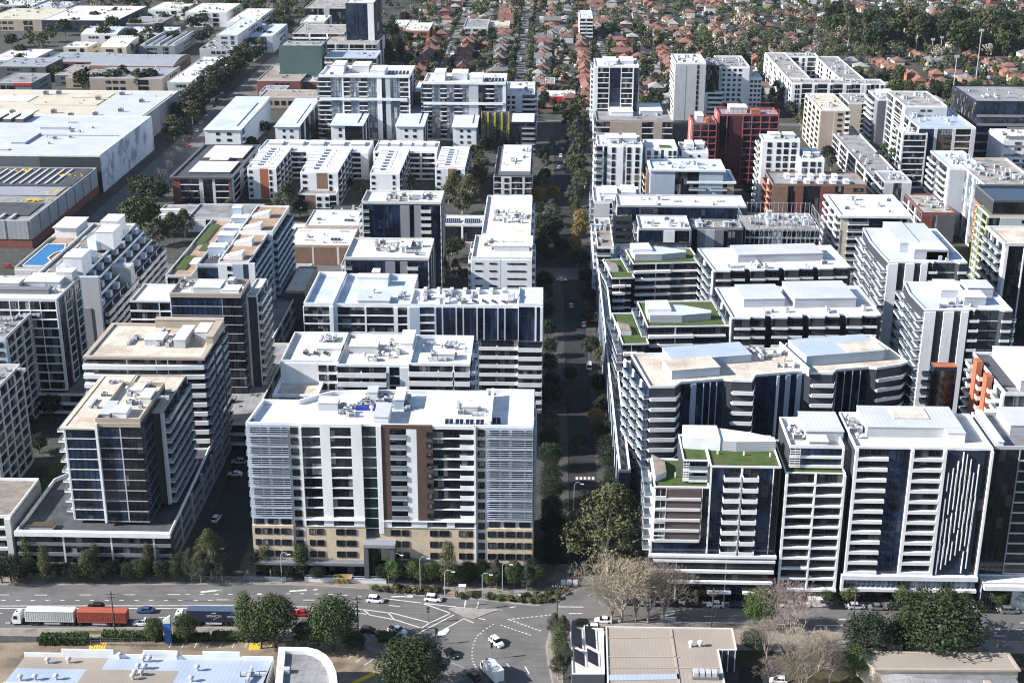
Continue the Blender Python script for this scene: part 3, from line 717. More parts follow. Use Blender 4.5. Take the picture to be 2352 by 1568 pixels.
NE = px([(1470, 1368), (1600, 1378), (2097, 1384), (2420, 1388)])
for L_ in (SK, SE):
    a, b = (L_[0], L_[1]);
# main road and junction
main = NK+[(8.2, 330, 0), (16.6, 330, 0), (19, 320, 0)]+NE[0:]+SE[::-1]+[(3.2, 250, 0), (-28, 250, 0)]+SK
mb = MB()
R_ = [(p[0], p[1]) for p in main]
sheet('main_road', R_, .008, 'asphalt')
sheet('street', [(8.2, 329.9), (16.6, 329.9), (16.6, 574), (8.2, 574)], .008, 'asphalt_shade_tone')
sheet('cross_street', [(-230, 574.01), (230, 574.01), (230, 590), (-230, 590)], .008, 'asphalt')
sheet('street', [(5, 590.01), (14, 590.01), (14, 900), (5, 900)], .008, 'asphalt_shade_tone')
sheet('side_street', [(-93, 318), (-80, 318), (-83, 470), (-99, 573.9), (-112, 573.9), (-98, 470)], .008, 'asphalt_shade_tone')
sheet('side_street', [(-226, 590.1), (-205, 590.1), (-205, 1160), (-226, 1160)], .008, 'asphalt')
sheet('courtyard', [(-150, 322), (-138, 322), (-134, 425), (-152, 425)], .006, 'grass')
# pavements with kerbs
kerbed('pavement', [(p[0], p[1]) for p in NK]+[(8.0, 329), (-78, 329), (-78, 320), (-96, 320), (-240, 320)], .0, .13, 'paving')
kerbed('pavement', [(NE[0][0]-8, NE[0][1]+4)]+[(p[0], p[1]) for p in NE]+[(200, 320), (17, 320)], .0, .13, 'paving')
SKx = [(p[0], p[1]) for p in SK]
kerbed('pavement', SKx+[(-240, SKx[-1][1]-3.2), (-62, SKx[-1][1]-3.2), (-47, 288.5), (-35, 284.5), (-27, 276), (-24, 266), (-20, 266)], .0, .13, 'paving')
kerbed('pavement', [(p[0], p[1]) for p in SE]+[(200, SE[-1][1]-4), (12, 289), (5.6, 286), (5.6, 264), (3.4, 264)], .0, .13, 'paving')
kerbed('pavement', [(16.7, 332), (20.5, 332), (20.5, 572), (16.7, 572)], 0, .13, 'paving_shade_tone', 'paving_shade_tone')
kerbed('pavement', [(3.4, 332), (8.1, 332), (8.1, 572), (3.4, 572)], 0, .13, 'paving_shade_tone', 'paving_shade_tone')
kerbed('traffic_island', px([(1236, 1398), (1243, 1394), (1330, 1399.5), (1361, 1399), (1333, 1405), (1290, 1420), (1262, 1416)][0:0] or [(1030, 1398), (1042, 1394.5), (1155, 1399.5), (1133, 1404), (1089, 1421), (1064, 1415)]), .008, .14, 'concrete')
kerbed('traffic_island', px([(1002, 1457), (1005, 1453), (1027, 1440), (1033, 1446), (1026, 1456), (1014, 1460)]), .008, .12, 'line', 'line')
kerbed('traffic_island', px([(1119, 1514), (1126, 1511), (1133, 1513), (1163, 1568), (1152, 1568), (1130, 1522)]), .008, .14, 'concrete')
# car park of the low warehouse, verge, drive
sheet('car_park', px([(-60, 1476), (180, 1473), (620, 1472), (800, 1478), (905, 1492), (960, 1500), (935, 1568), (900, 1590), (-60, 1590)]), .010, 'carpark')
sheet('grass_verge', px([(170, 1449), (395, 1447), (395, 1455), (160, 1457)]), .138, 'drygrass')
sheet('yard', px([(1690, 1460), (2420, 1485), (2420, 1600), (1700, 1600)]), .010, 'scrub')
sheet('yard', px([(1700, 1530), (1790, 1530), (1830, 1600), (1690, 1600)]), .014, 'asphalt_shade_tone')
sheet('sports_oval', [(255, 880), (420, 880), (420, 960), (255, 960)], .012, 'grass')
# markings, all one sheet above the road
mk = MB()
def seg(x0, y0, x1, y1, w=.22, mat='line', z=.018):
    a = G(x0, y0); b = G(x1, y1); d = (b-a); n = Vector((-d.y, d.x, 0)).normalized()*w/2
    mk.quad((a.x-n.x, a.y-n.y, z), (b.x-n.x, b.y-n.y, z), (b.x+n.x, b.y+n.y, z), (a.x+n.x, a.y+n.y, z), mat)
def segs(L, f, w=.22):
    for a in L: seg(f[0]+f[2]*a[0], f[1]+f[2]*a[1], f[0]+f[2]*a[2], f[1]+f[2]*a[3], a[4] if len(a) > 4 else w)
A1 = (0, 1190.8, .2673); A2 = (565.8, 1190.8, .2673); A3 = (785.9, 1288.9, .2406); A4 = (1723.3, 1190.8, .2673); A5 = (1131.7, 1190.8, .2673)
segs([(0, 653, 80, 653), (300, 654, 405, 654), (680, 653, 783, 653), (1058, 652, 1160, 652), (1440, 650, 1550, 650)], A1, .3)
segs([(x, 648, x+40, 648) for x in (1592, 1715, 1840, 1960, 2085, 2211)], A1, .3)
segs([(x, 700, x+38, 700) for x in [-117+127*k for k in range(16)]]+[(1860, 695, 1965, 695), (2225, 694, 2335, 694)], A1, .3)
segs([(-100, 748, 2352, 744), (-100, 768, 2352, 770)], A1, .32)
segs([(-60, 812, 20, 811), (45, 893, 85, 893), (1365, 846, 1460, 845), (420, 848, 520, 848)], A1, .3)
segs([(1725, 629, 1860, 615, .8), (1860, 616, 1905, 609, .3)], A1)
segs([(0, 643, 8, 643), (90, 643, 133, 643), (215, 643, 255, 643), (340, 643, 378, 643), (462, 643, 498, 643), (583, 645, 622, 645), (703, 648, 745, 649), (825, 654, 868, 656), (948, 662, 990, 664),
      (110, 695, 218, 695), (487, 697, 585, 697), (852, 710, 950, 714), (1225, 743, 1320, 753), (370, 622, 520, 611, .7), (1245, 669, 1380, 666, .6), (1370, 666, 1430, 666, 1.1), (575, 612, 612, 604, .5), (0, 748, 590, 757), (0, 768, 590, 780)], A2, .3)
segs([(390, 350, 760, 395), (760, 395, 1030, 490), (760, 396, 1160, 440), (0, 437, 190, 455), (0, 476, 232, 501), (200, 455, 265, 510), (265, 510, 482, 551), (210, 458, 440, 489), (440, 487, 497, 552), (497, 552, 757, 634),
      (455, 485, 832, 582), (832, 588, 1030, 495), (757, 634, 832, 586), (690, 702, 1072, 505), (808, 736, 1165, 543), (1165, 545, 1255, 585), (1460, 462, 1535, 463), (1600, 440, 1660, 428), (1300, 540, 1370, 556), (1180, 370, 1165, 440), (1300, 380, 1285, 455)], A3, .34)
D_ = [(1440, 600), (1410, 618), (1380, 637), (1345, 660), (1320, 685), (1297, 703), (1280, 730), (1265, 758), (1253, 790), (1245, 825), (1241, 860), (1239, 895), (1242, 925), (1250, 955), (1262, 982), (1275, 1003)]
segs([(x-6, y+5, x+6, y-5) for x, y in D_], A3, .35)
def dashed(x0, y0, x1, y1, n):
    for k in range(n):
        a, b = k/n, (k+.6)/n; segs([(x0+(x1-x0)*a, y0+(y1-y0)*a, x0+(x1-x0)*b, y0+(y1-y0)*b)], A3, .35)
dashed(1580, 553, 2020, 505, 10); dashed(1600, 555, 1910, 668, 9); dashed(1510, 605, 1815, 707, 9)
segs([(1570, 970, 1605, 1017), (1745, 1000, 1785, 1070), (960, 930, 1160, 1010, .1)], A3, .35)
segs([(655, 813, 770, 813), (1815, 838, 1910, 838), (1020, 876, 2230, 896), (560, 755, 780, 757), (1440, 808, 1560, 790, .7), (1440, 838, 1565, 812, .7), (1440, 845, 1570, 850, .7), (1440, 862, 1575, 868, .8)], A5, .34)
segs([(760, 862, 855, 862), (1145, 870, 1195, 871), (1930, 887, 2025, 888), (2320, 893, 2400, 894), (560, 915, 817, 917), (1875, 942, 2000, 943), (2095, 945, 2400, 947), (2095, 1005, 2200, 1006), (500, 975, 600, 976), (230, 905, 390, 908)], A4, .34)
for k in range(5): seg(1325+k*9.3, 1095, 1325+k*9.3, 1101, .75, 'line')         # zebra crossing
for x0 in (1180, 1207): seg(x0, 1092, x0+.1, 1092.2, .01)
segs([(70, 265, 200, 265)], (1131.7, 565.8, .2673), .3)
for k in range(17):                                                          # parking bays along the verge
    x = 388+k*29; seg(x, 1487-.1*k, x+7, 1474, .2)
for x, y, x1, y1 in ((905, 1480, 930, 1463), (820, 1190, 940, 1190)): pass
for a in ((130, 960, 220, 895), (210, 990, 345, 900), (55, 930, 95, 895)): segs([a], A3, .25)
ml = struct('road_markings', mk)
yk = MB(); mk = yk
def hatch(pts, n, w=.28):
    (ax, ay), (bx, by), (cx, cy), (dx, dy) = pts
    for k in range(n):
        t = (k+.5)/n; t2 = min(1, t+.16)
        seg(ax+(bx-ax)*t, ay+(by-ay)*t, dx+(cx-dx)*max(0, t-.12), dy+(cy-dy)*max(0, t-.12), w, 'line_yellow', .020)
hatch([(206, 1476), (246, 1476), (246, 1490), (206, 1490)], 7, .42); hatch([(574, 1476), (600, 1475), (598, 1492), (572, 1492)], 7, .3)
hatch([(808, 1565), (862, 1540), (866, 1547), (815, 1570)], 9, .6)
struct('yellow_hatching', yk)
# zebra crossing base in the shade, red and white
zb = MB(); a = G(1321, 1093); b = G(1368, 1102); zb.quad((a.x, b.y, .013), (b.x, b.y, .013), (b.x, a.y, .013), (a.x, a.y, .013), 'asphalt_shade_tone'); [zb.quad((a.x, y_, .015), (b.x, y_, .015), (b.x, y_+.35, .015), (a.x, y_+.35, .015), 'crossing_red') for y_ in (b.y, a.y-.35)]; struct('raised_crossing', zb)
# suburb streets
for X, y0, y1, wd in ((-81, 930, 1700, 8), (-20, 900, 1800, 9), (46, 900, 1700, 7.5), (112, 900, 1700, 8), (178, 1000, 1800, 8)):
    sheet('suburb_street', [(X-wd/2, y0), (X+wd/2, y0), (X+wd/2-(30 if X > 100 else 0), y1), (X-wd/2-(30 if X > 100 else 0), y1)], .012, 'asphalt')
sheet('suburb_street', [(-120, 1240), (420, 1240), (420, 1248), (-120, 1248)], .016, 'asphalt')
sheet('suburb_street', [(-140, 905), (230, 895), (230, 903), (-140, 913)], .016, 'asphalt')
# ---------------------------------------------------------------- middle column of blocks
AB = 'apartment building'
def end_bay(b, m, u0, u1):
    '''pale blue grey bay: panelled wall, dark windows, thin sun slats in front'''
    b.fac('F', m, 'W.25:steelblue w1.3:1:.5:steelblue:.8 w1:1:.5:steelblue:.75 W.25:steelblue w1.5:1:.5:steelblue:.85 w.9:1:.5:steelblue:.7', 9, 17.3, 43.4, u0=u0, u1=u1, d=.12)
    fh = 26.1/9; w = u1-u0; x, y, rz = fpos('F', m, (u0+u1)/2)
    for i in range(9):
        b.put('louvre_screen', m_louvres(r2(w), r2(fh), 'bluegrey', 5, .75), x, y, 17.3+fh*i, rz, 3., 'F')
        b.fbox('floor_slab', 'F', m, u0, u1, 17.3+fh*i, 17.45+fh*i, .13, .85, 'lgrey')
def block_m():
    b = Bld('apartment_block', 'white and brown apartment block on a sandstone base, with blue grey louvred corners', wd=(-75, 321, 72.8, 24), h=44, cat=AB)
    pl = [(0, 0), (72.8, 0), (72.8, 24), (60, 24), (60, 22.6), (33, 22.6), (19, 21.5), (11, 15), (1.5, 15)]
    m = b.mass(mat='lgrey', roof='roof_white', par=1.3, pt=.5, pmat='white', poly=pl)
    X = lambda x: x+75
    def f(a, c, z0, z1, n, pat, **k): b.fac('F', m, pat, n, z0, z1, u0=X(a), u1=X(c), **k)
    T0, T1 = 17.3, 43.1
    end_bay(b, m, X(-74.6), X(-64.3))
    f(-64.3, -61.2, 5.4, 43.4, 13, 'w1:1:.6:lgrey', d=.15)
    b.fbox('wall_panel', 'F', m, X(-61.2), X(-60.8), 15.2, 43.2, .002, .9, 'white')
    f(-60.8, -45.6, T0, T1, 9, 'g4.6 W2.5 g5.3 W2.7', d=.45, st=.3)
    f(-45.6, -41.9, 11.5, 43.3, 11, 'g1:glass_green:alu', d=.12, st=.25)
    b.fbox('wall_panel', 'F', m, X(-41.9), X(-40.6), 13.5, 43.9, .002, 1.1, 'white')
    b.fbox('wall_panel', 'F', m, X(-60.8), X(-45.6), T1+.003, 44, .002, .46, 'white'); b.fbox('wall_panel', 'F', m, X(-40.6), X(-27.6), T1+.003, 44, .002, .9, 'brownbrick')
    f(-40.6, -27.6, T0, T1, 9, 'W2.2:brownbrick k4.2 W2.6 W2.4:brownbrick w1.4:1:.5:brownbrick:.8 W.3:brownbrick', d=.9, pr=.25, bal='lgrey')
    f(-27.6, -17.2, T0, T1, 9, 'g3.6 g3.2:glass_dark b3.6', d=.5, pr=.05, st=.3)
    b.fbox('wall_panel', 'F', m, X(-27.6), X(-17.2), T1+.003, 44, .002, .75, 'white')
    b.fbox('wall_panel', 'F', m, X(-17.2), X(-16.75), 5.4, 43.8, .002, .95, 'white')
    f(-16.75, -14, 5.4, 43.4, 13, 'w1:1:.6:lgrey', d=.15)
    end_bay(b, m, X(-14), X(-2.3))
    # white band with dark openings over the sandstone
    f(-60.8, -45.6, 15.2, T0-.25, 1, 'g4.6 W2.5 g5.3 W2.7', d=.9, st=.1); f(-40.6, -17.2, 15.2, T0-.25, 1, 'W2 g5 W4 g5 W2 g5', d=.9, st=.1)
    for a, c in ((-60.9, -45.5), (-40.7, -17)): b.fbox('floor_slab', 'F', m, X(a), X(c), T0-.25, T0-.004, .002, 1.25, 'white')
    f(-74.9, -64.3, 15.2, T0-.25, 1, 'w1:3:.75:bluegrey:.7', d=.2); f(-14, -2.2, 15.2, T0-.25, 1, 'w1:3:.75:bluegrey:.7', d=.2)
    # sandstone storeys
    sb = 'sandbrick'
    f(-75, -64.3, 5.4, 15.2, 3, 'W.5:%s w1.6:1:.5:%s:.8 w2.6:1:.5:%s:.8 w1.6:1:.5:%s:.7 w2.6:1:.5:%s:.8 W.3:%s' % ((sb,)*6), d=.7)
    f(-60.8, -45.4, 5.4, 15.2, 3, 'W.5:%s w1.8:1:.5:%s:.8 w2.2:1:.5:%s:.75 W2.6:%s w2.5:1:.5:%s:.85 w2.8:1:.5:%s:.85 W2.2:%s' % ((sb,)*7), d=.7)
    f(-41.6, -17.0, 5.4, 15.2, 3, 'W2.4:%s w2.7:1:.5:%s:.85 w2.2:1:.5:%s:.75 W4.8:%s w2.3:1:.5:%s:.85 w2.8:1:.5:%s:.85 W2:%s w1.9:1:.5:%s:.8 w1.9:1:.5:%s:.8 W.4:%s' % ((sb,)*10), d=.7)
    f(-14, -2.2, 5.4, 15.2, 3, 'w2.4:1:.5:%s:.8 w1.7:1:.5:%s:.8 w2.7:1:.5:%s:.8 w1.7:1:.5:%s:.8 w2:1:.5:%s:.75' % ((sb,)*5), d=.7)
    # awning, ground floor, entrance hood
    b.fbox('awning', 'F', m, .2, 30, 4.6, 5.38, .002, 2.6, 'tile_grey'); b.fbox('awning', 'F', m, 37.6, 72.8, 4.6, 5.38, .002, 2.6, 'tile_grey')
    f(-75, -2.3, .2, 4.5, 1, 'c1 W.2:dgrey c1.3 W.2:dgrey c1 W.2:dgrey c1.4 W.2:dgrey c1 c1', d=.3, gl='glass_dark')
    b.fbox('entrance_hood', 'F', m, 29.2, 37.4, 10.6, 11.5, .002, 3.6, 'grey'); b.fbox('entrance_hood', 'F', m, 29.2, 30.4, 0, 10.6, .002, 3.4, 'dgrey'); b.fbox('entrance_hood', 'F', m, 36, 37.2, 0, 10.6, .002, 3.4, 'dgrey')
    b.fbox('entrance_glazing', 'F', m, 30.4, 36, .1, 10.5, .003, .5, 'glass_dark')
    # sides
    ml = (0, 72.8, 0, 15, 0, 44); mr = m
    b.fac('L', (1.0, 72.8, 0, 15, 0, 44), 'k2:lgrey k2:lgrey k1:lgrey', 9, 17.3, 43.3, d=.3, pr=1.0, bal='white')
    b.fac('L', (0.9, 72.8, 0, 15, 0, 44), 'w1:4:.5:sandbrick:.6', 3, 5.4, 15.2, d=.5)
    b.fac('R', mr, 'l1:steelblue W.2 l1:steelblue W.6 g1.2', 9, 17.3, 43.3, d=.4, gl='glass_louvre', slab='steelblue', st=.4); b.fac('R', mr, 'w1:6:.5:sandbrick:.6', 3, 5.4, 15.2, d=.3)
    # roof things
    b.top('plant_room', m, .23, .30, .45, .62, 2.2, 'lgrey', 'roof_white', par=1.3); b.top('lift_overrun', m, .445, .495, .05, .42, 2.6, 'white', 'lgrey', par=1.3)
    b.top('plant_room', m, .50, .535, .5, .85, 2.8, 'bluegrey', 'roof_white', par=1.3); b.top('stair_head', m, .395, .43, .72, .9, 2.5, 'white', 'lgrey', par=1.3)
    b.top('plant_room', m, .745, .80, .42, .55, 1.9, 'lgrey', 'roof_white', par=1.3); b.top('parapet_wall', m, .845, .852, .02, .9, 2.2, 'white', 'white', par=1.3)
    mb = MB(); mb.box(26.5, 31.5, 11.2, 12.6, 42.72, 43.5, 'blue_tarp'); obj('tarpaulin', mb, b.root)
    for i in range(4): b.on('solar_panel', m, .69+.036*i, .09, 0, par=1.3, arg=(2.2, 1.9, 2, .9))
    b.on('solar_panel', m, .855, .14, 0, par=1.3, arg=(2.2, 1.9, 2, .9))
    b.clutter(m, 16, 4, .36, .55, .45, .85, par=1.3, big=False); b.clutter(m, 5, 5, .28, .36, .3, .55, par=1.3, big=False); b.clutter(m, 4, 6, .7, .8, .35, .6, par=1.3, big=False)
    return b
block_m()
def block_c2():
    b = Bld('apartment_block', 'white stepped block with long balcony fronts behind the sandstone based block', px=(645, 1080, 826, 764), h=33, cat=AB)
    w, d = b.w, b.d
    m = b.mass(0, w*.30, 0, d, 0, 33, 'white', 'roof_warm', 1.2); m2 = b.mass(w*.301, w*.68, -2, d, 0, 32.6, 'white', 'roof_warm', 1.); m3 = b.mass(w*.681, w, -1, d*.96, 0, 32.8, 'white', 'roof_white', 1.1)
    b.fac('F', m, 'W3.6 w1:1:.62:white:.75 w1:1:.62:white:.75', 10, 2, 32, d=.3)
    b.fac('F', m2, 'b2.6 b2.7 W.3 g1.1:lgrey W1', 10, 2, 31.8, d=.3, pr=1.2, up=1.25)
    b.fac('F', m3, 'b2.2 b1.1 W.1 b1.2', 10, 2, 32, d=.3, pr=1.2, up=1.25)
    b.fac('L', m, 'W2 w1:2:.5 W1.2', 10, 2, 32, d=.25); b.fac('R', m3, 'b1 W.6 b1', 10, 2, 32, d=.25)
    b.top('plant_room', m, .55, 1., .35, .55, 1.6, 'offwhite', par=1.2); b.top('plant_room', m2, .1, .5, .45, .7, 2., 'lgrey', 'roof_warm'); b.top('lift_overrun', m2, .82, 1.0, .45, .9, 3.2, 'white')
    b.top('plant_room', m3, .45, .72, .22, .38, 1.8, 'lgrey')
    b.clutter(m2, 9, 11, .3, .95, .2, .8, big=False); b.clutter(m3, 8, 12, .1, .9, .2, .8, big=False); b.clutter(m, 4, 13, .3, .8)
    for i in range(3): b.on('solar_panel', m, .42+.18*i, .25, 1.57, par=1.2, arg=(2.6, 1.6, 2, .7))
    c = Bld('tan_roof_pavilion', 'small block with flat tan gravel roof and white edge left behind the sandstone based block', px=(632, 725, 905, 868), h=26, cat=AB)
    k = c.mass(mat='white', roof='roof_tan', par=.5, over=.8); c.fac('F', k, 'W.2 c1 W.2 c1', 8, 2, 25, d=.2, wall='bluegrey'); c.fac('L', k, 'k1 k1', 8, 2, 25, d=.2, pr=.9)
block_c2()
def block_c3():
    b = Bld('apartment_block', 'long white apartment block with gridded dark glazing and white balcony bands beside the shaded street', px=(697, 1247, 692, 657), h=39, cat=AB)
    w, d = b.w, b.d
    u = lambda D: (D-697)/550*w
    m = b.mass(0, u(765), 0, d+16, 0, 38.6, 'white', 'roof_bluewhite', 1.4); m2 = b.mass(u(765)+.02, u(940), 1.2, d+16, 0, 38, 'white', 'roof_bluewhite', 1.2)
    m3 = b.mass(u(940)+.02, u(1190), 1.2, d, 0, 38, 'grey', 'roof_white', 1.2, pmat='white'); m4 = b.mass(u(1190)+.02, w, .3, d, 0, 39, 'white', 'roof_bluewhite', 1.)
    b.fac('F', m, 'g2.6 W.4', 12, 1, 37.2, d=.4, st=.4); b.fac('L', m, 'g1 W1 g1 W1 g1 W1', 12, 1, 37, d=.3)
    b.fac('F', m2, 'd.3 g2.3 W.15 g2.3 W.35 g.8 W.2', 12, 1, 36.8, d=.4, st=.4)
    b.fac('F', m3, 'W.9:bluegrey g1.3 W.15 c.5 W.12 c1.1 W.12 c.5 W.12 c1.1 W.12 c.5 W.12 c1.1 W.12 c.5 W.12 c1.1', 4, 26, 37, d=.5, wall='lgrey', gl='glass_blue', st=.4)
    b.fac('F', m3, 'b1.2 b1.3 b1.2 b1.3 b1.2', 8, 1, 25.8, d=.4, pr=.9, up=.9)
    b.fac('F', m4, 'W.1 c2.2 W.25 c.5 W.35', 4, 26, 37.8, d=.4, gl='glass_blue'); b.fac('F', m4, 'b3 W.02', 8, 1, 25.8, d=.3, pr=1.4, up=1.1)
    b.fac('R', m4, 'c1 W.3 c1 W.3 c1 W.3', 12, 1, 37.5, d=.3)
    b.top('plant_room', m2, .3, .72, .08, .3, 1.3, 'lgrey', 'lgrey', par=1.2); b.top('plant_room', m2, .2, .62, .68, .82, 3., 'white', 'roof_warm', par=1.2); b.top('stair_head', m2, .38, .48, .84, .97, 3.3, 'bluegrey', 'roof_warm', par=1.2)
    for i in range(7): b.top('skylight_wall', m3, .1+.125*i, .125+.125*i, .88, .99, 1.7, 'white', 'white', par=1.2)
    for i in range(4): b.on('solar_panel', m3, .62+.09*i, .25, 1.57, par=1.2, arg=(2.6, 1.8, 2, .8))
    b.clutter(m3, 7, 21, .05, .6, .2, .8, par=1.2); b.clutter(m2, 8, 22, .2, .95, .1, .5, par=1.2, big=False)
    mb = MB(); mb.lathe([(2.4, 37.9), (2.4, 40.2), (2.1, 40.2), (2.1, 38.2), (.01, 38.2)], 'white', 20, (u(1165), d*.5, 0)); obj('cooling_tower', mb, b.root)
block_c3()
def dark_block(name_label, pxs, h, seed, tall):
    b = Bld('dark_apartment_block', name_label, px=pxs, h=h, cat=AB)
    m = b.mass(mat='charcoal', roof='roof_warm', par=1.1, pmat='offwhite')
    n = round((h-2)/3.1)
    b.fac('F', m, 'W.2:offwhite k.8 c4:glass_blue W1.2:grey c.6 W.9:grey b1.3 c1.2:glass_blue W.1', n, 1, h-1.6, d=.35, pr=.9, bal='offwhite', gl='glass_dark')
    b.fac('R', m, 'c1.6:glass_blue W.25:offwhite c1.6:glass_blue W.25:offwhite c1 W.2:grey', n, 1, h-1.6, d=.3); b.fac('L', m, 'b1 W.5:charcoal b1', n, 1, h-1.6, d=.2, pr=1.2)
    b.clutter(m, 12, seed, .3, .85, .25, .8); b.top('plant_room', m, .62, .75, .4, .75, 1.8, 'bluegrey')
dark_block('dark blue glass apartment block with tan roof, front one of the two dark blocks', (790, 985, 590, 546), 33, 31, 0)
dark_block('taller dark glass block with grey centre panel, rear one of two dark blocks', (830, 1013, 462, 437), 38, 32, 1)
def block_c6():
    b = Bld('apartment_block', 'white walled block with pale tan roof and slit windows beside the tree lined street', px=(1083, 1222, 590, 540), h=30, cat=AB)
    m = b.mass(mat='white', roof='roof_warm', par=.8); w, d = b.w, b.d
    b.fac('F', m, 'w2.7:2:.16:white:.5 W.1:bluegrey w2.9:1:.16:white:.6', 9, 2, 29, d=.25)
    b.fac('R', m, 'b1 W.5 b1 W.5 b1 W.5', 9, 1, 29, d=.3, pr=.9); b.fac('L', m, 'b1 W.5 b1 W.5', 9, 1, 29, d=.3)
    m2 = b.mass(0, w, d+.02, d+9, 0, 27, 'white', 'roof_bluewhite', 1.6); m3 = b.mass(2, w-1, d+9.02, d+70, 0, 28, 'white', 'roof_warm', .9)
    b.fac('R', m3, 'b1 W.4 b1 W.4 b1 W.4 b1 W.4', 9, 1, 27, d=.3, pr=.9)
    b.fac('L', m3, 'W.4 g1 W.4 g1 W.4 g1', 9, 1, 27, d=.3, wall='offwhite')
    b.top('plant_room', m, .35, .95, .35, .5, 2.2, 'lgrey', 'roof_white'); b.clutter(m, 9, 41, .2, .9, .4, .8); b.clutter(m3, 14, 42, .2, .95, .3, .6)
block_c6()
b = Bld('link_building', 'low flat link building with two solar panel skylights between the dark tower and white block', px=(1015, 1108, 515, 494), h=12, cat='building')
m = b.mass(mat='offwhite', roof='roof_warm', par=.5); b.fac('F', m, 'c1 W.1 c1', 2, 2, 11, d=.3); [b.on('solar_panel', m, .04+.5*i, .2, 0, par=.5, arg=(7.4, 5.5, 8, .6)) for i in range(2)]
b = Bld('walled_court', 'low paved courtyard block with pergola below the link building', px=(1015, 1100, 560, 527), h=5, cat='building'); m = b.mass(mat='offwhite', roof='paving', par=1.)
def sheds():
    for lab, p, h, rf, wl in (('cream roofed warehouse with low parapets behind the terrace garden block', (655, 805, 562, 523), 9, 'roof_warm', 'beige'), ('low white roofed warehouse in front of the slab apartments', (700, 830, 517, 482), 9.5, 'roof_white', 'offwhite'),
                              ('small cream shed with flat roof beside the cream warehouse', (645, 690, 548, 512), 5, 'roof_warm', 'beige'), ('small dark roofed shed with two white skylights behind the warehouses', (755, 830, 486, 472), 8, 'roof_dark', 'dgrey')):
        b = Bld('warehouse', lab, px=p, h=h, cat='warehouse'); m = b.mass(mat=wl, roof=rf, par=.5)
        b.fac('F', m, 'W.3:offwhite W2:tanbrick W.15:offwhite W2:tanbrick W.2:offwhite W1:tanbrick', 1, 0, h-1, d=.25); b.fac('R', m, 'W1 w1:1:.4', 1, 0, h-1, d=.2, wall=wl)
        b.clutter(m, 3, hash(lab) % 97, big=False)
        b.on('solar_panel', m, .65, .3, 0, par=.5, arg=(4.5, 2.5, 3, .4))
sheds()
def block_c9():
    b = Bld('apartment_block', 'five storey block with bright white roof and dark blue terrace edge beside the street trees', px=(1135, 1221, 402, 337), h=17, cat=AB)
    m = b.mass(mat='offwhite', roof='roof_dark', par=.9, pmat='dgrey'); w, d = b.w, b.d
    m2 = b.mass(w*.14, w*.97, 1.5, d*.97, 16.2, 18.6, 'grey', 'roof_white', .15)
    b.fac('F', m, 'g1 W.3 w1:1:.6 W.2 g1.6 W.3 g1', 5, .5, 16, d=.4, wall='offwhite'); b.fac('L', m, 'g1 W.4 g1 W.4 g1 W.4', 5, .5, 16, d=.3, wall='offwhite'); b.fac('R', m, 'g1 W.4 g1 W.4 g1', 5, .5, 16, d=.3, wall='offwhite')
    b.clutter(m2, 6, 51, par=.15)
block_c9()
def slab_flats():
    for i, (lab, p, acc, seed) in enumerate((('white flats with orange brick panel and rooftop louvre boxes, leftmost of four finger blocks', (568, 634, 384, 335), 'orange', 61), ('white flats with planted terrace and tan brick base, second finger block from the left', (690, 776, 394, 337), 'tanbrick', 62),
                                    ('white flats with planted roof terrace and blue glass stair, third finger block from the left', (850, 918, 396, 340), 'white', 63), ('white flats with terracotta panel behind the street trees, rightmost of four finger blocks', (1000, 1068, 384, 337), 'terracotta', 64))):
        b = Bld('finger_block_flats', lab, px=p, h=17, cat=AB, group='white finger block flats')
        m = b.mass(mat='white', roof='roof_white', par=.6)
        b.fac('F', m, 'w1:1:.4:white:.5 W1 W1.4:%s w.7:1:.6:white:.5 W.6' % acc, 5, .3, 16.2, d=.3); b.fac('R', m, 'k1 W.3:bluegrey k1 W.3:bluegrey k1 W.3:bluegrey k1 W.3:bluegrey k1', 5, .3, 16.2, d=.3, pr=.7); b.fac('L', m, 'w1:7:.45:white:.6', 5, .3, 16.2, d=.2)
        for k in range(7): b.top('clerestory_box', m, .02, .30, .12+.12*k, .19+.12*k, 1.3, 'white', 'white', par=.6)
        for k in range(6): b.on('roof_vent', m, .62, .2+.12*k, par=.6)
        if i in (1, 2):
            t = b.mass(0, b.w, -9, -.02, 0, 8, 'white', 'paving', .9); b.fac('F', t, 'g1 W1.6:%s w1:1:.5 W.3 w.8:1:.5 g1' % acc, 2, .3, 7, d=.4)
    for lab, p, h, pat in (('white cross block of gallery flats linking the left finger blocks', (592, 845, 345, 322), 16, 'W.4 g1.2 W.4:lgrey g1.3 W.6 g1.4 W.3 g1.4 W.5'), ('white cross block of gallery flats linking the right finger blocks', (857, 1003, 347, 324), 16, 'W.2 g1.2 W.3 g1.2 W.3 g1.2 W.2:lgrey g1.2 W.2')):
        b = Bld('gallery_flats', lab, px=p, h=h, cat=AB); m = b.mass(mat='white', roof='roof_white', par=.7)
        b.fac('F', m, pat, 5, .3, h-1, d=.6, st=.9)
        for k in range(5): b.top('clerestory_box', m, .05+.19*k, .18+.19*k, .55, .9, 1.2, 'lgrey', 'roof_white', par=.7)
slab_flats()
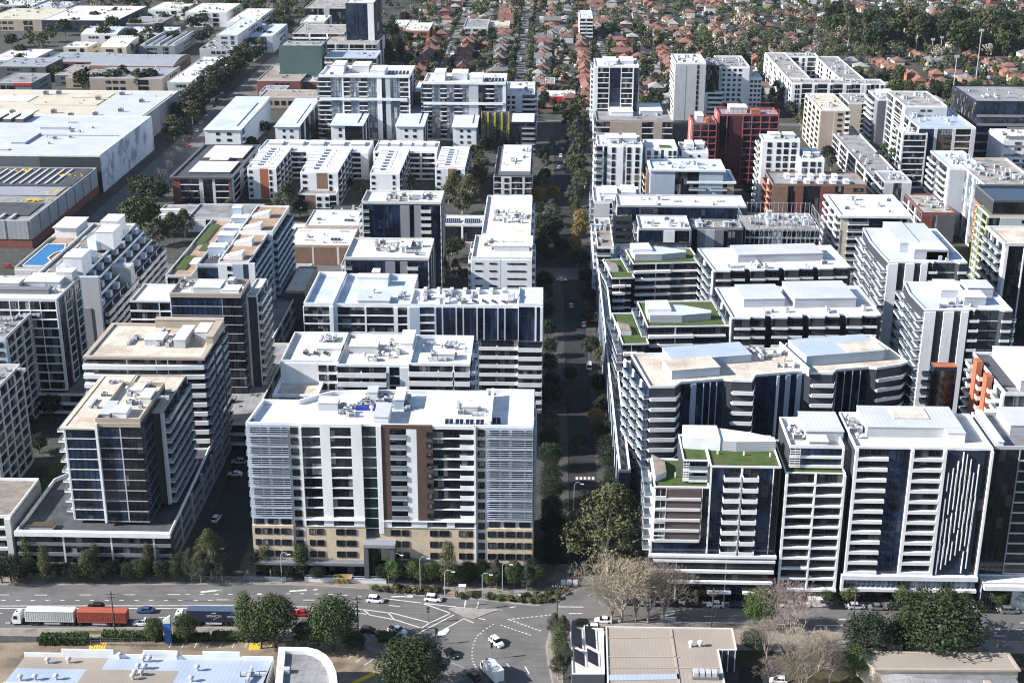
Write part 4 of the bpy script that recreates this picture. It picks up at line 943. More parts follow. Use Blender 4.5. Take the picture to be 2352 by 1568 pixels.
def slant_row():
    data = [('longest white block with sloping metal roof, leftmost of five', (470, 552, 300, 232), 15), ('white block with sloping metal roof, second from the left of five', (632, 686, 293, 236), 15),
            ('white block with sloping metal roof and dark front, middle one of five', (760, 832, 290, 244), 15), ('white block with sloping metal roof, fourth from the left of five', (910, 972, 292, 252), 15), ('smallest white block with sloping metal roof beside the yellow framed building', (1040, 1094, 294, 262), 14)]
    for i, (lab, p, h) in enumerate(data):
        b = Bld('skillion_roof_block', lab, px=p, h=h, cat=AB, group='white blocks with sloping metal roofs')
        w, d = b.w, b.d; m = b.mass(mat='white', roof='metal_white', par=.05)
        rb = MB(); z0, z1 = h+.3, h+2.4
        rb.v += [(-.7, -1, z0), (w+.7, -1, z0), (w+.7, d+1, z1), (-.7, d+1, z1), (-.7, -1, z0+.3), (w+.7, -1, z0+.3), (w+.7, d+1, z1+.3), (-.7, d+1, z1+.3)]
        for q in ((0, 1, 5, 4), (1, 2, 6, 5), (2, 3, 7, 6), (3, 0, 4, 7), (4, 5, 6, 7), (3, 2, 1, 0)): rb.f.append(q); rb.m.append(rb.mat('roof_bluewhite'))
        obj('roof', rb, b.root)
        sk = MB(); sk.poly([(w*.8, d*.1, z0+.3+.1*(z1-z0)+.03), (w*.86, d*.1, z0+.3+.1*(z1-z0)+.03), (w*.86, d*.8, z0+.3+.8*(z1-z0)+.03), (w*.8, d*.8, z0+.3+.8*(z1-z0)+.03)], 'panel_solar'); obj('roof_slot', sk, b.root)
        g = MB(); g.v += [(0, .1, h-.3), (w, .1, h-.3), (w, d-.1, h-.3), (0, d-.1, h-.3), (0, .1, z0), (w, .1, z0), (w, d-.1, z1), (0, d-.1, z1)]
        for q in ((0, 1, 5, 4), (1, 2, 6, 5), (2, 3, 7, 6), (3, 0, 4, 7)): g.f.append(q); g.m.append(g.mat('white'))
        obj('gable_wall', g, b.root)
        b.fac('F', m, 'W1 w1:1:.4:white:.4 W.3 w1:1:.4:white:.5 W.8' if i != 2 else 'W.8 w.5:1:.5 W.3 c2:glass_dark', 4, .3, h, d=.3); b.fac('R', m, 'W.3:bluegrey c1 W.4:bluegrey c1 W.4:bluegrey c1 W.4:bluegrey c1 W.3:bluegrey', 4, .3, h, d=.3)
        if i == 0: b.fac('R', m, 'b.8 W8:bluegrey', 4, .3, h, d=.5)
slant_row()
def towers_c12():
    for lab, p, h, gy, seed in (('broad white gridded apartment tower with rooftop solar panels, left of the pair', (732, 941, 172, 150), 40, 0, 71), ('white gridded apartment tower above the yellow framed block, right of the pair', (972, 1162, 188, 168), 36, 1, 72)):
        b = Bld('apartment_tower', lab, px=p, h=h, cat=AB); m = b.mass(mat='white', roof='roof_white', par=1.2)
        n = round(h/3.1)
        b.fac('F', m, 'g1.2 c1.2:glass_pale W.15 g.7 c.9:glass_pale g.9 c1:glass_pale W.5 c.4:glass_blue W.5:lgrey c1:glass_pale g.9 W.15' if not gy else 'g.8 c.8:glass_pale g.6 c.7:glass_pale g.8 c.6:glass_pale W.9:lgrey c.7 g.8 c.8:glass_pale W.3', n, 1, h-1.6, d=.5, st=.5)
        zz = h*.62; b.fbox('floor_slab', 'F', m, 0, b.w*.97, zz, zz+1.5, .6, 1.3, 'white'); b.fbox('wall_panel', 'F', m, 0, b.w, h-1.4, h, .002, .9, 'white')
        b.fac('L', m, 'k1 W.3 k1', n, 1, h-1.6, d=.3); b.fac('R', m, 'g1 W.6:bluegrey g1', n, 1, h-1.6, d=.3)
        b.top('plant_room', m, .12, .25, .3, .8, 5., 'white', par=1.2); b.top('plant_room', m, .33, .52, .4, .9, 4., 'lgrey', par=1.2); b.top('lift_overrun', m, .56, .72, .05, .6, 3.5, 'white', par=1.2)
        for k in range(6): b.on('solar_panel', m, .74+.04*k, .25, 0, par=1.2, arg=(1.8, 6, 1, 1.2))
        b.clutter(m, 6, seed, par=1.2)
    b = Bld('white_stepped_block', 'white stepped block with wide balconies right of the gridded tower', px=(1162, 1228, 214, 188), h=27, cat=AB); m = b.mass(mat='white', roof='roof_white', par=1.)
    b.fac('F', m, 'w1:2:.5 W.6 b1.2', 8, 1, 26, d=.4); b.fac('R', m, 'b1 W.3 b1', 8, 1, 26, d=.3); b.clutter(m, 4, 5)
    b = Bld('yellow_framed_block', 'block with bright yellow fins and dark glazing at the foot of the white tower', px=(1105, 1170, 256, 232), h=19, cat=AB); m = b.mass(mat='grey', roof='roof_grey', par=.6, pmat='tile_grey')
    b.fac('F', m, 'W.12:yellow c1 W.25:yellow c1 W.25:yellow c1 W.25:yellow c1 W.2:yellow', 5, .5, 18.4, d=1., gl='glass_pale')
    b = Bld('dark_balcony_block', 'black block with thin white balcony rails next to the yellow framed block', px=(1170, 1228, 280, 258), h=20, cat=AB); m = b.mass(mat='navy', roof='roof_white', par=.6)
    b.fac('F', m, 'c.9 W.1:navy k1', 6, .5, 19, d=.2, pr=.8, bal='white', gl='glass_dark'); b.fac('R', m, 'k1 k1', 6, .5, 19, d=.2, pr=.8)
    b = Bld('tan_infill_block', 'narrow tan infill building between the two gridded towers', px=(943, 978, 212, 185), h=26, cat=AB); m = b.mass(mat='tanbrick', roof='roof_white', par=.8); b.fac('F', m, 'w1:2:.5:tanbrick', 7, 1, 25, d=.2)
towers_c12()
# ---------------------------------------------------------------- left column
def tower1():
    b = Bld('glass_apartment_tower', 'dark glass tower with tan roof on a white banded podium at the road', wd=(-137, 320, 41, 73), h=42, cat=AB)
    p = b.mass(0, 40.5, 0, 73, 0, 12.9, 'charcoal', 'roof_dark', 1.1, pmat='white', poly=[(0, 0), (40.5, 0), (38.3, 73), (22, 73), (10, 45), (0, 30)])
    b.fac('F', p, 'g2.6:glass_dark W.1 g2.6 W.1 g2.3 W.1 g.9', 3, 2.6, 11.6, d=.4, st=.95, bal='offwhite', slab='tile_grey', wall='offwhite')  # middle slab bands greyed to paint in the shade on them
    b.fac('F', p, 'c1 W.1:dgrey c1 W.1:dgrey c1 W.1:dgrey c1', 1, .1, 2.5, d=.3, gl='glass_dark')
    b.bands('F', p, [11.6], -.2, 40.7, 1., 1.3, 'white', 'podium_edge')
    b.fac('R', (0, 39.6, 0, 73, 0, 12.9), 'g1 W.1 g1 W.1 g1 W.12 g1 W.1 g1 W.1 g1', 3, 2.6, 11.8, d=.8, st=1., slab='tile_grey', wall='grey')
    b.fbox('podium_canopy', 'F', (36, 40.5, -1, 10, 0, 5), 0, 6.5, 4.6, 5.2, .0, 1.2, 'tile_grey')
    m = b.mass(13.6, 22.2, 6.2, 41, 12.9, 39.8, 'charcoal', 'roof_tan', .2, over=.9, pmat='cream'); m2 = b.mass(22.25, 33.8, 5.4, 30, 12.9, 42.6, 'charcoal', 'roof_tan', 1.2, pmat='beige'); m3 = b.mass(22.25, 36.6, 30.02, 42, 12.9, 39.9, 'charcoal', 'roof_tan', .5, pmat='beige')
    m4 = b.mass(33.9, 36.6, 16, 30, 12.9, 39.9, 'charcoal', 'roof_tan', .4, pmat='beige')
    b.fac('F', m, 'W.05:lgrey g1:glass_blue W.05', 9, 12.9, 39.3, d=.2, st=.2)
    b.fbox('wall_panel', 'F', m2, -.1, .5, 12.9, 41.3, .002, .9, 'white')
    b.fac('F', m2, 'W.05:charcoal g1.1:glass_blue W.06:lgrey g1:glass_dark', 9, 12.9, 40.2, d=.15, st=.2, slab='lgrey')
    b.fbox('fascia', 'F', m2, .5, 11.6, 40.3, 41.38, .002, .3, 'beige')
    b.fac('R', m2, 'g1:glass_blue g1:glass_dark', 9, 12.9, 40.2, d=.2, st=.3, slab='dgrey')
    b.fac('R', m4, 'W.12:lgrey k1 k1', 9, 12.9, 39.3, d=.3, pr=1.2, bal='lgrey', st=.4); b.fac('R', m3, 'k1 k1 W.1:lgrey', 9, 12.9, 39.3, d=.3, pr=1.2, bal='lgrey', st=.4)
    b.fbox('fin', 'F', m4, 2.2, 2.9, 12.9, 39.6, .002, .5, 'lgrey')
    b.fac('L', m, 'k1 k1 k1 W.4', 9, 12.9, 39.2, d=.3, pr=3.2, bal='white', up=.35)
    b.top('plant_room', m2, .30, .62, .12, .32, 1.5, 'white', 'white', par=1.2); b.top('plant_screen', m2, .02, .25, .10, .45, 1.2, 'lgrey', 'lgrey', par=1.2); b.top('stair_head', m2, .7, .95, .5, .75, 1.8, 'offwhite', 'white', par=1.2)
    b.top('plant_room', m2, .35, .6, .75, .95, 1.2, 'white', 'roof_warm', par=1.2); b.clutter(m2, 6, 81, .2, .9, .3, .9, par=1.2, big=False); b.clutter(m, 2, 82, .3, .7, .3, .9, par=.5, big=False)
    b.top('planter', p, .03, .22, .03, .06, 1., 'lgrey', 'soil', par=1.1)
    return b
tower1()
def tower2():
    b = Bld('banded_apartment_tower', 'tower with tan roof and broad wrapping white balcony bands between two darker towers', px=(200, 463, 816, 745), h=41, cat=AB)
    w, d = b.w, b.d; m = b.mass(mat='charcoal', roof='roof_tan', par=.5, over=1.0, pmat='beige')
    b.fac('F', m, 'g2.2 W.05 g1.6 W.05 g.6 W.05 g1.9', 11, 8, 40.2, d=.3, st=.3, slab='charcoal')
    fh = 32.2/11
    for i in range(11):
        z = 8+fh*i; mb = MB()
        mb.prism([(-1.2, -1.6), (w*.6, -1.6), (w+.6, -.7), (w+.6, .6), (w*.6, .1), (-1.2, .1)], z, z+1.25, 'white'); obj('balcony_band', mb, b.root)
    b.fac('R', m, 'k1 W.2:charcoal k1 W.2:charcoal k.8', 11, 8, 40.2, d=.3, pr=1.3, bal='lgrey', gl='glass_dark', st=.4); b.fac('L', m, 'k1 W.3:charcoal k1', 11, 8, 40.2, d=.3, pr=1.2, bal='white')
    b.top('parapet_wall', m, .40, 1.02, .93, 1.02, 2.6, 'beige', 'beige', par=.5); b.top('parapet_wall', m, .97, 1.03, .4, .93, 2.6, 'beige', 'beige', par=.5)
    b.top('plant_room', m, .42, .58, .38, .62, 1.7, 'lgrey', 'white', par=.5); b.top('plant_room', m, .7, .8, .3, .75, 2.6, 'lgrey', 'white', par=.5); b.top('stair_head', m, .84, .95, .55, .85, 2.6, 'offwhite', 'white', par=.5)
    b.clutter(m, 8, 83, .25, .7, .3, .7, par=.5, big=False)
    p = b.mass(-6, w-2, -6, d+22, 0, 8, 'charcoal', 'paving', .9, pmat='offwhite'); b.fac('F', p, 'g1 W.05 g1 W.05 g1 W.05 g1', 2, 1, 7, d=.6, st=1., slab='offwhite', wall='white')
tower2()
def tower3():
    b = Bld('curtain_wall_tower', 'tallest left tower with deep blue curtain wall front, tan roof and brown right flank', px=(390, 553, 672, 640), h=43, cat=AB)
    w, d = b.w, b.d; m = b.mass(mat='charcoal', roof='roof_warm', par=1.2, pmat='beige'); m2 = b.mass(-13.5, -.02, .5, d+3, 0, 40, 'charcoal', 'roof_warm', .6, pmat='offwhite')
    b.fac('F', m, 'W.04:lgrey g3.2:glass_blue W.03:lgrey g1.2:glass_dark', 12, 4, 41.5, d=.15, st=.22, slab='lgrey'); b.fac('F', m2, 'g2.4 W.06 g.9 W.05', 12, 4, 39.2, d=.4, st=.5, slab='white')
    b.fbox('fascia', 'F', m, 0, w, 41.52, 42.9, .002, .35, 'beige')
    b.fac('R', m, 'g1:glass_blue g1:glass_dark', 12, 4, 41.5, d=.2, st=.3, slab='tile_grey'); m3 = b.mass(w+.02, w+3.5, d*.45, d+10, 0, 40, 'charcoal', 'roof_warm', .5, pmat='offwhite')
    b.fac('R', m3, 'W.12:offwhite b1 b1 W.1:offwhite b1 W.12:white', 11, 5, 39.4, d=.3, pr=1.3, bal='offwhite', up=.7, st=.4)
    b.fac('F', m3, 'W.3:lgrey W1:charcoal', 1, 4, 39.3, d=.3)
    b.top('plant_room', m, .3, .68, .2, .75, 2., 'lgrey', 'white', par=1.2); b.top('plant_room', m, .7, .95, .15, .5, 1.5, 'white', 'white', par=1.2); b.top('stair_head', m, .72, .8, .7, .95, 2., 'lgrey', 'lgrey', par=1.2)
    b.clutter(m, 6, 84, .05, .7, .2, .8, par=1.2, big=False)
    p = b.mass(w-12, w+6.5, -27, d+30, 0, 9, 'charcoal', 'roof_grey', 1., pmat='offwhite'); b.fac('F', p, 'g1 W.05 g1 W.05', 2, 2, 8.6, d=.7, st=1., slab='offwhite', wall='white'); b.fac('R', p, 'g1 W.2:grey g1 W.2:grey g1 W.2:grey g1', 2, 2, 8.4, d=.6, st=1., slab='tile_grey')
tower3()
def left_edge():
    b = Bld('gridded_apartment_tower', 'tall block with white offset grid over black glass near the left edge, rooftop plant', wd=(-192, 425.5, 33.6, 24), h=40, cat=AB)
    w, d = b.w, b.d; m = b.mass(mat='charcoal', roof='roof_warm', par=.9, pmat='offwhite')
    b.fac('F', m, 'g1.6 W.1 g1 W.08 g1.2 W.08 g1.4 W.08 g.8 W.08 g1 W.08 g1 W.06 g1.5 W.1', 10, 8, 39, d=.45, st=.45)
    b.fac('R', m, 'W.12 c1.2 W.12 g1 W.08:lgrey c.8 W.1 g1 W.2', 10, 8, 39, d=.4, gl='glass_dark', st=.3)
    p = b.mass(-2, w+7, -3, d-2, 0, 8, 'charcoal', 'paving', .8, pmat='white'); b.fac('F', p, 'g1 W.06 g1.2 W.05 g1 W.06 g1.2', 2, 1, 7.2, d=.6, st=.9)
    b.top('plant_room', m, .1, .52, .45, .7, 2.4, 'offwhite', 'roof_white'); b.top('plant_room', m, .55, .9, .55, .95, 2.2, 'lgrey', 'roof_white'); b.top('stair_head', m, .82, .98, .78, .98, 3.8, 'offwhite', 'roof_white'); b.top('plant_room', m, .1, .85, .3, .42, 1.5, 'tile_grey', 'tile_grey')
    b.clutter(m, 9, 91, .1, .95, .3, .9)
    b = Bld('corner_grid_block', 'block with blank grey end wall and white gridded side windows at the left edge', wd=(-184, 403, 16.5, 34), h=35, cat=AB)
    m = b.mass(mat='lgrey', roof='roof_grey', par=.9, pmat='offwhite'); b.fac('R', m, 'W.1 g1 W.08 g1 W.08 g1 W.08 g1 W.08 g1 W.1', 11, 1, 34, d=.5, st=.45, bal='offwhite', wall='offwhite', slab='offwhite')
    b.fac('F', m, 'W2:bluegrey w.8:1:.5:bluegrey', 11, 1, 34, d=.2); b.clutter(m, 7, 92, .5, .95)
    b = Bld('front_grid_block', 'cut off block with white framed black windows low on the left edge', wd=(-178, 362, 21, 24), h=33, cat=AB)
    m = b.mass(mat='offwhite', roof='roof_grey', par=.9, pmat='offwhite'); b.fac('R', m, 'W.08 g1 W.06 g1 W.06 g1 W.06 g1 W.08', 10, 1, 32, d=.5, st=.45, slab='offwhite'); b.fac('F', m, 'W1:lgrey w1:2:.55:lgrey', 10, 1, 32, d=.2); b.clutter(m, 6, 93, .4, .9)
    b = Bld('low_white_flats', 'low flats with heavy white frames round dark openings beside the corner podium', wd=(-175, 322, 36.2, 22), h=16, cat=AB)
    m = b.mass(mat='charcoal', roof='paving', par=.8, pmat='white'); b.fac('F', m, 'W.15 g1 W.15 g1 W.15 g1 W.15', 4, 3, 15.2, d=.8, st=.8, wall='offwhite', slab='offwhite'); b.fac('R', m, 'W1:grey W1:grey', 1, 1, 15, d=.2)
    b = Bld('basement_pavilion', 'small grey concrete stair pavilion in the shaded courtyard', wd=(-141, 357, 7, 6), h=3.5, cat='pavilion'); m = b.mass(mat='grey', roof='roof_grey', par=.2); b.fac('F', m, 'W1:grey c1 W1:grey', 1, 0, 3, d=.2)
left_edge()
def terraces():
    b = Bld('terraced_apartment_block', 'stepped apartment block with rows of white terrace balconies, rooftop decks and a swimming pool', wd=(-199, 468, 41, 82), h=33, cat=AB)
    w, d = b.w, b.d
    m = b.mass(12, w, 2, d, 0, 21, 'charcoal', 'paving', .9, pmat='offwhite')
    b.fac('R', m, 'b1 W.06 b1 W.06 b1 W.06 b1 W.3:lgrey b1 W.06 b1 W.06 b1 W.06 b1', 7, 1, 21, d=.3, pr=1.4, up=1.1, st=.4, bal='offwhite', gl='glass_dark')
    for k in range(3):
        z = 21+k*3.2; xr = w-3.2*(k+1)
        t = b.mass(14, xr, 3+k, d-2, z-.9, z+3.2, 'charcoal', 'paving', .9, pmat='white')
        for j in range(8): b.fbox('terrace_pod', 'R', (14, xr, 3+k, d-2, z, z+3), 1.5+j*9.4+k*.7, 4.2+j*9.4+k*.7, z+.2, z+2.4, .002, 2.1, 'bluegrey')
    e = b.mass(29, w-.4, 0, 2, 0, 33.5, 'lgrey', 'lgrey', .3); b.fbox('wall_panel', 'F', e, .3, 8, 0, 22, .002, .25, 'grey')
    e2 = b.mass(w-6, w+1.2, 33, 38, 0, 27, 'lgrey', 'lgrey', .3)
    for fx, fy in ((.62, .12), (.66, .52), (.60, .70)):
        b.top('stair_tower', (0, w, 0, d, 0, 33), fx, fx+.16, fy, fy+.13, 7, 'white', 'roof_white', z=30.6)
    for k in range(4):
        y = 8+k*18; mb = MB(); mb.prism([(23, y), (27.5, y-3), (31.5, y+2), (30, y+8), (24, y+8)], 30.6, [34.6, 34.2, 32.2, 32.4, 34.8], 'bluegrey'); obj('sloping_roof_pod', mb, b.root)
    for k in range(6): b.on('air_duct', (0, w, 0, d, 0, 33), .44+.02*(k % 2), .12+.13*k, 1.57, z=30.6, arg=(5.,))
    q = b.mass(-5, 11.9, 40, 103, 0, 24, 'offwhite', 'deck', 1., pmat='offwhite')
    pts = [(1, 1.5), (9.4, 1.5), (9.9, 8), (7.3, 12), (7.7, 18), (10.1, 23), (8.4, 30.6), (1, 30.6)]
    mb = MB(); mb.poly([(x-4.4, y+43, 23.3) for x, y in pts], 'water'); obj('swimming_pool', mb, b.root)
    mb = MB()
    for i in range(8):
        a, c = pts[i], pts[(i+1) % 8]; mb.tube([(a[0]-4.4, a[1]+43, 23.25), (c[0]-4.4, c[1]+43, 23.25)], .28, 'white', 4)
    obj('pool_edge', mb, b.root)
    b.top('roof_pavilion', q, .1, .62, .68, .92, 4.5, 'white', 'roof_white', over=.6); b.top('planter', q, .7, .95, .6, .97, .8, 'lgrey', 'grass')
    b.fac('F', q, 'W1 w.4:1:.3 W1.4', 7, 1, 23, d=.3, wall='offwhite')
    b = Bld('roof_garden_block', 'big block with lawn strips, brown decks and white skylight hoods on its roof', px=(378, 566, 613, 487), h=35, cat=AB)
    w, d = b.w, b.d
    m = b.mass(0, w*.32, 0, d, 0, 32, 'offwhite', 'deck', 1.1, pmat='offwhite'); m2 = b.mass(w*.321, w*.62, 9, d-3, 0, 33.5, 'grey', 'roof_dark', .8, pmat='bluegrey'); m3 = b.mass(w*.621, w, 4, d*.54, 0, 36, 'white', 'deck', .6); m4 = b.mass(w*.621, w+2, d*.541, d+3, 0, 37, 'white', 'deck', .6)
    for mm_ in (m3, m4):
        b.fac('R', mm_, 'b1 b1 b1 b1 b1 b1', 11, 2, 35, d=.3, pr=1.3, up=.9, st=.35, bal='bluegrey', gl='glass_dark')
    b.fac('F', m3, 'W1 w.8:1:.5 W1.3:bluegrey W.7:navy', 11, 2, 35, d=.3); b.fac('F', m, 'W.3 c2.4 W.3:white c.8', 10, 2, 31, d=.4); b.fac('F', m2, 'c1 c1', 10, 2, 32, d=.3, gl='glass_blue')
    b.fbox('fin', 'R', m3, -.6, .5, 8, 35.5, .002, 2.2, 'white')
    for k in range(4):
        mb = MB(); x0 = w*.66; y0 = 8+k*17.5; z = 35.4+(.9 if k > 1 else 0); mb.prism([(x0, y0), (x0+7, y0), (x0+7, y0+5), (x0, y0+5)], z, [z+.7, z+2.6, z+2.6, z+.7], 'white'); obj('skylight_hood', mb, b.root)
    for fx0, fx1, fy0, fy1, h_, mt, cp in ((.08, .5, .12, .34, .35, 'lgrey', 'grass'), (.1, .45, .55, .92, .4, 'lgrey', 'grass'), (.55, .95, .2, .3, .5, 'white', 'white'), (.5, .9, .42, .55, .6, 'white', 'grass')):
        b.top('planter', m, fx0, fx1, fy0, fy1, h_, mt, cp, par=1.1)
    for fy in (.2, .45, .62, .85): b.top('roof_pavilion', m2, .15, .85, fy, fy+.09, 3.2, 'bluegrey', 'white', par=.8)
    b.top('lift_overrun', m2, .1, .5, .93, .99, 6, 'bluegrey', 'white', par=.8); b.clutter(m2, 10, 94, .1, .9, .1, .9, par=.8, big=False)
    p = b.mass(w+.3, w+9, -6, d+10, 0, 10, 'tile_grey', 'roof_grey', 1., pmat='offwhite'); b.fac('R', p, 'g1 W.1:grey g1 W.1:grey g1 W.1:grey g1 W.1:grey g1', 2, 2, 9, d=.5, slab='tile_grey', st=.9)
terraces()
b = Bld('podium_hall', 'low cream roofed hall between the roof garden block and white apartments', px=(655, 700, 668, 612), h=13, cat='building'); m = b.mass(mat='beige', roof='roof_warm', par=.6); b.fac('F', m, 'W1:dgrey W1:dgrey', 1, 0, 12, d=.2)
b = Bld('parking_deck', 'flat grey parking deck with white kerb walls behind the roof garden', px=(430, 598, 500, 468), h=7, cat='parking deck'); m = b.mass(mat='offwhite', roof='roof_grey', par=.8); b.fac('F', m, 'W1 c2 W1', 2, 0, 6, d=.2); b.fac('R', m, 'W1 c2 W1', 2, 0, 6, d=.2)
b = Bld('parking_deck', 'lower parking deck crossed by white wall strips under the trees', px=(350, 440, 500, 470), h=5, cat='parking deck'); m = b.mass(mat='offwhite', roof='roof_grey', par=.6); b.fac('F', m, 'c2 W.5', 1, 0, 4, d=.2)
for fy in (.15, .5): b.top('wall_strip', m, 0, .6, fy, fy+.1, .9, 'white', 'white', par=.6)
def verandah_block():
    b = Bld('apartment_block', 'low apartment block with dark overhanging eaves and white roof panels by the warehouse lane', px=(395, 530, 405, 333), h=15, cat=AB)
    w, d = b.w, b.d; m = b.mass(mat='offwhite', roof='roof_dark', par=.7, over=1.2, pmat='dgrey')
    b.top('roof_panel', m, .22, .92, .12, .44, .9, 'dgrey', 'roof_white', par=.7); b.top('roof_panel', m, .22, .92, .56, .95, .9, 'dgrey', 'roof_white', par=.7); b.top('skylight', m, .4, .72, .44, .55, 1.8, 'dgrey', 'roof_white', par=.7)
    b.fac('F', m, 'W.6:redbrick g1.4 W.3 c.7 W.2 g1 W.2:redbrick', 4, .5, 14, d=.5, gl='glass_dark', wall='offwhite'); b.fac('R', m, 'W.3:bluegrey g1 W.6:bluegrey g1 W.6:bluegrey g1 W.3:bluegrey', 4, .5, 14, d=.4, gl='glass_dark'); b.fac('L', m, 'W1 g1 W1 g1', 4, .5, 14, d=.3)
verandah_block()
def warehouses():
    b = Bld('warehouse', 'huge white roofed warehouse with stained pale blue concrete side wall', wd=(-330, 713, 96.5, 101), h=20, cat='warehouse')
    m = b.mass(mat='white', roof='metal_white', par=.4); w, d = b.w, b.d
    b.fac('R', m, 'W1:stainwall W1:stainwall W1:stainwall W1:stainwall', 1, 0, 19.5, d=.3); b.fac('F', m, 'W1:charcoal W1:dgrey W1:charcoal', 1, 0, 19, d=.2); b.top('roof_duct', m, .45, .62, .62, .66, 1.2, 'lgrey', 'lgrey', par=.4); b.top('roof_duct', m, .42, .50, .25, .5, 1., 'bluegrey', 'lgrey', par=.4)  # front wall panels coloured dark to paint in that wall's shade
    b.top('roof_ridge', m, .5, .96, .47, .475, .4, 'lgrey', 'lgrey', par=.4); b.top('roof_hatch', m, .38, .46, .1, .13, .5, 'lgrey', 'lgrey', par=.4); b.clutter(m, 5, 95, .3, .8, .2, .8, par=.4, big=False)
    for k in range(5): b.top('roof_louvre', m, -.06+.075*k, -.015+.075*k, .80, .97, 2.2, 'dgrey', 'white', par=.4)
    b = Bld('warehouse', 'long cream metal roofed warehouse with cowl ventilators at the far left', wd=(-400, 815, 157, 100), h=16, cat='warehouse')
    m = b.mass(mat='grey', roof='metal_cream', par=.3, pmat='white'); b.top('roof_panel', m, .78, .99, .02, .9, .3, 'white', 'metal_white', par=.3); b.fac('R', m, 'W1:tile_grey W1:grey W1:tile_grey W1:grey', 1, 0, 15.5, d=.3)
    rnd = random.Random(5)
    for fx0, fx1, fy0, fy1, cp in ((.30, .55, .1, .35, 'roof_warm'), (.5, .75, .5, .7, 'metal_cream'), (.2, .45, .6, .8, 'roof_white'), (.55, .7, .05, .22, 'roof_tan'), (.6, .75, .75, .9, 'roof_tan')): b.top('roof_panel', m, fx0, fx1, fy0, fy1, .2, 'white', cp, par=.3)
    for k in range(24): b.on('roof_vent' if k % 2 else 'air_conditioner', m, rnd.uniform(.35, .95), rnd.uniform(.05, .9), 0, par=.3, arg=() if k % 2 else (3., 2.2, 2.6))
    b = Bld('derelict_warehouse', 'grey ribbed concrete warehouse with yellow roof litter and bare purlins on its dark roof', wd=(-330, 611, 94.5, 101), h=13.5, cat='warehouse')
    m = b.mass(mat='precast', roof='roof_grey', par=.5, pmat='lgrey'); w, d = b.w, b.d
    b.fac('R', m, 'W.8:precast d.12 '*8, 1, 4.5, 13, d=.5); b.fac('F', m, 'W.9:precast d.1 '*9, 1, 4.5, 13.2, d=.5)
    b.fac('R', m, 'W1:redbrick', 1, 0, 4.4, d=.2); b.fac('F', m, 'W1:redbrick', 1, 0, 4.4, d=.2)
    for fx0, fx1, fy0, fy1, cp in ((.45, .985, .62, .98, 'roof_dark'), (.62, .96, .08, .3, 'roof_dark'), (.5, .97, .44, .6, 'metal_grey'), (.45, .62, .08, .4, 'roof_dark')): b.top('roof_panel', m, fx0, fx1, fy0, fy1, .25, 'dgrey', cp, par=.5)
    for k in range(9): b.top('purlin', m, .52+.045*k, .528+.045*k, .64+.01*(k % 3), .95, .8, 'lgrey', 'lgrey', par=.5)
    for k in range(6): b.top('rafter', m, .62+.055*k, .63+.055*k, .01, .09, .9, 'lgrey', 'lgrey', par=.5)
    for j, (fx, fy, n) in enumerate(((.6, .92, 30), (.9, .82, 22), (.93, .5, 14), (.88, .34, 30), (.7, .15, 14), (.52, .55, 10))):
        mb = MB(); 
        for _ in range(n):
            x = w*(fx+rnd.gauss(0, .035)); y = d*(fy+rnd.gauss(0, .014)); s_ = rnd.uniform(.5, 1.4); mb.box(x, x+s_, y, y+s_*rnd.uniform(.5, 1.2), 13.3, 13.5+rnd.uniform(0, .5), 'yellow')
        obj('yellow_insulation', mb, b.root)['kind'] = 'stuff'
warehouses()
